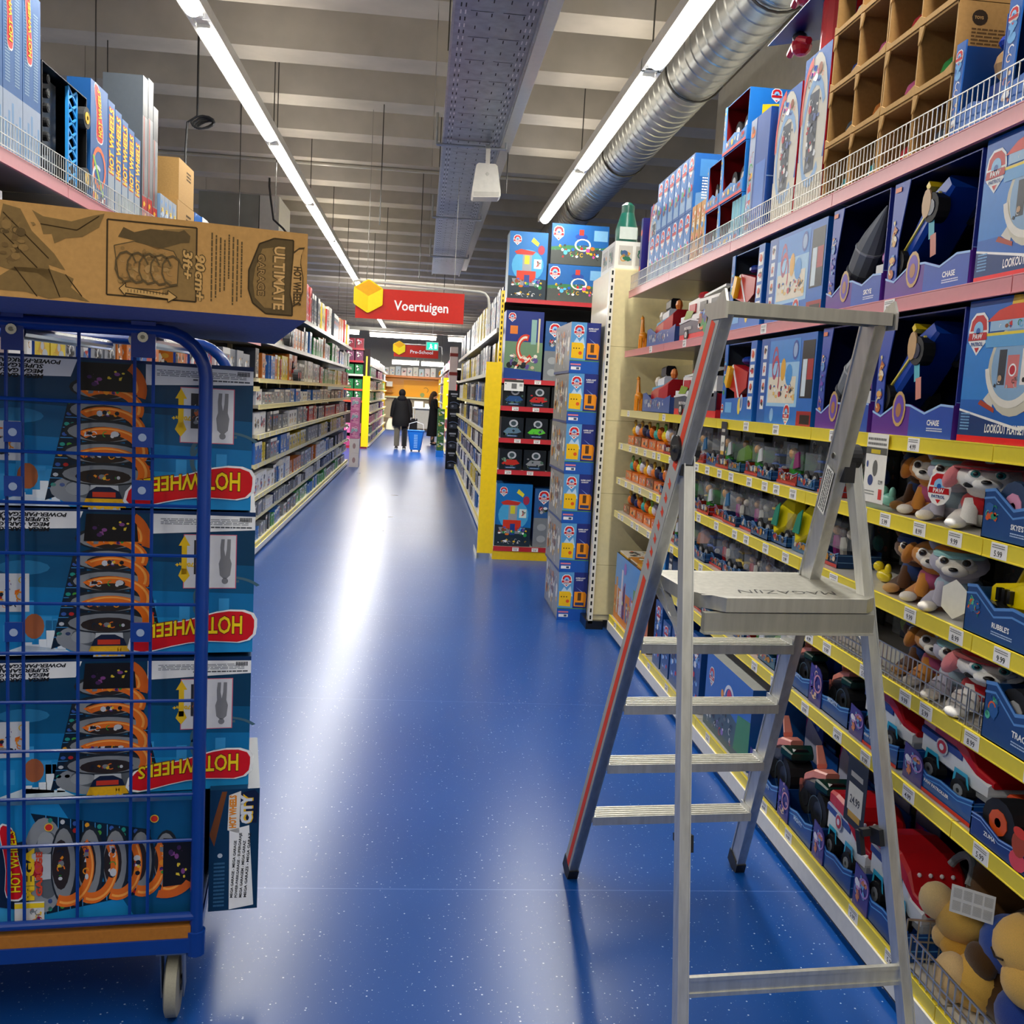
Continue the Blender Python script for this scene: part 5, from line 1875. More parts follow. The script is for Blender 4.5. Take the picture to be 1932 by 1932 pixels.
def bike_pack(low=False):
    b = tray(.3, .22, .075 if low else .1, 0x1d4f9a, 0x6aa8e0, back=.09 if low else .2)
    F = Fr((0, 0, 0), (1, 0, 0), (0, 0, 1))
    b.prism(Fr((0, -.001, 0), (1, 0, 0), (0, 0, 1)), [(0, 0), (.1, 0), (.1, .085), (.09, .11), (.07, .125), (.04, .13), (.02, .125), (.0, .13)], .003, 0x3f3a8a, 'gloss')
    F2 = Fr((0, -.0045, 0), (1, 0, 0), (0, 0, 1))
    b.busy(F2, 0, .01, .09, .13, [0xc8a0c0, 0x6a4ab0, 0xe8c8a8, 0x2a3a8a, 0x8ab8d8], 22, 1, 7, .4)
    b.arc(F2, .07, .075, .028, .006, 0, 6.28, 0xd898a8, 4)
    b.text(F, 'MIGHTY', .15, .045, .02, 0xc8dcf4, 8, bold=.03)
    q = MB()
    q.dm = 'gloss'
    q.box(.0, .16, .215, .219, .11, .4, 0x2a3a96)
    G = Fr((0, .2145, .11), (1, 0, 0), (0, 0, 1))
    q.poly(G, [(0, 0), (.16, 0), (.16, .1), (0, .16)], 0xb4b8cc, 1)
    q.poly(G, [(0, .1), (.06, .29), (0, .29)], 0xb02a80, 2)
    q.poly(G, [(.06, .2), (.16, .16), (.16, .29), (.08, .29)], 0x2a70c8, 2)
    q.busy(G, .02, .12, .12, .12, [0xd8d0e0, 0x9a3a8a, 0x5a80d0, 0xe08a60, 0x1c2050], 24, 3, 4, .4)
    r = toy_bike(0xf89c88, .82 if low else 1.2)
    return Proto('toy_bike_pack', 'toy', [('tray', b, 1), ('toy_bike', shift(r, .05 if low else .03, .006, .012 if low else .04), 1)] + ([] if low else [('back_card', q, 1)]))


p_bike, p_bikel = bike_pack(), bike_pack(True)
for y, lv, lab in ((3.43, 'y5', 'fifth yellow shelf, the farther one'), (3.12, 'y5', 'fifth yellow shelf, beside the red-roofed vans'), (3.62, 'base', 'base shelf, the farther one'), (3.3, 'base', 'base shelf, beside the red-roofed vans')):
    onR(p_bikel if lv == 'y5' else p_bike, y, lv, .02, f'pink and black toy bike, {lab}', 'pink toy bikes')


def van_pack(bs):
    b = tray(.3, .22, .09, 0x174a94 if bs else 0x1c58a8, 0x5aa0e0)
    F = Fr((0, 0, 0), (1, 0, 0), (0, 0, 1))
    b.prism(Fr((0, -.001, 0), (1, 0, 0), (0, 0, 1)), [(0, 0), (.09, 0), (.09, .075), (.08, .095), (.06, .108), (.03, .11), (0, .115)], .003, 0x4a4290, 'gloss')
    F2 = Fr((0, -.0045, 0), (1, 0, 0), (0, 0, 1))
    b.busy(F2, 0, .01, .085, .1, [0xd8a8d0, 0xf0f0f8, 0x3a3a8a, 0xe08a5a, 0x7ab0e0], 20, 1, 9, .45)
    b.arc(F2, .065, .07, .024, .005, 0, 6.28, 0xb88ad0, 4)
    if not bs:
        b.rect(F, 0, 0, .3, .012, 0xd8301c, 6)
        b.text(F, 'PAW PATROLLER', .1, .035, .014, WHITE, 8, bold=.03)
    return Proto('rescue_van_pack', 'toy', [('tray', b, 1), ('toy_van', shift(toy_bus(.27, .2, .17), .015, .025, .03), 1)])


p_van, p_vanb = van_pack(0), van_pack(1)
onR(p_van, 2.8, 'y5', .02, scale=(1, 1, .8), label= 'red-roofed white toy van, fifth yellow shelf, behind the ladder leg', group='red-roofed rescue vans')
onR(p_van, 2.46, 'y5', .02, 'red-roofed white toy van, fifth yellow shelf, by the orange-wheeled truck', 'red-roofed rescue vans', scale=(1.1, 1, .83))
onR(p_vanb, 2.98, 'base', .02, 'red-roofed white toy van, base shelf, by the pink bikes', 'red-roofed rescue vans', scale=(.95, 1, 1.05))
onR(p_vanb, 2.67, 'base', .02, 'red-roofed white toy van, base shelf, by the large plush dog', 'red-roofed rescue vans', scale=(1.05, 1, 1.1))
b = tray(.32, .22, .07, 0x1c3f86, 0x8ab0e8)
F = Fr((0, 0, 0), (1, 0, 0), (0, 0, 1))
b.text(F, 'ZUMA', .06, .03, .016, WHITE, 8, bold=.03)
b.disc(F, .19, .075, .026, 0xb0482a, 10, ry=.034)
b.disc(F, .19, .105, .024, 0xe0402a, 11, ry=.014)
b.disc(F, .19, .03, .03, 0xe8505a, 9, ry=.026)
p_or = Proto('monster_truck_pack', 'toy', [('tray', b, 1), ('toy_monster_truck', shift(toy_truck(0xd84a1c, 0xe85a20, 1.15), .03, .04, .015), 1)])
onR(p_or, 2.1, 'y5', .0, scale=(1, 1, .85), label='orange-wheeled toy monster truck in a blue tray on the fifth yellow shelf')

# tall backing cards standing behind the bikes on the base shelf
for k in range(9):
    q = MB()
    q.dm = 'gloss'
    q.box(0, .15, 0, .004, 0, .2, 0x2c4fa8)
    G = Fr((0, 0, 0), (1, 0, 0), (0, 0, 1))
    q.poly(G, [(0, 0), (.15, 0), (.15, .06), (0, .1)], 0xa8a8c0, 1)
    q.poly(G, [(0, .05), (.05, .2), (0, .2)], 0xb02a80, 2)
    q.poly(G, [(.06, .13), (.15, .09), (.15, .2), (.07, .2)], 0x3a80d0, 2)
    q.busy(G, .015, .05, .12, .11, [0xd8d0e0, 0x9a3a8a, 0x5a80d0, 0xe08a60, 0x1c2050], 22, 3, k, .4)
    row, kk = divmod(k, 5)
    o = q.build('display_card', None, (XF + .26 + .07 * row, 3.55 - kk * .19 - .06 * row, SZ['base'] + .0 + row * .12), RR)
    if row:
        q2 = MB().box(0.01, .14, 0.001, .05, -.12, 0, 0x2c3a80, 'card').build('stand', o)
    tag(o, f'upright pink and blue card, {["front", "back"][row]} row, base shelf, {ORD[kk]} from far', 'toy pack', 'upright pink and blue cards')

# --- middle stretch: small packs of many colours on the second to fifth yellow shelves


def small_pack(i):
    rn = random.Random(i * 7 + 1)
    tray_c = [0x1a4f8c, 0x9a2420, 0x26608c, 0x1c3c68][i % 4]
    toyc = [0xd8b81c, 0x2f8a34, 0xb86a24, 0x9a3a80, 0x2450a0, 0xb8b8b8, 0x6a9a2a, 0xa82028][i % 8]
    b = tray(.17, .13, .05, tray_c, 0x6a94c0, back=.05)
    F = Fr((0, 0, 0), (1, 0, 0), (0, 0, 1))
    b.busy(F, .01, .005, .15, .04, [0xc8b8a8, 0xa83030, 0x30689c, 0xb88028, 0x2a2a3a, 0xc0c0c0], 18, 6, i, .8)
    if i % 2:
        b.rect(F, 0, 0, .17, .01, 0xb82824, 8)
    q = MB()
    q.dm = 'plastic'
    kind = i % 4
    if kind == 0:
        q = shift(toy_truck(toyc, 0xb0b0b0, .55), .015, .03, .004)
    elif kind == 1:
        hull(q, [(.02, .03, .09, .02, .06), (.07, .02, .1, .02, .1), (.12, .03, .09, .03, .07)], toyc)
        q.ell((.05, .03, .1), (.018, .016, .02), 0xc89a68)
        q.prism(Fr((.09, .02, .05), (1, 0, 0), (0, 0, 1)), [(0, 0), (.05, .01), (.04, .06), (.01, .05)], .006, [0x8a2a6a, 0xd0d4d8, 0x2a6a9a][i % 3])
    elif kind == 2:
        hull(q, [(.02, .03, .09, .03, .06), (.07, .02, .1, .03, .1), (.13, .03, .09, .04, .12), (.16, .05, .07, .06, .09)], toyc)
        q.ell((.08, .05, .12), (.016, .016, .02), 0x9a6a3a)
    else:
        for k in range(3):
            x = .035 + .05 * k
            q.tube([(x, .06, .01), (x + .005, .055, .05), (x, .05, .08)], [.014, .018, .01], [toyc, 0xc8c4b8, 0x30343c][k])
            q.ell((x, .05, .095), (.014, .014, .015), [0xc89a68, 0x6a4a30, 0xd8d0c0][k])
    r = MB()
    r.dm = 'gloss'
    r.box(.01, .16, .1, .103, .045, .155, [0x9aa2aa, 0x3a4450, 0xb8bcc0, 0x4a3f4a, 0x7a8890][i % 5])
    G = Fr((.01, .1, .045), (1, 0, 0), (0, 0, 1))
    r.busy(G, .005, .0, .14, .105, [0x2a2e36, 0xc8ccd0, 0x5a626c, toyc, 0x8a5a40, 0xe0e0dc], 20, 1, i + 3, .45)
    c = MB()
    c.box(.012, .158, .02, .098, .05, .13, 0xd0d8e0, 'clear')
    return Proto('small_toy_tray', 'toy', [('tray', b, 1), ('toy_figure', q, 1), ('backing_card', r, 1), ('clear_blister', c, 1)])


smalls = [small_pack(i) for i in range(12)]
cn = ['yellow', 'green', 'orange', 'magenta', 'blue', 'white', 'lime', 'red', 'yellow', 'green', 'orange', 'magenta']
kn = ['toy truck', 'toy rider', 'toy racer', 'figure trio'] * 3
tc = ['blue', 'red', 'sky-blue', 'navy'] * 3
rn = random.Random(77)
for li, lv in enumerate(('y2', 'y3', 'y4', 'y5')):
    y = 5.4
    k = 0
    while y > (3.2 if lv != 'y5' else 3.62):
        i = (k * 5 + li * 3 + rn.randrange(3)) % 12
        onR(smalls[i], y, lv, .02 + rn.uniform(0, .03), f'{cn[i]} {kn[i]} in {tc[i]} tray, {ORD[k]} from far, {SN[lv]}', f'small toy trays on the {SN[lv]}', scale=rn.uniform(.95, 1.15))
        y -= .195
        k += 1
    y = 5.38
    k = 0
    while y > 3.3:
        onR(packs[(k + li) % 4], y, lv, .3 + .06 * (k % 2), f'grey blister pack behind small trays, {ORD[k]} from far, {SN[lv]}', 'blister packs behind the small trays', dz=.004, scale=(1, 1, .98))
        y -= .17
        k += 1
# two yellow and green dinosaur-like scoops
for k, y in enumerate((3.72, 3.5)):
    q = MB()
    q.dm = 'plastic'
    hull(q, [(0, .02, .1, .02, .05), (.06, .0, .12, .02, .14), (.12, .02, .1, .06, .19), (.15, .04, .08, .12, .17)], 0xe8d41c)
    q.prism(Fr((0, -.003, 0), (1, 0, 0), (0, 0, 1)), [(.04, .07), (.1, .07), (.12, .16), (.08, .14)], .004, 0x1a8a6a, 'plastic')
    o = q.build('toy_scoop', None, (XF + .04, y - .05, SZ['y3'] + .062), RR)
    o.location.x = XF + .03
    o.location.z = SZ['y3']
    tag(o, f'yellow and green scoop toy on the third yellow shelf, {["farther", "nearer"][k]} of two', 'toy', 'yellow and green scoops')

# --- far bay: orange digger toys on narrow shelves
def digger(i):
    q = MB()
    q.dm = 'plastic'
    q.box(0, .16, .02, .12, .0, .05, [0xe0721c, 0xd8641a, 0x8a5a3a][i % 3], 'gloss')
    F = Fr((0, .02, 0), (1, 0, 0), (0, 0, 1))
    q.busy(F, .0, .0, .16, .05, [0xf0e8e0, 0xd84a30, 0x2a2a30, 0xf0a040, 0x8a8a8a], 14, 1, i, .8)
    c = [0xf0b41c, 0x3ab0a8, 0xe87a20, 0xf0d020, 0x202a5a][i % 5]
    q.ell((.05, .06, .08), (.035, .03, .032), c)
    q.ell((.11, .06, .09), (.025, .025, .035), [0xe8e8f0, 0xe8781c, 0x3a3a50][i % 3])
    q.tube([(.06, .05, .1), (.09, .04, .14), (.12, .03, .13)], .008, [0xf0c01c, 0x8ac83a][i % 2])
    return Proto('toy_digger_pack', 'toy', [('toy_digger_pack', q, 0)])


digs = [digger(i) for i in range(5)]
for li, lv in enumerate(('y2', 'y3', 'y4')):
    for k in range(5):
        i = (k * 2 + li) % 5
        onR(digs[i], 6.42 - k * .2, lv, .02, f'{["yellow", "teal", "orange", "lemon", "navy"][i]} digger toy, {ORD[k]} from the end panel, {SN[lv]}', 'orange digger packs in the far bay', scale=1.1)
    for k in range(4):
        q = MB()
        q.dm = 'gloss'
        q.box(0, .12, 0, .06, 0, .17, [0xd8d0c4, 0x3a3a40, 0xc8702a, 0x8a5a3a][k], 'gloss')
        palette_pack(q, FB(.12, .06, .17, 'front'), .12, .17, [0xe8781c, 0xf0c030, 0x5a4a6a, 0xd8e0e8, 0x2a2a30], k + li, n=18)
        o = q.build('toy_box', None, (XF + .25, 6.3 - k * .21, SZ[lv]), RR)
        tag(o, f'small toy box behind the diggers, {ORD[k]} from end panel, {SN[lv]}', 'toy box', 'small boxes behind the diggers')


def citybox(b, F, w, h):
    b.rect(F, 0, h * .5, w, h * .5, 0x5a9ad8, .6)
    b.rect(F, 0, 0, w, h * .5, 0xd87a2c, .6)
    rn = random.Random(4)
    for k in range(26):
        x = rn.uniform(0, .94)
        hh = rn.uniform(.2, .75)
        b.rect(F, w * x, h * .1, w * .05, h * hh, [0x8a6ab0, 0x5a6a9a, 0xd8d0e0, 0x6a9a5a, 0xc88a50][k % 5], 1 + (k % 5) * .4)
    b.busy(F, 0, 0, w, h * .45, [0xe86a1c, 0xf0a030, 0xd8e0a0, 0x7a4a8a, 0xb83a2a, 0xf0f0e0], 70, 3.2, 3, .2)
    b.disc(F, w * .75, h * .8, w * .05, 0xc8d050, 3)
    b.disc(F, w * .3, h * .85, w * .04, 0x9a6ac0, 3)


p_city = plain_box(1.0, .3, .44, 0x4a3018, 0x3a2818, 0x2c241e, citybox, 'city_puzzle_box')
onR(p_city, 6.47, 'base', .03, 'very large flat city-picture box on the base shelf of the far bay')
for k in range(7):
    q = MB()
    q.box(0, .26, 0, .2, 0, .008, [0xe8b430, 0xf0e4d0, 0xd88a2a][k % 3], 'gloss')
    Ft = Fr((0, 0, .008), (1, 0, 0), (0, 1, 0))
    q.busy(Ft, .01, .01, .24, .18, [0xf0c030, 0xd86030, 0x3a3a3a, 0xf0f0e8, 0x8a9a3a], 18, 1, k, .4)
    o = q.build('magazine', None, (XF + .04 + .015 * (k % 2), 6.42 - (k % 4) * .26, SZ['base'] + .441 + .01 * (k // 4)), RR)
    tag(o, f'yellow magazine on the city box, {"lower" if k < 4 else "upper"} layer, {ORD[k % 4]} from end panel', 'magazine', 'magazines on the city box')

# --- base and fifth shelf of the middle bays
def bluefront(b, F, w, h):
    b.rect(F, 0, 0, w, h, 0x2a6cc4, .5)
    b.poly(F, [(0, 0), (w, 0), (w, h * .35), (w * .5, h * .5), (0, h * .3)], 0x3f5a6a, 1)
    b.poly(F, [(w * .7, h * .1), (w, h * .1), (w, h * .6), (w * .75, h * .55)], 0x3a8a5a, 1.4)
    b.busy(F, w * .05, h * .05, w * .65, h * .4, GREY + [0xc83a50, 0x2a2a4a, 0x8a6ac0], 40, 1.8, 6, .3)
    b.disc(F, w * .4, h * .62, w * .03, 0xe89a30, 2)
    b.disc(F, w * .55, h * .66, w * .05, 0xd82a50, 2)
    b.arc(F, w * .55, h * .6, w * .1, w * .025, 0, 3, 0xe8e8f0, 3)
    badge(b, F, w * .14, h * .7, h * .22, 2)


p_big = plain_box(.62, .36, .34, 0x2a6cc4, 0x1f66b0, 0xe0e2dc, bluefront, 'vehicle_playset_box')
onR(p_big, 4.3, 'base', .03, 'large blue carton with white top on the base shelf, seen between the ladder steps')
p_mid = plain_box(.16, .28, .36, 0x1c4f96, 0x1a4a8a, None, lambda b, F, w, h: (b.busy(F, 0, 0, w, h, [0x5a80d0, 0xd02a30, 0xe8e8f0, 0x28304a, 0x7ab0e8], 40, 1, 3, .3), badge(b, F, w * .5, h * .8, w * .5, 4, False)), 'upright_toy_box')
for k in range(5):
    onR(p_mid, 5.32 - k * .19, 'base', .03, f'upright blue and red toy box on the base shelf, {ORD[k]} from far', 'upright boxes on the base shelf', scale=(1, 1, [1, .8, 1.05, .9, 1][k]))
p_bin = plain_box(.2, .22, .17, 0x1a6ab8, 0x1a5aa0, None, lambda b, F, w, h: b.poly(F, [(0, 0), (w, 0), (w, h * .6), (0, h * .8)], 0x3a9ad8, 1), 'blue_toy_tub')
onR(p_bin, 5.38, 'y5', .03, 'sky-blue tub-shaped box at the far end of the fifth yellow shelf')

# --- price placards
def placard(w, h, dark, lab, y, z, lines, back=-.006, tilt=0):
    b = MB()
    b.box(0, w, -.001, .0, 0, h, 0x22242a if dark else 0xefece2, 'card')
    F = Fr((0, -.001, 0), (1, 0, 0), (0, 0, 1))
    if dark:
        b.rect(F, w * .14, h * .2, w * .72, h * .42, 0xe6e2d2, 1)
        b.rect(F, w * .2, h * .1, w * .6, h * .1, 0xd8a83a, 1)
        b.rect(F, w * .2, h * .72, w * .6, h * .08, 0xb8b4a8, 1)
        b.text(F, lines, w * .25, h * .33, h * .17, 0x333333, 2, bold=.02, width=w * .5)
    else:
        b.rect(F, 0, h * .7, w, h * .1, 0x5a5a52, 1)
        b.rect(F, w * .25, h * .71, w * .45, h * .06, 0xd0b820, 2)
        b.scribble(F, w * .05, h * .82, w * .9, h * .14, 2, 0x7a7a76, 1, 2)
        b.disc(F, w * .5, h * .5, w * .12, 0x6a6a64, 1, ry=h * .12)
        b.disc(F, w * .32, h * .32, w * .13, 0x3a4a80, 1.5, ry=h * .08)
        b.disc(F, w * .12, h * .55, w * .05, 0x4a5a90, 1.5, ry=h * .05)
        b.rect(F, w * .76, h * .06, w * .16, h * .15, 0xd8403a, 2)
        b.text(F, lines, w * .7, h * .28, h * .08, 0x222222, 2, bold=.02, width=w * .22)
        b.scribble(F, w * .06, h * .1, w * .5, h * .08, 2, 0xa0a09a, 1, 5)
    o = b.build('price_placard', None, (XF + back, y, z), RR)
    o.rotation_euler = (0, tilt, RR)
    tag(o, lab, 'placard')


placard(.13, .2, False, 'white price placard with a vehicle picture hanging below the highest yellow rail', 2.8, 1.33, '12.99', back=-.012)
placard(.075, .16, True, 'dark price placard hanging from the highest yellow rail beside the ladder stile', 4.24, 1.36, '6.99', back=-.01)
placard(.075, .15, True, 'dark price placard hanging behind the ladder near the fourth yellow rail', 4.95, .67, '9.99', back=-.012)
placard(.13, .2, True, 'dark price placard below the fifth yellow rail beside the ladder leg', 2.72, .375, '24.99', back=-.012)
# side fence on the base shelf by the large plush dog
b = fence_mesh(.3, .12, .03, .0022)
o = b.build('wire_divider', None, (XF + .02, 2.36, SZ['base']), R(-8))
tag(o, 'wire divider standing across the base shelf beside the large plush dog', 'divider')
b = fence_mesh(.5, .1, .03, .0022)
o = b.build('wire_divider', None, (XF + .012, 2.32, SZ['base']), RR)
tag(o, 'wire fence along the base shelf edge in front of the large plush dog', 'divider')

# --- large plush dog slumped at the near end of the base shelf
PL = empty('large_plush_dog', (1.56, 2.12, .132))
tag(PL, 'large brown and tan plush dog slumped on the base shelf at the near end', 'plush toy')


def furpart(nm, fn):
    q = MB()
    q.dm = 'fabric'
    fn(q)
    return q.build(nm, PL, smooth=True)


TN, DB = 0xe0b050, 0x5c3d16
def W_(x, y, z):
    return (x - 1.56, y - 2.12, z - .132)


furpart('body', lambda q: (q.ell(W_(1.6, 2.1, .27), (.14, .17, .14), DB, n=20), q.ell(W_(1.58, 2.3, .36), (.1, .1, .11), DB, n=18), q.tube([W_(1.56, 2.2, .3), W_(1.5, 2.12, .2), W_(1.46, 2.16, .19)], [.09, .075, .06], 0x4a3010, n=14)))
furpart('head', lambda q: (q.ell(W_(1.45, 2.27, .3), (.065, .085, .06), TN, n=18, rot=Matrix.Rotation(-.5, 3, 'X')), q.ell(W_(1.405, 2.325, .325), (.045, .05, .048), 0xe8c88c, n=16)))
furpart('foot', lambda q: (q.ell(W_(1.45, 2.265, .232), (.055, .06, .042), 0xd8a440, n=18), q.ell(W_(1.42, 2.3, .24), (.03, .034, .034), 0xe4bc78, n=16)))
furpart('foot', lambda q: (q.ell(W_(1.44, 2.165, .195), (.07, .072, .07), TN, n=18), q.ell(W_(1.385, 2.19, .195), (.042, .055, .062), 0xe8c48a, n=16)))
furpart('leg', lambda q: q.tube([W_(1.47, 2.14, .19), W_(1.5, 2.02, .17), W_(1.52, 1.95, .15)], [.055, .06, .06], 0x4a3010, n=14))
furpart('foot', lambda q: q.ell(W_(1.45, 2.21, .172), (.07, .09, .038), 0xd8ac60, n=18))
furpart('muzzle', lambda q: (q.ell(W_(1.45, 1.99, .39), (.09, .09, .075), 0xe8b860, n=18), q.ell(W_(1.43, 1.95, .33), (.07, .07, .06), 0xe4b45c, n=18)))
furpart('ear', lambda q: q.ell(W_(1.43, 2.15, .262), (.03, .055, .042), 0x4c3212, n=16))
furpart('collar', lambda q: q.tube([W_(1.48 + .03 * math.sin(a), 2.37 + .05 * math.cos(a), .36 + .065 * math.sin(a)) for a in [x * .3 + .3 for x in range(0, 10)]], .011, 0x8a9090, n=8))
furpart('vest', lambda q: (q.ell(W_(1.5, 2.13, .31), (.08, .085, .075), 0x20489a, n=18), q.ell(W_(1.46, 1.98, .22), (.08, .09, .07), 0x1e3c8a, n=16)))
furpart('nose', lambda q: q.ell(W_(1.45, 2.09, .375), (.03, .03, .022), 0x121212, n=14))
q = MB()
q.tube([W_(1.372, 2.03, .37), W_(1.362, 2.0, .365), W_(1.362, 1.97, .375)], .0025, 0x2a1a10, 'matte', 6)
q.build('mouth_seam', PL)
b = MB()
b.box(0, .14, -.001, 0, 0, .12, 0xeceadf, 'card')
F = Fr((0, -.001, 0), (1, 0, 0), (0, 0, 1))
for r in range(2):
    for cc in range(4):
        b.scribble(F, .008 + cc * .033, .012 + r * .055, .027, .042, 10, 0xb0aea4, 1, r * 4 + cc)
o = b.build('sewn_label', PL, W_(1.37, 2.21, .36), RR + .85)
o.scale = (.72, 1, .6)
# ------------------------------------------------------------------ roll cage with garage cartons
CB = 0x0c3a8c
ca = R(6.8)
T = empty('roll_cage', (-.488, 2.306, 0), ca)
tag(T, 'blue wire roll cage loaded with garage cartons, cut by the edge of the view', 'roll cage')
WID, DEP = .8, .7


def cage_frame(y, nm):
    b = MB()
    b.dm = 'paint'
    r = .0155
    top, cr = 1.682, .1
    pts = [(-.003, y, .2), (-.003, y, top - cr)]
    for k in range(1, 7):
        a = k * math.pi / 12
        pts.append((-.003 - cr + cr * math.cos(a), y, top - cr + cr * math.sin(a)))
    for k in range(0, 7):
        a = math.pi / 2 + k * math.pi / 12
        pts.append((-WID + .003 + cr + cr * math.cos(a), y, top - cr + cr * math.sin(a)))
    pts += [(-WID + .003, y, .2)]
    b.tube(pts, r, CB, n=12)
    o = b.build(nm, T, smooth=True)
    g = MB()
    g.dm = 'paint'
    for z in (1.515, 1.4, 1.287, 1.172, 1.057, .942, .827, .711, .596, .482):
        g.cyl((-WID + .01, y - .004, z), (-.01, y - .004, z), .0042, CB, n=6)
    for x in (-.03 - .087, -.157, -.274, -.39, -.423, -.54, -.655, -.69):
        g.cyl((x, y + .003, .29), (x, y + .003, top - .01), .0042, CB, n=6)
    g.build('wire_grid', T)
    return o


cage_frame(0.0, 'front_frame')
cage_frame(DEP, 'rear_frame')
b = MB()
b.dm = 'paint'
b.cyl((-WID, -.004, .288), (0, -.004, .288), .011, CB)
b.build('lower_rail', T)
for x0, x1 in ((-.157, -.117), (-.423, -.39)):
    b = MB()
    b.dm = 'paint'
    b.box(x0 - .006, x1 + .006, -.012, -.006, 1.62, 1.7, CB)
    b.build('bracket_plate', T)
    for z in (1.3, 1.42, .97):
        b = MB()
        b.dm = 'paint'
        b.box(x0 - .002, x1 + .002, -.011, -.005, z, z + .045, CB)
        b.disc(Fr((0, -.0115, 0), (1, 0, 0), (0, 0, 1)), (x0 + x1) / 2, z + .022, .009, 0x9fb0c8, 1)
        b.build('bracket_plate', T)
    q = MB()
    q.cyl(((x0 + x1) / 2, -.012, 1.665), ((x0 + x1) / 2, -.02, 1.665), .0115, 0xd8d8d0, 'chrome', 12)
    q.cyl(((x0 + x1) / 2, -.02, 1.665), ((x0 + x1) / 2, -.024, 1.665), .005, 0x8a8a84, 'chrome', 8)
    q.build('bolt', T)
b = MB()
b.dm = 'paint'
b.box(-WID, .004, -.016, DEP, .2, .236, CB)
b.build('base_frame', T)
MB().box(-WID + .01, -.015, -.012, DEP - .01, .2365, .266, 0xb0702c, 'brown_card').build('deck_board', T)
MB().cyl((-.003, 0, .19), (-.003, 0, .25), .022, CB, 'paint').build('corner_socket', T)
for (x, y) in ((-.06, .03), (-WID + .06, .03), (-.06, DEP - .08), (-WID + .06, DEP - .08)):
    w = MB()
    w.tube([(x - .017, y + .03, .08), (x - .013, y + .03, .08), (x + .013, y + .03, .08), (x + .017, y + .03, .08)], [.07, .08, .08, .07], 0x9a9684, 'rubber', 24)
    w.cyl((x - .02, y + .03, .08), (x + .02, y + .03, .08), .02, 0x555555, 'galv')
    o = w.build('wheel', T, smooth=True)
    f = MB()
    f.dm = 'galv'
    f.bar((x - .026, y + .03, .06), (x - .026, y, .198), .05, .003, 0x8f949a, up=(1, 0, 0))
    f.bar((x + .026, y + .03, .06), (x + .026, y, .198), .05, .003, 0x8f949a, up=(1, 0, 0))
    f.box(x - .035, x + .035, y - .035, y + .045, .19, .2, 0x9a9ea2)
    f.build('caster_fork', T)
for x in (-.36, -.12):
    o = MB().cyl((x - .04, .02, 1.66), (x + .035, .62, 1.66), .0145, 0xcfd2d4, 'chrome', 12).build('load_bar', T)


def cage_world(x, y, z):
    c, s = math.cos(ca), math.sin(ca)
    return (-.488 + c * x - s * y, 2.306 + s * x + c * y, z)


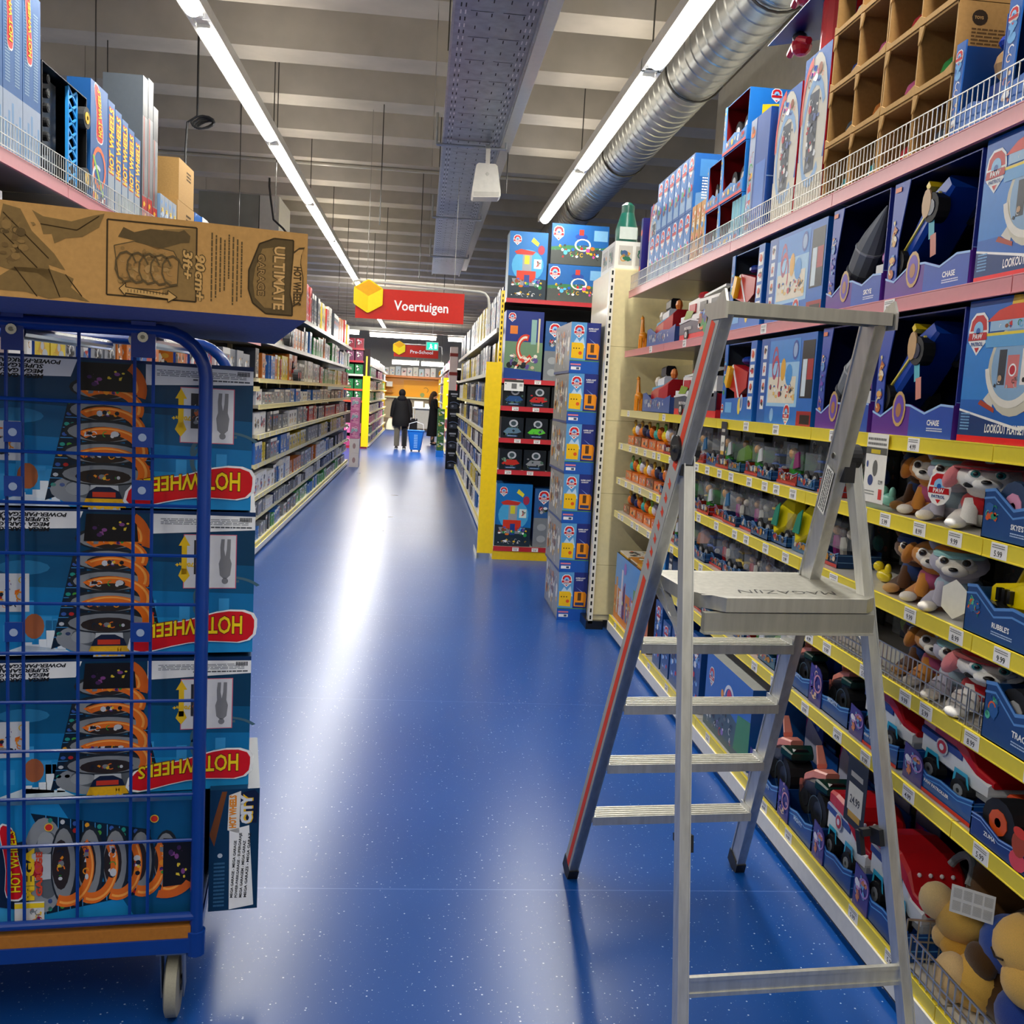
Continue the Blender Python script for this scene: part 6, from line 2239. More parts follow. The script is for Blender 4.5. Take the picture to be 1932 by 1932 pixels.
def mega_box():
    w, h, d = .8, .345, .5
    b = MB()
    b.dm = 'gloss'
    b.box(0, w, 0, d, 0, h, {'*': 0x0a4468, 'top': 0x0c3c60, 'right': 0x0a3a5c})
    F = FB(w, d, h, 'front')
    b.rect(F, 0, 0, w, h, 0x0a3c5c, .3)
    b.poly(F, [(0, 0), (w, 0), (w, h * .62), (0, h * .72)], 0x0b5580, .5)
    b.poly(F, [(0, 0), (w, 0), (w, h * .42), (0, h * .5)], 0x1272ac, .7)
    b.poly(F, [(0, 0), (w, 0), (w, h * .24), (0, h * .3)], 0x1d8cca, .9)
    rn = random.Random(2)
    for k in range(20):
        x = rn.uniform(0, .94) * w
        b.rect(F, x, h * .1, w * .03, h * rn.uniform(.08, .3), 0x3a9ad4, 1.05)
    b.poly(F, [(w * .28, 0), (w * .36, h * .07), (w * .47, h * .04), (w * .5, 0)], 0xd8e8f2, 1.2)
    for x, hh in ((.36, .06), (.4, .08), (.42, .14), (.45, .1), (.38, .045)):
        b.rect(F, w * x, h * .03, w * .022, h * hh, 0xe8f0f4, 1.2)
    b.arc(F, w * .93, h * .4, w * .1, w * .012, .6, 3.4, 0x4a6a78, 1.3, sy=.6)
    b.arc(F, w * .96, h * .33, w * .13, w * .012, 1.6, 4.2, 0x4a6a78, 1.3, sy=.6)
    b.disc(F, w * .36, h * .6, w * .07, 0x2a7aa8, 1.2, ry=h * .05)
    # white strips at the upper edge
    b.poly(F, [(0, h * .84), (w * .5, h * .87), (w * .52, h), (0, h)], WHITE, 1.6)
    b.poly(F, [(w * .7, h * .84), (w, h * .875), (w, h * .97), (w * .7, h * .995)], WHITE, 1.6)
    b.poly(F, [(0, h * .975), (w * .52, h * .985), (w, h * .97), (w, h), (0, h)], 0x0d2f5c, 1.9)
    K = Fr(F.p(0, h), (-1, 0, 0), (0, 0, -1))   # same face, print turned upside down
    for k, tx in enumerate(('MEGA GARAGE', 'MEGA GARAGE', 'SUPERGARAJE', 'POWER-PARKGARAGE')):
        b.text(K, tx, -w * (.43 if k < 3 else .475) - (0 if k < 3 else 0), h * (.128 - .033 * k), .0125, 0x151515, 2.4, bold=.04, width=.118 if k < 3 else .165, shear=.2)
    b.scribble(K, -w * .98, h * .05, w * .25, h * .045, 4, 0x8a8e92, 2, 5)
    b.scribble(K, -w * .99, h * .1, w * .16, h * .02, 1, 0x505458, 2, 6)
    for k in range(9):
        b.rect(F, w * .955 + k * .0032, h * .93, .002, h * .032, 0x222222, 2.2)
    # tower drawing
    G = Fr(F.p(.335, h * .04), F.u, F.v)
    garage(b, G, .27, h * .93)
    b.text(K, 'MEGA', -.505, h * .955, .026, 0xf0b818, 8, bold=.06, width=.07)
    b.poly(F, [(.425, 0), (.52, 0), (.505, h * .11), (.485, h * .14), (.455, h * .14), (.44, h * .11)], 0x16203a, 7.2)
    b.poly(F, [(.425, 0), (.52, 0), (.512, h * .06), (.433, h * .06)], 0xe8b01c, 7.6)
    b.rect(F, .447, h * .07, .05, h * .035, 0xc83a20, 7.6)
    # size picture with figure
    b.rect(F, .636, h * .46, .122, h * .38, 0xd86a80, 2)
    b.rect(F, .638, h * .465, .118, h * .37, 0xe0e0e2, 2.4)
    b.rect(F, .66, h * .56, .03, h * .24, 0x343438, 2.8)
    b.busy(F, .66, h * .57, .03, h * .22, [0xc86a3a, 0x8a8e92, 0xe8e8e8], 10, 3, 5, .5)
    fx, fy = .732, h * .49
    b.disc(F, fx, fy + .008, .0075, 0x88888a, 2.8)
    b.poly(F, [(fx - .004, fy + .014), (fx - .012, fy + .022), (fx - .015, fy + .05), (fx - .011, fy + .064), (fx - .012, fy + .09), (fx - .01, fy + .11), (fx - .002, fy + .11), (fx - .003, fy + .085), (fx, fy + .068), (fx + .003, fy + .085), (fx + .004, fy + .11), (fx + .012, fy + .11), (fx + .012, fy + .09), (fx + .011, fy + .064), (fx + .015, fy + .05), (fx + .012, fy + .022), (fx + .004, fy + .014)], 0x88888a, 2.8)
    ax = .638
    b.poly(F, [(ax - .006, h * .56), (ax + .006, h * .56), (ax + .006, h * .76), (ax + .013, h * .76), (ax, h * .83), (ax - .013, h * .76), (ax - .006, h * .76)], 0xf5c81c, 3)
    b.poly(F, [(ax - .006, h * .6), (ax - .013, h * .55), (ax, h * .5), (ax + .013, h * .55), (ax + .006, h * .6)], 0xf5c81c, 3)
    b.text(K, '70cm+', -ax - .022, h * .36, .013, 0xf5c81c, 3.5, bold=.05, width=.042)
    # banner
    flame(b, K, -.795, h * .71, .262, h * .28, 8)
    # small picture at the edge
    b.rect(F, .2, h * .3, .1, h * .26, 0xd0d4d8, 2)
    b.busy(F, .2, h * .31, .098, h * .24, HWP, 30, 2.3, 9, .3)
    b.disc(F, .31, h * .2, .022, 0xa8603a, 2, ry=.03)
    return Proto('garage_playset_carton', 'carton', [('garage_playset_carton', b, 0)])


pm = mega_box()
for k, (z, dx, lab) in enumerate(((1.2725, 0, 'topmost'), (.922, .012, 'middle'), (.575, .01, 'lowest'))):
    z0 = z - .0
    pm.put(cage_world(.098 + dx - .8 * math.cos(.055), .075 + .004 * k - .8 * math.sin(.055), z0), ca + .055, f'blue garage playset carton standing upside down in the roll cage, {lab} of three', 'upside-down garage cartons', scale=(1, 1, (1.614 - 1.2725) / .345 if k == 0 else .345 / .345 if k == 1 else .97))
# carton lying on its side at the bottom
w, h, d = .72, .305, .4
b = MB()
b.dm = 'gloss'
b.box(0, w, 0, d, 0, h, 0x0a5080)
F = FB(w, d, h, 'front')
b.poly(F, [(0, 0), (w * .8, 0), (w * .55, h), (0, h)], 0x1b86c4, .5)
b.poly(F, [(0, 0), (w * .5, 0), (w * .35, h), (0, h)], 0x3aa0d8, .7)
G = Fr(F.p(.335, h * .97), (0, 0, -1), (1, 0, 0))
garage(b, G, h * .92, .37)
for x, z in ((.375, .82), (.61, .86)):
    b.disc(F, x, h * z, .01, 0xe8c83a, 8)
    b.disc(F, x, h * z, .008, 0xd03020, 8.5)
b.rect(F, .3, h * .02, .065, h * .2, 0xdadce0, 7)
b.busy(F, .33, h * .03, .034, h * .15, HWP, 16, 7.4, 2, .5)
b.rect(F, .3, h * .17, .065, .012, 0xf2d01c, 8)
S = Fr(F.p(.33, h * .1), (0, 0, 1), (-1, 0, 0))
b.poly(F, [(.25, h * .2), (.325, h * .15), (.345, h * .4), (.325, h * .72), (.25, h * .66)], 0x14243c, 6.5)
flame(b, S, .05, .012, .17, .05, 7)
b.text(S, 'MEGA', .04, -.012, .03, 0xf2c81c, 8, bold=.06, width=.13)
b.text(S, 'GARAGE', .05, -.03, .018, 0xd84a2a, 8, bold=.05, width=.11)
b.arc(F, .3, h * .8, .08, .016, 3, 6, 0x7a6a58, 2)
o = b.build('garage_playset_carton', None, cage_world(-.715, .02, .267), ca)
tag(o, 'blue garage playset carton lying on its side at the bottom of the roll cage', 'carton')
w = .118
b = MB()
b.dm = 'gloss'
b.box(0, w, 0, .36, 0, .315, {'*': 0x0b3557, 'right': 0x0a2a48})
F = FB(w, .36, .315, 'front')
b.poly(F, [(w * .42, .002), (w * .92, .01), (w * .8, .22), (w * .4, .21)], WHITE, 1)
S = Fr(F.p(w * .5, .02), (.05, 0, 1), (-1, 0, .05))
for k, tx in enumerate(('MEGA GARAGE - MEGA GARAGE', 'POWER-PARKGARAGE - SUPERGARAJE', 'MEGA GARAGEM - MEGA GARAZ', 'MEGA GARAZS - MEGA GARAZ')):
    b.text(S, tx, .012, -.004 - .011 * k + .006, .0085, 0x181818, 2, bold=.03, width=.15 + .02 * (k % 2))
b.poly(F, [(w * .36, .21), (w * .6, .2), (w * .62, .31), (w * .38, .3)], 0xe8e4dc, 1)
S2 = Fr(F.p(w * .56, .215), (0, 0, 1), (-1, 0, 0))
b.text(S2, 'HOT WHEELS', 0, .004, .022, 0xf0901c, 2, bold=.05, width=.085)
S3 = Fr(F.p(w * .9, .225), (0, 0, 1), (-1, 0, 0))
b.poly(F, [(w * .6, .23), (w * .95, .225), (w * .98, .3), (w * .9, .312), (w * .62, .305)], 0x101c3c, 1.5)
b.text(S3, 'CITY', .0, .008, .034, 0xdfe4ea, 2.5, bold=.06, width=.075)
b.text(S3, 'CITY', .0, .005, .03, 0xf2c01c, 2.2, bold=.07, width=.077)
b.poly(F, [(.0, .2), (w * .24, .31), (w * .34, .31), (w * .1, .17)], 0x7a4418, 1)
b.scribble(F, w * .1, .01, w * .22, .12, 12, 0x3a6a90, 1, 4)
b.disc(F, w * .22, .145, .006, 0xb8c4d0, 1)
o = b.build('garage_playset_carton', None, cage_world(.0195, .05, .2665), ca + .06)
tag(o, 'dark blue garage carton end with upright CITY lettering sticking out beside the cage post', 'carton')

# long brown carton on top of the cage
W3, H3, L3 = .5, .183, 1.25
P0 = Vector((-.254, 2.164, 1.716))
E3, N3, U3 = Vector((0.96195105, 0.27321153, -0.002373)), Vector((-0.27269657, 0.95952722, -0.07031433)), Vector((-0.01693373, 0.06828605, 0.99752206))
b = MB()
b.dm = 'brown_card'
b.box(-L3, 0, 0, W3, 0, H3, {'*': 0xb98c50, 'bottom': 0x8a86a8, 'right': 0xa67c44})
F = Fr((0, 0, 0), (1, 0, 0), (0, 0, 1))
INK, INK2 = 0x5c4a2c, 0x8a6c3e


def outl(pts, w, col, l):
    for (x0, z0), (x1, z1) in zip(pts, pts[1:] + pts[:1]):
        dx, dz = x1 - x0, z1 - z0
        n = math.hypot(dx, dz) or 1
        ox, oz = -dz / n * w, dx / n * w
        b.poly(F, [(x0 + ox, z0 + oz), (x1 + ox, z1 + oz), (x1 - ox, z1 - oz), (x0 - ox, z0 - oz)], col, l)


# emblem at the end
lg = [(-.121, .075), (-.121, .095), (-.1, .152), (-.082, .16), (-.07, .166), (-.03, .166), (-.03, .008), (-.085, .008), (-.112, .028), (-.121, .055)]
b.poly(F, lg, INK, 1)
outl(lg, .0015, 0x3c2e18, 1.5)
b.poly(F, [(-.112, .07), (-.108, .1), (-.094, .142), (-.048, .152), (-.048, .02), (-.088, .02), (-.108, .04)], INK2, 1.6)
V = Fr((-.075, 0, .152), (0, 0, -1), (1, 0, 0))
b.text(V, 'ULTIMATE', 0, .004, .036, INK, 2, bold=.05, width=.136)
b.text(V, 'ULTIMATE', .001, .006, .031, 0xd0a468, 3, bold=.02, width=.133)
V = Fr((-.106, 0, .132), (0, 0, -1), (1, 0, 0))
b.text(V, 'GARAGE', 0, .003, .022, 0x4c3a20, 2, bold=.05, width=.088)
b.text(V, 'GARAGE', .001, .004, .019, 0xa88450, 3, bold=.0, width=.086)
fl = [(-.032, .118), (-.03, .142), (-.018, .152), (-.006, .154), (-.012, .14), (-.014, .12), (-.008, .09), (-.008, .06), (-.016, .035), (-.03, .026), (-.036, .05), (-.034, .09)]
b.poly(F, fl, 0x4c3a20, 3.5)
b.poly(F, [(-.022 + (x + .022) * .84, .088 + (z - .088) * .93) for x, z in fl], 0xc09458, 4)
V = Fr((-.036, 0, .112), (0, 0, -1), (1, 0, 0))
b.text(V, 'HOT WHEELS', 0, .008, .022, 0x4c3a20, 4.5, bold=.04, width=.082)
# small print columns
V = Fr((-.2, 0, .164), (0, 0, -1), (1, 0, 0))
for k in range(8):
    b.scribble(V, .004 * (k % 4), .002 + k * .0085, .14 - .012 * (k % 5), .006, 1, INK, 1, k)
# framed size picture
fr_ = [(-.395, .02), (-.2255, .02), (-.2255, .17), (-.395, .168)]
outl(fr_, .0016, 0x3c2e18, 1)
b.poly(F, [(-.29, .022), (-.2265, .022), (-.2265, .168), (-.29, .16)], INK2, .8)
V = Fr((-.215, 0, .118), (0, 0, -1), (1, 0, 0))
for dl, cc, bb in ((2, INK, .09), (3, 0xc49a5c, .03)):
    b.text(V, '90cm+', 0, -.012, .026, cc, dl, bold=bb, width=.096, shear=.15)
    b.text(V, '3ft+', -.006, -.036, .025, cc, dl, bold=bb, width=.06, shear=.15)
b.poly(F, [(-.375, .136), (-.365, .156), (-.345, .148), (-.315, .158), (-.26, .158), (-.25, .163), (-.238, .152), (-.24, .138), (-.256, .136), (-.3, .118), (-.345, .132)], INK, 1.5)
tw = [(-.382, .118), (-.345, .13), (-.27, .118), (-.26, .1), (-.262, .05), (-.3, .038), (-.36, .036), (-.374, .06)]
b.poly(F, tw, 0xa37a44, 1.5)
outl(tw, .001, INK, 1.8)
b.busy(F, -.378, .04, .112, .08, [0x8a6a3c, 0x9a7844, 0xa98450, 0x7c5f36], 70, 2, 4, .26)
for k in range(5):
    b.arc(F, -.36 + .022 * k, .078, .02, .003, .3, 5.2, 0x5c4a2c, 4.6, n=8, sy=1.5)
b.poly(F, [(-.372, .034), (-.36, .046), (-.36, .038), (-.28, .03), (-.28, .038), (-.262, .026), (-.28, .014), (-.28, .021), (-.36, .026), (-.36, .02)], 0xc49a5c, 4.3)
outl([(-.372, .034), (-.36, .046), (-.36, .038), (-.28, .03), (-.28, .038), (-.262, .026), (-.28, .014), (-.28, .021), (-.36, .026), (-.36, .02)], .0008, 0x3c2e18, 4.8)
for k in range(13):
    b.rect(F, -.356 + k * .006, .028, .001, .006, 0x3c2e18, 5)
# winged creature silhouettes
b.poly(F, [(-.59, .12), (-.58, .176), (-.55, .17), (-.53, .13), (-.49, .09), (-.47, .06), (-.5, .068), (-.49, .03), (-.52, .05), (-.56, .05), (-.6, .06)], 0x7c6238, 1)
b.poly(F, [(-.53, .17), (-.51, .16), (-.46, .156), (-.42, .172), (-.4, .178), (-.41, .15), (-.44, .128), (-.47, .122), (-.49, .11), (-.495, .128), (-.51, .126), (-.515, .145)], 0x7c6238, 1)
b.poly(F, [(-.59, .035), (-.56, .058), (-.5, .06), (-.47, .052), (-.455, .045), (-.46, .028), (-.44, .012), (-.425, .002), (-.47, .008), (-.5, .002), (-.54, .012), (-.6, .012)], 0x7c6238, 1)
for a_, c_ in (((-.515, .145), (-.45, .14)), ((-.45, .14), (-.41, .172)), ((-.56, .058), (-.52, .005)), ((-.5, .06), (-.48, .008)), ((-.47, .052), (-.44, .012)), ((-.58, .16), (-.5, .08)), ((-.58, .12), (-.52, .06))):
    outl([a_, c_], .001, 0x4c3a20, 1.6)
b.busy(F, -.59, .06, .07, .1, [0x6e5530, 0x8a6c3e, 0x5c4828], 26, 1.6, 6, .3)
b.rect(F, -L3, H3 * .5, .6, .002, 0x9a7440, 1)
o = b.build('long_playset_carton')
o.matrix_world = Matrix(((E3.x, N3.x, U3.x, P0.x), (E3.y, N3.y, U3.y, P0.y), (E3.z, N3.z, U3.z, P0.z), (0, 0, 0, 1)))
tag(o, 'long brown ULTIMATE GARAGE carton laid across the top of the roll cage', 'carton')

# ------------------------------------------------------------------ aluminium platform ladder
LD = empty('platform_ladder', (0, 0, 0))
tag(LD, 'aluminium platform stepladder with red-striped stile standing by the right-hand shelves', 'ladder')
la = R(5.2)
LU, LV = Vector((math.cos(la), math.sin(la), 0)), Vector((-math.sin(la), math.cos(la), 0))
AL = 0xc9c9c6
SL0, SL1 = Vector((.562, 3.084, .02)), Vector((.662, 2.185, 1.80))
SR0, SR1 = Vector((1.152, 3.138, .02)), Vector((1.03, 2.215, 1.80))


def bar2(b, a, c, wu, tv, col, m='alu', ax=None):
    a, c = Vector(a), Vector(c)
    d = (c - a).normalized()
    u = ax or LU
    u = (u - d * u.dot(d)).normalized()
    v = d.cross(u)
    b.obox((a + c) / 2, u, v, d, wu, tv, (c - a).length, col, m)
    return u, v, d


for nm, a, c in (('left', SL0, SL1), ('right', SR0, SR1)):
    b = MB()
    u, v, d = bar2(b, a, c, .024, .066, AL)
    for s in (-1, 1):
        bar2(b, a + v * s * .03, c + v * s * .03, .03, .006, AL)
    L = (c - a).length
    if nm == 'left':
        Fs = Fr(a - u * .0152, d, -v if (d.cross(-v)).dot(u) < 0 else v)
        b.rect(Fs, .0, -.032, L, .064, 0xa8a8a4, 1, 'matte')
        for x0, x1 in ((.02, L * .62), (L * .79, L * .985)):
            b.rect(Fs, x0, -.017, x1 - x0, .026, 0xe04428, 2, 'matte')
        rn = random.Random(3)
        for k in range(7):
            x = L * (.635 + .021 * k)
            b.poly(Fs, [(x, -.012), (x + .018, -.012), (x + .024, .01), (x + .012, .002), (x + .006, .01)], 0xe04428, 2, 'matte')
    else:
        Fs = Fr(a - u * .0152, d, -v if (d.cross(-v)).dot(u) < 0 else v)
        b.rect(Fs, L * .735, -.02, .13, .04, 0xf0efe8, 2, 'gloss')
        b.scribble(Fs, L * .738, -.017, .12, .034, 4, 0x404040, 3, 2)
    b.build('stile', LD)
    q = MB()
    bar2(q, a - d * .02, a + d * .035, .034, .074, 0x1a1a1c, 'rubber')
    q.build('rubber_foot', LD)


def on_stile(a, c, z):
    t = (z - a.z) / (c.z - a.z)
    return a + (c - a) * t


for z in (.274, .488, .711, .921):
    l, r = on_stile(SL0, SL1, z), on_stile(SR0, SR1, z)
    b = MB()
    for dv, dz, hh, th in ((0, 0, .004, .08), (-.039, -.012, .026, .003), (.039, -.012, .026, .003)):
        m = (l + r) / 2 + LV * dv
        b.obox(m + Vector((0, 0, dz)), LU, LV, (0, 0, 1), (r - l).length - .028, th, hh, 0xcfcfca, 'alu')
    for k in range(5):
        b.obox((l + r) / 2 + LV * (-.03 + .015 * k) + Vector((0, 0, .003)), LU, LV, (0, 0, 1), (r - l).length - .05, .006, .003, 0xd8d6cc, 'alu')
    for s, p in ((1, l), (-1, r)):
        b.obox(p + LU * s * .016, LU, LV, (0, 0, 1), .006, .074, .034, 0xd8d8d6, 'alu')
    b.build('step', LD)
# platform
PC = Vector((.89, 2.44, 1.135))
b = MB()
FT = Fr(PC, LU, LV)
out = [(-.17, -.2), (.2, -.19), (.235, -.16), (.25, .17), (-.235, .16), (-.235, -.12)]
b.prism(Fr(PC - Vector((0, 0, .036)), LU, LV), out, .034, 0xc6c4ba, 'alu')
for k in range(16):
    b.rect(Fr(PC - Vector((0, 0, .002)), LU, LV), -.22, -.17 + k * .02, .45, .01, 0xbab8ac, 1, 'alu')
Kf = Fr(PC - Vector((0, 0, .002)), -LU, -LV)
b.text(Kf, 'MAGAZIJN', -.16, .1, .055, 0x1c1c1c, 2, bold=-.01, width=.27, shear=.25)
b.build('platform', LD)
b = MB()
m = PC + LV * -.185 + Vector((.0, 0, -.062))
b.obox(m, LU, LV, (0, 0, 1), .44, .02, .045, 0xb4b2a6, 'alu')
b.obox(m + Vector((0, 0, -.026)), LU, LV, (0, 0, 1), .44, .028, .006, 0xd0cec2, 'alu')
b.build('platform_support', LD)
# front legs
FL1, FL0 = Vector((.652, 2.352, 1.46)), Vector((.664, 2.06, .03))
FR1, FR0 = Vector((1.092, 2.393, 1.46)), Vector((1.252, 2.112, .03))
for a, c in ((FL0, FL1), (FR0, FR1)):
    b = MB()
    u, v, d = bar2(b, a, c, .026, .03, 0xd2d2cd)
    for s in (-1, 1):
        bar2(b, a + u * s * .0125, c + u * s * .0125, .003, .036, 0xd8d8d4)
    b.build('support_leg', LD)
    q = MB()
    bar2(q, a - d * .03, a + d * .03, .034, .042, 0x1a1a1c, 'rubber')
    q.build('rubber_foot', LD)
    k = MB()
    p = a + (c - a) * .36
    k.dm = 'rubber'
    k.obox(p + LV * .02 + LU * (.012 if a is FL0 else -.012), u, v, d, .03, .045, .04, 0x18181a)
    k.obox(p + LV * .045 + LU * (.016 if a is FL0 else -.03), u, v, d, .04, .02, .018, 0x18181a)
    k.obox(p + LV * .05 + LU * (.02 if a is FL0 else -.045) - Vector((0, 0, .03)), u, v, d, .012, .02, .06, 0x18181a)
    k.build('leg_clip', LD)
l, r = FL0 + (FL1 - FL0) * .14, FR0 + (FR1 - FR0) * .14
b = MB()
for dz, th, hh in ((0, .006, .034), (.02, .012, .01), (-.02, .012, .01)):
    b.obox((l + r) / 2 - LV * .004 + Vector((0, 0, dz)), (r - l), LV, (0, 0, 1), (r - l).length + .01, th, hh, 0xd0cfc6, 'alu')
b.build('front_brace', LD)
for s, P in ((-1, Vector((.646, 2.36, 1.475))), (1, Vector((1.07, 2.39, 1.475)))):
    b = MB()
    b.dm = 'rubber'
    b.cyl(P - LU * .026 * (1 if s < 0 else .6), P + LU * .03, .032, 0x1b1b1d, n=20)
    b.cyl(P - LU * .034, P + LU * .034, .008, 0xc8c8c4, 'chrome', 10)
    b.obox(P + Vector((0, 0, -.035)) - LV * .012, LU, LV, (0, 0, 1), .03, .034, .06, 0x1b1b1d)
    b.build('hinge', LD)
for (a, c) in (((.652, 2.62, 1.1), (.664, 2.31, 1.02)), ((.67, 2.3, .98), (.655, 2.52, 1.12)), ((1.14, 2.64, 1.1), (1.15, 2.33, 1.0))):
    b = MB()
    bar2(b, a, c, .018, .008, 0xd8d8d4)
    b.build('strut', LD)
# top rail with corner brackets
tl, tr = SL1 + Vector((0, 0, .01)), SR1 + Vector((0, 0, .01))
b = MB()
b.obox((tl + tr) / 2 - LV * .02, tr - tl, LV, (0, 0, 1), (tr - tl).length + .03, .06, .006, 0xb9b7ae, 'alu')
b.obox((tl + tr) / 2 - LV * .05 - Vector((0, 0, .012)), tr - tl, LV, (0, 0, 1), (tr - tl).length + .03, .005, .028, 0xa9a79c, 'alu')
b.obox((tl + tr) / 2 + LV * .01 - Vector((0, 0, .012)), tr - tl, LV, (0, 0, 1), (tr - tl).length + .03, .005, .028, 0xa9a79c, 'alu')
b.build('top_rail', LD)
for p, s in ((tl, -1), (tr, 1)):
    b = MB()
    q = p + LU * s * .018
    Fb = Fr(q, LV, Vector((0, 0, 1)))
    b.prism(Fb, [(-.06, -.035), (.02, -.035), (.06, -.02), (.07, .004), (.0, .004), (-.02, .02), (-.045, .03), (-.06, .002)], .006, 0xb8b6ac, 'alu')
    b.build('corner_bracket', LD)

# ------------------------------------------------------------------ left near shelves
ZL = 2.321
def onL(p, y, z, back=.03, label=None, group=None, **kw):
    return p.put((-1.45 - back, y, z), LL, label, group, **kw)


def hwfront(b, F, w, h):
    b.rect(F, 0, 0, w, h, 0x1c5a9c, .5)
    S = Fr(F.p(w * .75, h * .52), (0, 0, 1), Vector(F.u) * -1)
    flame(b, Fr(F.p(w * .12, h * .55), F.v * -1 if False else Vector((0, 0, 1)), F.u * -1) if False else Fr(F.p(w * .7, h * .55), Vector((0, 0, 1)), F.u * -1), 0, 0, h * .42, w * .5, 1)
    b.arc(F, w * .5, h * .32, w * .36, w * .09, 0, 6.28, 0xe8641c, 2, sy=1)
    b.arc(F, w * .4, h * .2, w * .28, w * .07, 1, 5, 0xd8dce0, 2.4)
    b.poly(F, [(w * .1, h * .4), (w * .2, h * .4), (w * .8, h * .1), (w * .7, h * .1)], 0x8ac83a, 3)
    b.busy(F, 0, 0, w, h * .12, [0xf0c020, 0xd03020, 0x202020, 0xf0f0f0], 14, 3, 2, .8)


def spine(b, F, w, h):
    b.rect(F, 0, 0, w, h * .4, 0x98a4b0, .6)
    S = Fr(F.p(w * .82, h * .36), (0, 0, 1), F.u * -1)
    b.text(S, 'HOT WHEELS', -.004, .0, w * .95, 0xc81c14, 1, bold=.07, width=h * .6)
    b.text(S, 'HOT WHEELS', 0, .0, w * .9, 0xf8d81c, 2, bold=.03, width=h * .58)


def bluetall(b, F, w, h):
    b.rect(F, 0, 0, w, h * .35, 0x98a8c0, .6)
    for k in range(5):
        b.rect(F, w * (.06 + .19 * k), 0, w * .1, h * (.2 + .05 * (k % 3)), 0x6a94c0, 1)
    b.scribble(F, w * .1, h * .4, w * .25, h * .5, 30, 0x88aac8, 1, 2)
    b.scribble(F, w * .6, h * .4, w * .25, h * .5, 30, 0x88aac8, 1, 5)
    S = Fr(F.p(w * .5, h * .6), (0, 0, 1), F.u * -1)
    flame(b, S, 0, 0, h * .38, w * .4, 2)


p_bt = plain_box(.165, .38, .62, 0x1d5c9c, 0x184a88, None, bluetall, 'tall_track_box', left=lambda b, F, w, h: bluetall(b, F, w, h))
for k in range(5):
    onL(p_bt, 3.16 + k * .17, ZL, .03, f'tall blue track-set box on the pink-railed left shelf, {ORD[k]} from the near end', 'tall blue track boxes')
# black truck carrier box
b = open_box(.5, .3, .42, 0x15181c, 0x08090b, .05, 0x1c5aa8)
F = FB(.5, .3, .42, 'front')
q = MB()
q.dm = 'plastic'
for k in range(7):
    z = .04 + k * .054
    q.bar((.3, .01, z), (.4, .01, z + .05), .006, .008, 0x38a8f0)
    q.bar((.4, .01, z), (.3, .01, z + .05), .006, .008, 0x38a8f0)
    wheel(q, .12, .03, z + .02, .018, .02, 0x3a3e44)
for x in (.3, .4):
    q.bar((x, .012, .03), (x, .012, .41), .012, .012, 0x2a98e8)
q.box(.03, .28, .05, .28, .02, .4, 0x0a0c10)
for z in (.08, .33):
    wheel(q, .46, .0, z, .045, .03, 0xf2c01c)
pr = Proto('carrier_truck_box', 'toy box', [('carton', b, 1), ('toy_carrier_truck', q, 1)])
onL(pr, 4.02, ZL, .03, 'black carrier-truck box with blue lattice and yellow wheels on the left top shelf')
p_hwf = plain_box(.23, .1, .52, 0x1c5696, 0x1c5696, None, hwfront, 'loop_track_box')
onL(p_hwf, 4.57, ZL, .03, 'blue loop-track box with orange loop print on the left top shelf')
p_sp = plain_box(.095, .3, .5, 0x1c5c9c, 0x2a68a4, None, spine, 'slim_track_box')
for k in range(5):
    onL(p_sp, 4.81 + k * .105, ZL, .03, f'slim track box with yellow lettering, {ORD[k]} from the loop-track box', 'slim track boxes', scale=(1, 1, 1 - .03 * k))
p_win = plain_box(.09, .2, .8, 0x8a8a88, 0x50565c, None, lambda b, F, w, h: (b.rect(F, w * .15, h * .25, w * .25, h * .5, 0x8a2a20, 1), b.rect(F, w * .55, h * .25, w * .3, h * .5, 0x6a6e74, 1), b.rect(F, 0, 0, w, h * .24, 0xb81c1c, 1), b.rect(F, 0, h * .75, w, h * .25, 0x24262c, 1.2), b.busy(F, w * .1, h * .02, w * .8, h * .2, [0xf0c020], 14, 2, 2, .5)), 'tall_window_box')
for k in range(3):
    onL(p_win, 5.4 + k * .1, ZL, .04, f'tall white window box with red foot, left top shelf, {ORD[k]} from near', 'tall white window boxes', scale=(1, 1, (.98, 1.0, .86)[k]))
p_wl = plain_box(.085, .2, .26, 0x9aa4b0, 0x6a88a8, None, lambda b, F, w, h: b.busy(F, 0, 0, w, h, [0xf0f0f0, 0x5a9ad8, 0xb0c8e0, 0x7a2a2a, 0xf0d040], 14, 1, 3, .6), 'small_white_box')
for k in range(4):
    onL(p_wl, 5.72 + k * .09, ZL, .03, f'small white and blue box by the wire fence, {ORD[k]} from near', 'small white boxes')
p_cd = plain_box(.42, .3, .3, 0xb8925c, 0xa07c48, None, lambda b, F, w, h: b.scribble(F, w * .5, h * .6, w * .3, h * .25, 3, 0x4a3820, 1, 2), 'brown_carton')
p_cd.parts[0][1].materials[0] = MATS['brown_card'] if len(p_cd.parts[0][1].materials) else None
onL(p_cd, 6.1, ZL, .03, 'brown carton on the left top shelf, lower of two', 'brown cartons on the left top shelf')
onL(p_cd, 6.12, ZL, .03, 'brown carton with white label on the left top shelf, upper of two', 'brown cartons on the left top shelf', scale=(.9, 1, .8)).location.z += .302


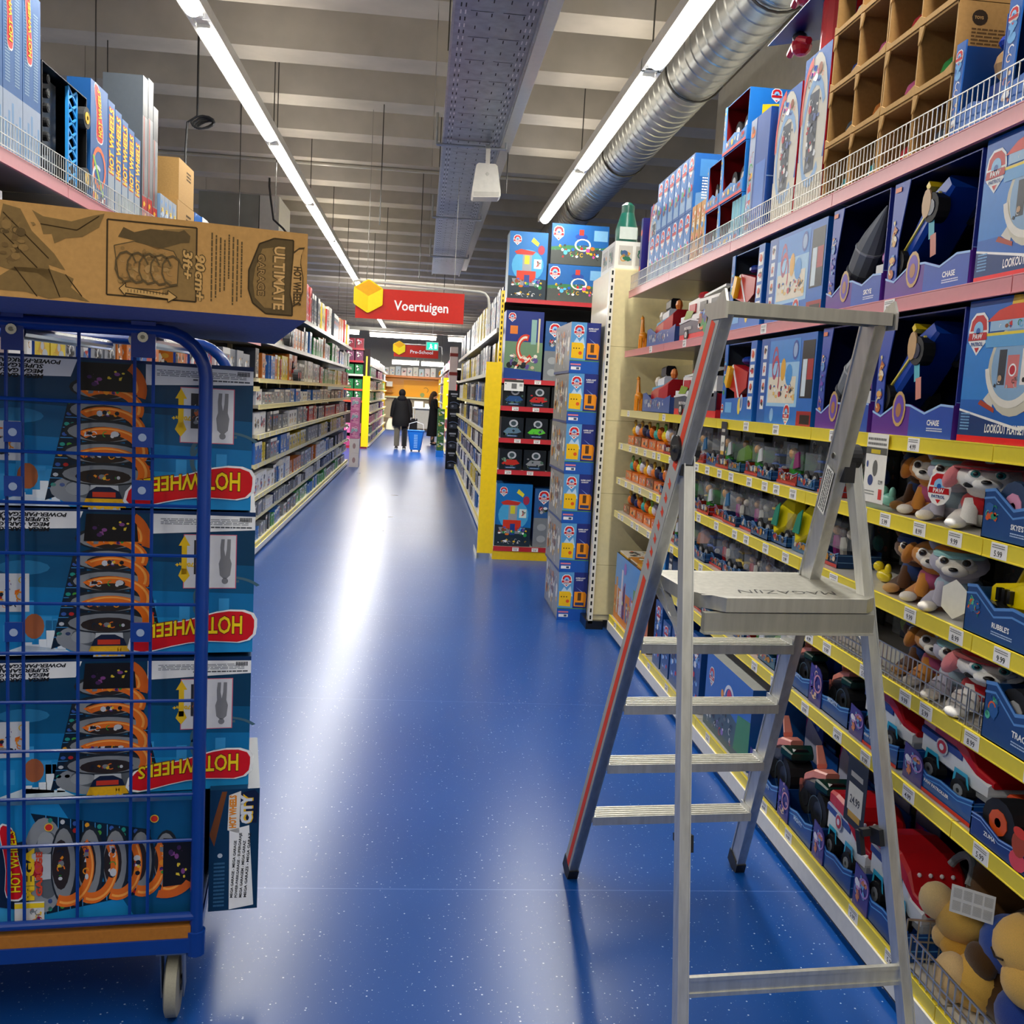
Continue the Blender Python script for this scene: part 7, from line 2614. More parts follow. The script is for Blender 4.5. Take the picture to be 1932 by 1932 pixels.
# ------------------------------------------------------------------ filler goods on long runs, one thing each
def pack_kind(i, w, h, d, base, pal, win=False, band=None):
    b = MB()
    b.dm = 'gloss'
    b.box(0, w, 0, d, 0, h, base)
    F = FB(w, d, h, 'front')
    b.busy(F, w * .05, h * .08, w * .9, h * .82, pal, 18, 1, i, .5)
    if band:
        b.rect(F, 0, h * .84, w, h * .16, band, 4)
    if i % 3 == 0:
        b.rect(F, w * .2, h * .04, w * .6, h * .1, 0xf0f0ea, 4)
    for sd in ('left', 'right'):
        b.busy(FB(w, d, h, sd), d * .05, h * .1, d * .9, h * .8, pal, 8, 1, i + 5, .45)
    return b


CNAME = {0xd8d4c8: 'cream', 0x2f6ab8: 'blue', 0xb83030: 'red', 0x3a3e46: 'charcoal', 0xd8c03a: 'yellow', 0x3f8a4a: 'green', 0x8a8f98: 'grey', 0xc8702a: 'orange', 0x1c2a50: 'navy', 0xc85a90: 'pink', 0xe8e8ea: 'white', 0x6a4a8a: 'purple'}
PALS = [[0xf0f0ec, 0xb0b8c0, 0x303640, 0xd0a040], [0xd8d8d8, 0x5a6470, 0xc03030, 0x2a60a8], [0xf0e0b0, 0x7aa04a, 0xb85a30, 0xffffff], [0x20242a, 0x9098a0, 0xe8e8e8, 0x3a70b0]]
FK = {}


def fkind(c, size, j):
    key = (c, size, j)
    if key not in FK:
        w, h, d = {'tall': (.1, .36, .2), 'mid': (.14, .24, .18), 'wide': (.24, .2, .2), 'slim': (.06, .2, .14), 'book': (.06, .24, .17)}[size]
        FK[key] = Proto({'tall': 'tall_toy_box', 'mid': 'toy_box', 'wide': 'wide_toy_box', 'slim': 'slim_pack', 'book': 'thin_case'}[size], 'toy box', [('toy_box', pack_kind(j + len(FK), w, h, d, c, PALS[j % 4], band=[None, 0xe8e6de, None, 0xc8b040][j % 4]), 0)])
    return FK[key]


def fill(side, x, z, y0, y1, maxh, sizes, cols, where, grp, seed, gap=.008, back=.03, hmin=.7, skip=0.05):
    rn = random.Random(seed)
    y = y0
    k = 0
    dims = {'tall': (.1, .36), 'mid': (.14, .24), 'wide': (.24, .2), 'slim': (.06, .2), 'book': (.06, .24)}
    c = cols[0]
    s = sizes[0]
    run_ = 0
    while True:
        if run_ <= 0:
            c = cols[rn.randrange(len(cols))]
            s = sizes[rn.randrange(len(sizes))]
            run_ = rn.randint(1, 4)
            sc = rn.uniform(hmin, 1)
        run_ -= 1
        # goods grow coarser with distance: a far pack shows only a few pixels wide
        wsc = 1.15 + max(0, (y - 8)) * .17
        w, h = dims[s]
        w *= wsc
        hs = min(maxh * sc / h, 1.7)
        if y + w > y1:
            break
        if rn.random() > skip:
            p = fkind(c, s, rn.randrange(2))
            kw = dict(scale=(wsc, 1, hs))
            nm = p.name.replace('_', ' ')
            lab = f'{CNAME[c]} {nm}, {ORD[min(k, 98)]} from near, {where}'
            if side < 0:
                p.put((x - back - rn.uniform(0, .02), y, z), LL, lab, grp, **kw)
            else:
                p.put((x + back + rn.uniform(0, .02), y + w, z), RR, lab, grp, **kw)
            k += 1
        y += w + gap * wsc


ALLC = list(CNAME)
MUT = [0xd8d4c8, 0x8a8f98, 0x3a3e46, 0xe8e8ea, 0x2f6ab8, 0xc8702a, 0xd8c03a, 0x3f8a4a, 0xb83030]
fill(-1, -1.45, ZL, 6.6, 9.0, .32, ['mid', 'wide'], [0x2f6ab8, 0x2f6ab8, 0xd8c03a, 0xe8e8ea], 'left pink top shelf', 'goods on the left pink top shelf', 3)
fill(-1, -1.45, 1.941, 3.5, 8.9, .27, ['wide', 'mid'], [0x2f6ab8, 0xe8e8ea, 0xd8c03a, 0xb83030], 'left shelf under the pink one', 'goods on the second left shelf', 4)
fill(-1, -1.45, 1.541, 3.4, 8.9, .3, ['mid', 'slim', 'wide'], [0xd8c03a, 0xe8e8ea, 0xc8702a, 0x2f6ab8, 0xb83030, 0x8a8f98], 'left shelf seen above the cage', 'goods on the third left shelf', 5)
levs = [(2.368, .48, ['tall', 'mid'], MUT, 'white top shelf, left run'), (1.976, .32, ['tall', 'mid', 'slim'], MUT, 'second white shelf, left run'), (1.616, .3, ['mid', 'slim', 'tall'], MUT, 'third shelf, left run'),
        (1.376, .16, ['wide', 'mid'], [0x3a3e46, 0x8a8f98, 0xe8e8ea, 0x2f6ab8, 0xb83030], 'fourth shelf, left run'), (1.106, .2, ['wide', 'mid'], [0x3a3e46, 0x8a8f98, 0x1c2a50, 0xe8e8ea, 0xb83030], 'fifth shelf, left run'),
        (.836, .2, ['mid', 'slim', 'mid'], [0x8a8f98, 0xe8e8ea, 0x3a3e46, 0x2f6ab8, 0xd8c03a], 'sixth shelf, left run'), (.541, .22, ['mid', 'slim'], [0x8a8f98, 0xe8e8ea, 0x3a3e46, 0x2f6ab8, 0xc8702a], 'seventh shelf, left run'),
        (.341, .13, ['slim'], [0x8a8f98, 0xe8e8ea, 0x1c2a50, 0x3a3e46], 'eighth shelf, left run'), (.118, .16, ['slim', 'mid'], [0x3a3e46, 0x2f6ab8, 0x8a8f98, 0x3f8a4a], 'base shelf, left run')]
for i, (z, mh, sz, cl, wh) in enumerate(levs):
    fill(-1, -1.45, z, 9.02, 20.2, mh, sz, cl, wh, 'goods on ' + wh, 20 + i)
levm = [(2.249, .45), (1.821, .34), (1.491, .26), (1.171, .24), (.911, .2), (.661, .19), (.391, .2), (.118, .2)]
wn = ['top', 'second', 'third', 'fourth', 'fifth', 'sixth', 'seventh', 'base']
for i, (z, mh) in enumerate(levm):
    fill(1, .715, z, 9.92, 20.2, mh, ['tall', 'mid'] if i == 0 else (['book', 'mid'] if i % 2 else ['book']), [0x1c2a50, 0x3a3e46, 0x2f6ab8, 0x1c2a50, 0xd8c03a, 0xe8e8ea, 0x8a8f98], f'{wn[i]} shelf, middle run', f'goods on the {wn[i]} shelf of the middle run', 50 + i, gap=.012, hmin=.85)
for i, z in enumerate((2.19, 1.89, 1.54, 1.24, .94, .64, .34, .118)):
    fill(-1, -1.36, z, 26.65, 37.5, .26, ['wide', 'tall'], [0xe8e8ea, 0x8a8f98, 0x3f8a4a, 0xc85a90, 0xd8d4c8, 0x6a4a8a], f'{wn[i]} shelf, far left run', f'goods on the {wn[i]} shelf of the far left run', 70 + i)
    fill(1, .62, z, 25.05, 37.5, .26, ['wide', 'tall'], [0xe8e8ea, 0xb83030, 0xc85a90, 0x2f6ab8, 0x6a4a8a], f'{wn[i]} shelf, far right run', f'goods on the {wn[i]} shelf of the far right run', 80 + i)
# small tractor toys on the left run
for k, (y, z, c, c2, lab) in enumerate(((10.6, 1.976, 0x1a8a3a, 0x2a2a2a, 'green toy tractor'), (11.4, 1.616, 0x8a2020, 0xc02030, 'dark toy tractor with red hub'))):
    q = toy_truck(c, c2, 1.2)
    pr = Proto('toy_tractor', 'toy', [('toy_tractor', q, 0)])
    pr.put((-1.44, y, z), LL, f'{lab} on the {"second" if k == 0 else "third"} shelf, left run')
# ------------------------------------------------------------------ goods on the end display
def castle_front(b, F, w, h):
    b.rect(F, 0, 0, w, h, 0x1470b8, .4)
    b.poly(F, [(0, 0), (w, 0), (w, h * .3), (0, h * .34)], 0x20303c, .8)
    b.disc(F, w * .5, h * .5, w * .42, 0x4aa8d8, .9, ry=h * .24, n=20)
    b.poly(F, [(w * .1, h * .3), (w * .85, h * .3), (w * .78, h * .2), (w * .16, h * .2)], 0x8a8e94, 1.5)
    b.rect(F, w * .22, h * .28, w * .5, h * .14, 0xd83a20, 2)
    b.rect(F, w * .42, h * .18, w * .14, h * .18, 0x24408a, 3)
    b.rect(F, w * .36, h * .42, w * .24, h * .24, 0x9aa0a6, 2.2)
    b.rect(F, w * .41, h * .52, w * .13, h * .13, 0xd8d030, 2.8)
    b.poly(F, [(w * .2, h * .66), (w * .62, h * .66), (w * .7, h * .71), (w * .3, h * .74), (w * .14, h * .7)], 0xc83428, 3)
    b.disc(F, w * .84, h * .74, w * .09, 0xa83048, 3, ry=h * .07)
    b.poly(F, [(w * .56, h * .86), (w * .62, h * .92), (w * .78, h * .84), (w * .74, h * .79)], 0xe8d832, 3)
    badge(b, F, w * .2, h * .87, w * .22, 2)
    b.busy(F, w * .05, h * .14, w * .9, h * .2, PAWP, 26, 3.4, 4, .4)
    b.rect(F, w * .66, h * .46, w * .2, h * .14, 0xd8e8e0, 2)
    b.busy(F, w * .66, h * .47, w * .2, h * .12, [0xc83030, 0x2a6a4a, 0x404040], 8, 2.6, 2, .5)
    b.busy(F, w * .03, h * .02, w * .94, h * .12, GREY + [0x2a50a8, 0xd8b030], 22, 2, 7, .5)


def wide_front(b, F, w, h):
    b.rect(F, 0, 0, w, h, 0x1e62a8, .4)
    b.poly(F, [(0, 0), (w, 0), (w, h * .35), (w * .6, h * .5), (0, h * .42)], 0x4a4f4c, .8)
    b.poly(F, [(0, h * .42), (w * .3, h * .48), (w * .9, h * .45), (w, h * .5), (w, h * .42), (0, h * .34)], 0x3a7a4a, 1)
    badge(b, F, w * .12, h * .76, h * .3, 2)
    b.disc(F, w * .52, h * .7, w * .11, 0x24489a, 2, ry=h * .08)
    b.rect(F, w * .48, h * .74, w * .08, h * .14, 0xc83828, 2.4)
    b.arc(F, w * .55, h * .5, w * .13, w * .03, 0, 6.28, 0xe8e4d8, 2, sy=.7)
    b.busy(F, w * .05, h * .1, w * .85, h * .45, GREY + PAWP, 44, 2.5, 8, .3)
    b.rect(F, w * .74, h * .62, w * .24, h * .26, 0x7ab0d8, 2)


def purple_front(b, F, w, h):
    b.rect(F, 0, 0, w, h, 0x1a2f7c, .4)
    b.rect(F, 0, 0, w, h * .55, 0x6a8a6a, .8)
    b.poly(F, [(0, 0), (w, 0), (w, h * .12), (0, h * .16)], 0x1a3f8a, 1)
    b.arc(F, w * .55, h * .45, w * .2, w * .11, 1.2, 5.6, 0xc8321c, 2, sy=1.5)
    b.arc(F, w * .55, h * .45, w * .2, w * .04, 1.4, 5.4, 0xe8d8c0, 2.4, sy=1.5)
    b.rect(F, w * .68, h * .52, w * .14, h * .36, 0x8ab0a8, 2.6)
    b.rect(F, w * .86, h * .4, w * .05, h * .5, 0xd8c8a0, 2.6)
    for x in (.14, .34, .5):
        b.disc(F, w * x, h * .2, w * .08, 0x15171c, 3, ry=h * .045)
    b.rect(F, w * .12, h * .66, w * .2, h * .12, 0xe07a28, 3)
    b.busy(F, w * .08, h * .1, w * .85, h * .3, [0x5a4a8a, 0xc8b090, 0xd03a28, 0x20242c, 0xe8e0d0], 26, 3.2, 3, .35)
    badge(b, F, w * .16, h * .9, w * .2, 2)


def tall_paw(b, F, w, h):
    b.rect(F, 0, 0, w, h, 0x2a5a94, .4)
    b.rect(F, 0, 0, w, h * .5, 0x7a8084, .7)
    badge(b, F, w * .45, h * .85, w * .55, 2)
    b.busy(F, w * .1, h * .52, w * .8, h * .2, GREY + [0xb83040, 0x2a6a3a], 18, 2, 3, .5)
    for k in range(2):
        b.disc(F, w * .4, h * (.14 + .2 * k), w * .22, 0xa0a4a6, 2, ry=h * .06)


p_castle = plain_box(.36, .3, .62, 0x124f8c, 0x9ab0c0, None, castle_front, 'tower_castle_box')
p_wide = plain_box(.545, .32, .345, 0x1a4f86, 0x2a3a4a, None, wide_front, 'wide_playset_box')
p_purp = plain_box(.36, .3, .64, 0x152a6c, 0x26408a, None, purple_front, 'loop_playset_box')
p_tp = plain_box(.2, .3, .56, 0x1f4f86, 0x26408a, None, tall_paw, 'narrow_playset_box')
p_castle.put((.755, EY + .03, 2.497), 0, 'tall blue tower playset box standing on top of the yellow end display', 'tower playset boxes')
p_castle.put((.755, EY + .03, .132), 0, 'tall blue tower playset box at the foot of the yellow end display', 'tower playset boxes', scale=(.97, 1, .98))
p_wide.put((1.135, EY + .05, 2.497), 0, 'wide vehicle playset box, lower one stacked on top of the end display', 'wide playset boxes')
p_wide.put((1.15, EY + .05, 2.845), 0, 'wide vehicle playset box, upper one stacked on top of the end display', 'wide playset boxes', scale=(1, 1, 1.08))
p_purp.put((.76, EY + .03, 1.745), 0, 'dark blue playset box with red loop print under the top red rail')
p_tp.put((1.14, EY + .03, 1.745), 0, 'narrow blue playset box beside the red-loop box on the end display', 'narrow playset boxes')
p_tp.put((1.35, EY + .05, 1.745), 0, 'narrow blue playset box half hidden behind the stacked display cartons', 'narrow playset boxes')
p_tp.put((1.13, EY + .03, .132), 0, 'narrow grey and blue playset box on the base of the end display', 'narrow playset boxes', scale=(1, 1, 1.02))


def glow_front(ac):
    def f(b, F, w, h):
        b.rect(F, 0, 0, w, h, 0x101820, .4)
        b.disc(F, w * .55, h * .72, w * .2, 0xb8bcc4, 2, ry=h * .18)
        b.disc(F, w * .55, h * .72, w * .12, 0x3a4a50, 2.5, ry=h * .11)
        b.poly(F, [(w * .1, h * .3), (w * .3, h * .5), (w * .75, h * .5), (w * .92, h * .32), (w * .7, h * .24), (w * .2, h * .24)], ac, 2.2)
        b.busy(F, w * .05, h * .05, w * .9, h * .6, [0x2a4a3a, 0x4a6a5a, 0x15202a, 0x6a8a7a, ac], 18, 1, int(w * 1000) + ac % 7, .35)
        b.rect(F, w * .25, h * .08, w * .5, h * .09, 0x1c3c6a, 3)
        b.scribble(F, w * .3, h * .09, w * .4, h * .06, 1, 0x9ab8d8, 3.5)
    return f


for r, z in enumerate((1.483, 1.178, .873)):
    for k, ac in enumerate(((0x24508a, 0xc02828, 0x3a8a3a), (0x5a7a90, 0x5ac83a, 0x8a3a6a), (0xb82a20, 0x8a8e92, 0x2a7a8a))[r]):
        p = plain_box(.215, .2, .2, 0x0e161e, 0x131c26, None, glow_front(ac), 'vehicle_toy_box')
        p.put((.765 + k * .235, EY + .03, z), 0, f'small dark vehicle box, {["upper", "middle", "lower"][r]} end-display row, {ORD[k]} from the yellow board', 'small vehicle boxes')
b = MB()
b.box(0, .185, -.001, 0, 0, .105, 0xe4e4de, 'card')
F = Fr((0, -.001, 0), (1, 0, 0), (0, 0, 1))
b.rect(F, 0, .082, .185, .023, 0x3a3a36, 1)
b.rect(F, .07, .02, .05, .05, 0x6a6a68, 1)
b.disc(F, .015, .065, .006, 0x30406a, 1)
b.rect(F, .145, .045, .03, .025, 0xa0a09c, 1)
o = b.build('price_placard', None, (.77, EY - .012, 1.63))
tag(o, 'white price placard hanging from the red rail of the end display', 'placard')


# six display cartons stacked in front of the slotted panel
def disp():
    w, h, d = .21, .352, .72
    b = MB()
    b.dm = 'gloss'
    b.box(0, w, 0, d, 0, h, {'*': 0x1c4aa0, 'left': 0x8a8f94, 'top': 0x24509a})
    F = FB(w, d, h, 'front')
    b.rect(F, 0, h * .26, w * .52, h * .74, 0x5a9ad0, .6)
    b.rect(F, w * .52, h * .26, w * .48, h * .74, 0x23307c, .6)
    b.rect(F, 0, 0, w, h * .26, 0x1f56b0, .6)
    b.poly(F, [(w * .05, h * .55), (w * .2, h * .7), (w * .3, h * .62), (w * .42, h * .72), (w * .5, h * .5)], 0xb8d4ec, 1)
    b.poly(F, [(w * .6, h * .7), (w * .8, h * .6), (w * .98, h * .55), (w * .75, h * .64)], 0x7a90d0, 1)
    badge(b, F, w * .27, h * .82, w * .36, 2)
    for x, c in ((.04, 0xf2c01c), (.56, 0xf0941c)):
        b.poly(F, [(w * x, h * .3), (w * (x + .4), h * .29), (w * (x + .42), h * .55), (w * (x + .36), h * .6), (w * x, h * .6)], c, 2)
    for k in range(3):
        b.disc(F, w * (.12 + .09 * k), h * .49, w * .022, 0x4a3a1c, 3)
    b.disc(F, w * .34, h * .4, w * .06, 0xe05a28, 3)
    b.rect(F, w * .68, h * .42, w * .12, h * .16, 0x5a3a1c, 3)
    b.rect(F, w * .6, h * .32, w * .3, h * .06, 0x2a3a6a, 3)
    b.rect(F, 0, h * .245, w, h * .015, 0x5a9a3a, 1.4)
    b.text(F, 'SUPER LOOT', w * .58, h * .87, .013, WHITE, 2, bold=.03, width=w * .34)
    b.text(F, 'LOOKOUT', w * .6, h * .83, .012, WHITE, 2, bold=.03, width=w * .24)
    b.rect(F, w * .04, h * .16, w * .35, h * .03, 0xd87a8a, 1)
    b.rect(F, w * .06, h * .07, w * .32, h * .06, 0xf0f0f0, 1)
    b.rect(F, w * .24, h * .08, w * .1, h * .04, 0x3a4a6a, 2)
    G = FB(w, d, h, 'left')
    b.busy(G, d * .02, h * .06, d * .96, h * .9, [0xe8e4d8, 0xb8bcc0, 0xd0a850, 0xc87a3a, 0x8a8f94, 0x6a4a5a, 0xd8dce0], 70, 1, 3, .32)
    b.rect(G, 0, 0, d, h * .05, 0x2a4a8a, 4)
    return Proto('display_carton', 'display carton', [('display_carton', b, 0)])


pd = disp()
for k in range(6):
    pd.put((1.03 - (k * .004), 6.85 - .002 * (k % 2), k * .3525), R(.6 * (k % 2)), f'blue display carton with yellow and orange stickers, {ORD[k]} from the floor in the stack', 'stacked display cartons')
# white tote and green bottle on the end panel
b = MB()
b.dm = 'gloss'
w, h, d = .26, .185, .5
b.box(0, w, 0, d, 0, h, 0xdcdad0)
for side, ww in (('front', w), ('left', d)):
    F = FB(w, d, h, side)
    for k in range(2):
        b.rect(F, ww * (.1 + .45 * k), h * .15, ww * .36, h * .7, 0xb8b4a8, 1)
        b.busy(F, ww * (.1 + .45 * k), h * .16, ww * .36, h * .66, [0xc8902a, 0x3a5a80, 0xa83040, 0x6a6a64, 0x2a6a4a], 14, 2, k, .6)
o = b.build('window_carton', None, (1.25, 6.68, 2.47))
tag(o, 'white carton with picture windows on top of the cream end panel', 'carton')
t = empty('soap_bottle', (1.34, 6.78, 2.656))
tag(t, 'dark green capped bottle standing on the white window carton', 'bottle')
MB().loft([(0, 0, 0, .075, .06), (0, 0, .08, .08, .062), (0, 0, .15, .06, .05), (0, 0, .2, .045, .04)], 0x14584a, 'plastic').build('bottle_body', t, smooth=True)
MB().loft([(0, 0, .2, .045, .04), (0, 0, .25, .045, .04), (0, 0, .27, .02, .02)], 0x0e4a3c, 'plastic').build('cap', t, smooth=True)
MB().box(-.06, .06, -.068, -.06, .02, .1, 0xb8c0b8, 'gloss').build('label_sticker', t)

# ------------------------------------------------------------------ far aisle: stacks, basket, people
def black_front(b, F, w, h):
    b.rect(F, 0, 0, w, h, 0x0b0d14, .4)
    b.rect(F, w * .2, h * .78, w * .6, h * .08, 0xb0b4c0, 1)
    b.rect(F, w * .3, h * .68, w * .4, h * .05, 0x7a7e88, 1)
    b.arc(F, w * .5, h * .1, w * .6, w * .06, .7, 2.2, 0x6a7aa0, 1.4, sy=.9)
    b.rect(F, w * .2, h * .08, w * .6, h * .22, 0x3a4050, 1)
    b.disc(F, w * .4, h * .2, w * .1, 0x8a90a0, 2)


p_blk = plain_box(.235, .4, .405, 0x0a0c12, 0x0c0e16, None, black_front, 'black_carton')
for k in range(4):
    p_blk.put((.54, 20.42, k * .408), 0, f'black carton with pale lettering in the far stack, {ORD[k]} from the floor', 'stacked black cartons')
p_grn = plain_box(.17, .3, .25, 0x3f6a3a, 0x355a30, None, lambda b, F, w, h: b.busy(F, 0, 0, w, h, [0xe8e0d0, 0x8aa84a, 0x2a5a30, 0xc8b040, 0xf0f0e8], 18, 1, 3, .4), 'green_carton')
for k in range(4):
    p_grn.put((.40, 24.1, k * .255 + .16), 0, f'small green picture carton behind the black stack, {ORD[k]} from the floor', 'stacked green cartons')
o = MB().box(.39, .58, 24.1, 24.4, 0, .157, 0x1a7ad0, 'plastic').build('crate')
tag(o, 'bright blue low crate under the green cartons', 'crate')
p_pk = plain_box(.19, .3, .28, 0xe6dcd8, 0xd8d0cc, None, lambda b, F, w, h: b.disc(F, w * .5, h * .5, w * .16, 0xb09090, 1, ry=h * .2), 'pale_carton')
for k in range(2):
    p_pk.put((-1.4, 19.75, k * .283), 0, f'pale carton with oval mark, {"lower" if k == 0 else "upper"} of two under the pink packs', 'pale cartons')
p_pink = plain_box(.18, .28, .27, 0xd878a8, 0xc86898, None, lambda b, F, w, h: b.busy(F, 0, 0, w, h, [0xf0c8d8, 0xb04a8a, 0xe8a0c0, 0x9ab8c0, 0xf4f0f0], 20, 1, 4, .5), 'pink_carton')
for k in range(3):
    p_pink.put((-1.4, 19.76, .568 + k * .273), 0, f'pink picture carton, {ORD[k]} above the pale ones in the left stack', 'stacked pink cartons')
# goods in the far end display
for k, (z, c, lab) in enumerate(((2.6, 0x8a2030, 'dark red'), (2.28, 0x6a3050, 'plum'), (1.93, 0x1c6a3a, 'green, top'), (1.55, 0x1c6a3a, 'green, middle'), (1.25, 0x1c5a34, 'green, bottom'), (.06, 0xc04a80, 'pink, floor'), (.4, 0xd86aa0, 'pink, stacked'))):
    q = plain_box(.2, .2, .25, c, c, None, (lambda cc: lambda b, F, w, h: b.busy(F, 0, 0, w, h, [cc, 0xe8e0d8, 0x202020, cc, 0x4a9a5a if cc < 0x500000 else 0xe8a0b8], 16, 1, 3, .5))(c), 'far_toy_box')
    for j in range(2):
        q.put((-2.0 + j * .23, 26.02, z), 0, f'{lab} toy box on the far end display, {"inner" if j else "outer"} one', 'boxes on the far end display')
# cream totem with red bands behind the black stack
t = empty('display_totem', (.56, 21.2, 0))
tag(t, 'pale display totem with dark red bands above the black cartons', 'totem')
MB().box(0, .16, 0, .3, 0, 2.55, 0xe0ccc4, 'card').build('column', t)
for z in (1.95, 2.35):
    MB().box(-.005, .165, -.005, .305, z, z + .07, 0x8a3028, 'card').build('band', t)
# goods over the service counter
for k in range(9):
    q = MB()
    q.dm = 'card'
    ww = .2
    q.box(0, ww, 0, .3, 0, .3 + .03 * (k % 3), [0xe8e4dc, 0xe0dccc, 0xc8d4d8, 0xe8d8d0][k % 4])
    q.busy(Fr((0, 0, 0), (1, 0, 0), (0, 0, 1)), .02, .03, ww - .04, .24, [0xc86a5a, 0x5a9a6a, 0x404048, 0xe8b0a0, 0x6a9ac8], 8, 1, k, .5)
    o = q.build('toy_box', None, (-1.58 + k * .235, 40.15, 2.16))
    tag(o, f'white picture box on the roof of the service counter, {ORD[k]} from its left-hand end', 'toy box', 'boxes on the service counter')
o = MB().ell((.74, 40.3, 2.32), (.13, .1, .15), 0xf0b01c, 'plastic').build('yellow_lantern')
tag(o, 'round yellow lantern at the inner end of the counter roof', 'lantern')
t = empty('packing_table', (-.35, 38.6, 0))
tag(t, 'white table stacked with papers between the two shoppers', 'table')
MB().box(0, .8, 0, .5, .9, .95, 0xdfe4e4, 'paint').build('table_top', t)
for x, y in ((.02, .02), (.74, .02), (.02, .44), (.74, .44)):
    MB().box(x, x + .04, y, y + .04, 0, .9, 0xb8b8b4, 'paint').build('leg', t)
MB().box(.1, .7, .1, .45, .12, .9, 0xa8a49a, 'matte').build('front_panel', t)
o = MB().box(-.3, .05, 38.65, 38.95, .95, 1.18, 0xe8e6e0, 'card').build('paper_stack')
tag(o, 'block of white papers on the packing table', 'papers')
o = MB().box(.12, .4, 38.65, 38.9, .95, 1.1, 0xd8f0ec, 'card').build('paper_stack')
tag(o, 'pale mint box of papers on the packing table', 'papers')

# blue shopping basket on wheels
t = empty('shopping_basket', (-.12, 25.8, 0), 0)
tag(t, 'blue rolling shopping basket standing on the aisle floor', 'basket')
b = MB()
b.dm = 'plastic'
BB = 0x1560b4
pts = []
for z, hx, hy in ((.05, .14, .1), (.3, .175, .13), (.55, .215, .16)):
    q = .03
    pts.append([(-hx + q, -hy, z), (hx - q, -hy, z), (hx, -hy + q, z), (hx, hy - q, z), (hx - q, hy, z), (-hx + q, hy, z), (-hx, hy - q, z), (-hx, -hy + q, z)])
vs = [p for r in pts for p in r]
fs = [(i * 8 + j, i * 8 + (j + 1) % 8, (i + 1) * 8 + (j + 1) % 8, (i + 1) * 8 + j) for i in range(2) for j in range(8)] + [tuple(range(7, -1, -1))]
b.add(vs, fs, BB)
b.add([(x * .94, y * .94, z + .004) for x, y, z in vs], [f[::-1] for f in fs], BB)
F = Fr((0, -.1, .05), (1, 0, 0), (0, -.12, 1))
for r in range(8):
    for cc in (-.032, 0, .032):
        b.rect(F, cc - .011, .06 + .045 * r, .022, .022, 0x9ac0e8, 3)
b.build('basket_body', t)
MB().tube([(x * 1.02, y * 1.02, .55) for x, y, z in pts[2]], .012, 0x2a7acc, 'plastic', 8, closed=True).build('rim', t)
for x in (-.1, .1):
    wq = MB()
    wheel(wq, x, -.06, .025, .025, .02, 0x888888)
    wq.build('wheel', t)
b = MB()
b.tube([(-.2, .05, .55), (-.18, .05, .72), (0, .05, .78), (.18, .05, .72), (.2, .05, .55)], .008, 0xd8dce0, 'plastic', 6)
b.build('handle', t)


# people
def skin(nm, parent, verts, edges, radii, col, m='fabric'):
    me = bpy.data.meshes.new(nm + '_bones')
    me.from_pydata(verts, edges, [])
    o = bpy.data.objects.new(nm + '_bones', me)
    COL.objects.link(o)
    md = o.modifiers.new('s', 'SKIN')
    sv = me.skin_vertices[0].data
    for i, r in enumerate(radii):
        sv[i].radius = r if isinstance(r, tuple) else (r, r)
    sv[0].use_root = True
    o.modifiers.new('d', 'SUBSURF').levels = 2
    dg = bpy.context.evaluated_depsgraph_get()
    dg.update()
    ev = o.evaluated_get(dg).to_mesh()
    b = MB()
    b.add([tuple(v.co) for v in ev.vertices], [tuple(p.vertices) for p in ev.polygons], col, m)
    bpy.data.objects.remove(o)
    return b.build(nm, parent, smooth=True)


SKIN_ = 0xc89878
# 0 pelvis 1 belly 2 chest 3 neck 4 head 5 crown; arms; legs
def figure(t, facing, larm, rarm, col):
    """body in local space facing -y; arms as three joints each"""
    V = [(0, 0, .86), (0, 0, 1.02), (0, .0, 1.24), (0, 0, 1.36), (0, -.01, 1.44), (0, -.01, 1.53)]
    E = [(0, 1), (1, 2), (2, 3), (3, 4), (4, 5)]
    Rr = [(.13, .1), (.11, .085), (.12, .08), .05, (.075, .09), (.06, .07)]
    for s, arm in ((-1, larm), (1, rarm)):
        k = len(V)
        V += [(s * .15, 0, 1.27)] + list(arm)
        E += [(2, k), (k, k + 1), (k + 1, k + 2), (k + 2, k + 3)]
        Rr += [.045, .036, .03, .026]
        k = len(V)
        V += [(s * .09, 0, .8), (s * .1, -.01, .47), (s * .1, .01, .09), (s * .105, -.1, .04)]
        E += [(0, k), (k, k + 1), (k + 1, k + 2), (k + 2, k + 3)]
        Rr += [.085, .058, .042, (.035, .03)]
    return skin('body', t, V, E, Rr, col)


def hand(t, p, d, s):
    """palm with four fingers and a thumb"""
    b = MB()
    b.dm = 'matte'
    p, d = Vector(p), Vector(d).normalized()
    side = d.cross(Vector((0, 0, 1))).normalized() if abs(d.z) < .9 else Vector((1, 0, 0))
    b.tube([p, p + d * .04, p + d * .08], [.024, .036, .034], SKIN_, n=8)
    for k, L in enumerate((.06, .068, .063, .05)):
        q = p + d * .08 + side * (.018 * (k - 1.5))
        b.tube([q, q + d * L * .6, q + d * L * .9 + d.cross(side) * .02 * s], [.009, .008, .006], SKIN_, n=6)
    q = p + d * .03 + side * .03 * s
    b.tube([q, q + side * .025 * s + d * .02, q + side * .03 * s + d * .05], [.011, .009, .007], SKIN_, n=6)
    return b.build('hand', t, smooth=True)


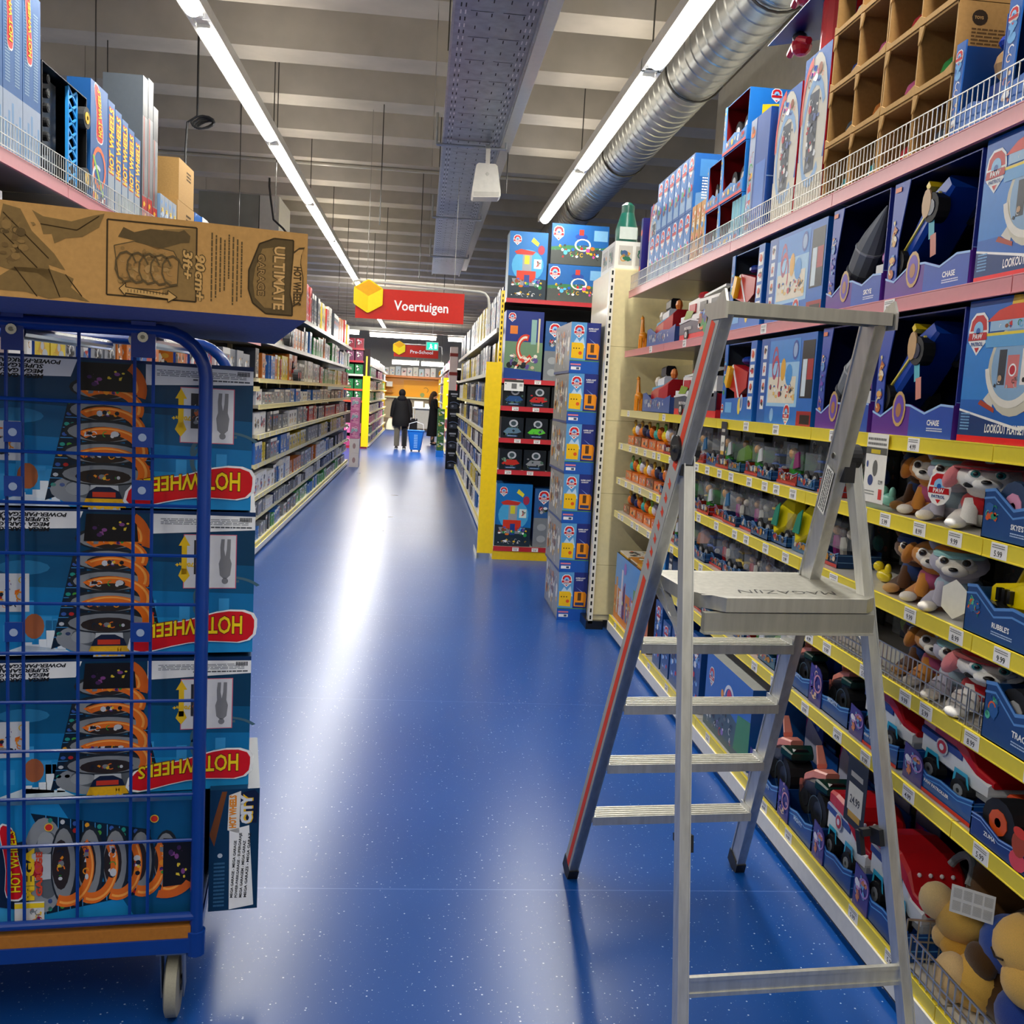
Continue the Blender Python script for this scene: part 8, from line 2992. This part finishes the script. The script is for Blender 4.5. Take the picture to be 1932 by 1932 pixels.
P1 = empty('person', (-.53, 26.45, 0), R(180))
tag(P1, 'person seen from behind in a long black hooded coat, walking with bags', 'person')
figure(P1, 0, [(-.22, -.01, 1.08), (-.24, -.03, .86), (-.24, -.04, .8)], [(.22, -.01, 1.08), (.25, -.02, .86), (.25, -.03, .8)], SKIN_)
hand(P1, (-.24, -.04, .83), (0, -.1, -1), 1)
hand(P1, (.25, -.03, .83), (0, -.1, -1), -1)
b = MB()
b.dm = 'coat'
BK = 0x0b0b0d
b.loft([(0, 0, .62, .235, .16), (0, 0, .68, .25, .17), (0, 0, .86, .235, .165), (0, 0, 1.05, .205, .15), (0, 0, 1.2, .2, .145), (0, 0, 1.3, .185, .135), (0, .0, 1.37, .12, .1), (0, 0, 1.4, .07, .07)], BK, n=22)
for s in (-1, 1):
    b.tube([(s * .13, 0, 1.34), (s * .19, -.01, 1.22), (s * .225, -.01, 1.05), (s * .25, -.03, .86)], [.07, .078, .068, .055], BK, n=12)
b.build('long_coat', P1, smooth=True)
MB().ell((0, .09, 1.36), (.12, .07, .085), 0x101013, 'coat', 16).build('hood', P1, smooth=True)
MB().ell((0, .005, 1.5), (.092, .098, .11), 0x0f0d0e, 'coat', 16).build('hair', P1, smooth=True)
for s, c in ((-1, 0x18181a), (1, 0x5a564a)):
    MB().tube([(s * .09, 0, .72), (s * .1, 0, .47), (s * .1, .01, .09)], [.09, .078, .07], c, 'fabric', 12).build('trouser_leg', P1, smooth=True)
    q = MB()
    q.ell((s * .105, -.05, .045), (.048, .12, .045), 0x4a4a4c, 'rubber', 12)
    q.ell((s * .105, -.05, .016), (.052, .125, .018), 0xe8e8e4, 'rubber', 12)
    q.build('shoe', P1, smooth=True)
b = MB()
b.dm = 'fabric'
b.loft([(0, 0, 0, .09, .04), (0, 0, .02, .12, .06), (0, 0, .18, .11, .05), (0, 0, .32, .05, .02)], 0xd8d4b8, n=14)
o = b.build('carrier_bag', None, (-.81, 26.47, .5), 0, True)
tag(o, 'pale cloth carrier bag held by the person in the long black coat', 'bag')
b = MB()
b.dm = 'fabric'
b.box(-.1, .12, -.06, .06, 0, .34, 0x101014)
b.tube([(-.06, -.065, .3), (-.04, -.07, .46), (.04, -.07, .46), (.08, -.065, .3)], .008, 0xb0b0b4, n=6)
o = b.build('handbag', None, (-.22, 26.5, .5))
tag(o, 'dark shoulder bag beside the person in the long black coat', 'bag')

P2 = empty('person', (.36, 29.5, 0), R(90))
tag(P2, 'person with long brown hair and dark long coat, facing the shelf', 'person')
figure(P2, 0, [(-.17, -.06, 1.12), (-.1, -.24, 1.02), (-.07, -.3, 1.05)], [(.17, -.06, 1.12), (.1, -.24, 1.02), (.07, -.3, 1.05)], SKIN_)
hand(P2, (-.08, -.28, 1.04), (.1, -1, .1), 1)
hand(P2, (.08, -.28, 1.04), (-.1, -1, .1), -1)
b = MB()
b.dm = 'coat'
DK = 0x131417
b.loft([(0, .02, .26, .19, .17), (0, .01, .5, .19, .16), (0, .0, .86, .17, .14), (0, 0, 1.05, .165, .125), (0, 0, 1.2, .18, .12), (0, 0, 1.3, .165, .11), (0, 0, 1.37, .09, .08)], DK, n=20)
for s in (-1, 1):
    b.tube([(s * .15, 0, 1.31), (s * .17, -.06, 1.12), (s * .1, -.24, 1.03)], [.065, .058, .048], DK, n=12)
b.build('long_coat', P2, smooth=True)
b = MB()
b.ell((0, .01, 1.5), (.088, .095, .1), 0x3a2c20, 'coat', 16)
b.tube([(0, .04, 1.5), (0, .085, 1.38), (0, .1, 1.22), (0, .1, 1.12)], [.08, .075, .06, .03], 0x4a3626, 'coat', 12)
b.build('hair', P2, smooth=True)
q = MB()
q.ell((0, -.1, 1.475), (.012, .02, .014), SKIN_, 'matte', 8)
q.build('nose', P2, smooth=True)
for s in (-1, 1):
    q = MB()
    q.ell((s * .03, -.088, 1.5), (.012, .008, .007), 0xf0f0f0, 'plastic', 8)
    q.ell((s * .03, -.094, 1.5), (.005, .004, .006), 0x20140c, 'plastic', 8)
    q.build('eye', P2)
    q = MB()
    q.tube([(s * .08, 0, .3), (s * .09, 0, .08)], [.06, .055], 0x101012, 'rubber', 12)
    q.ell((s * .09, -.05, .04), (.045, .12, .04), 0x0e0e10, 'rubber', 12)
    q.build('boot', P2, smooth=True)
MB().ell((0, -.092, 1.445), (.022, .008, .006), 0xa05a50, 'matte', 8).build('mouth', P2)
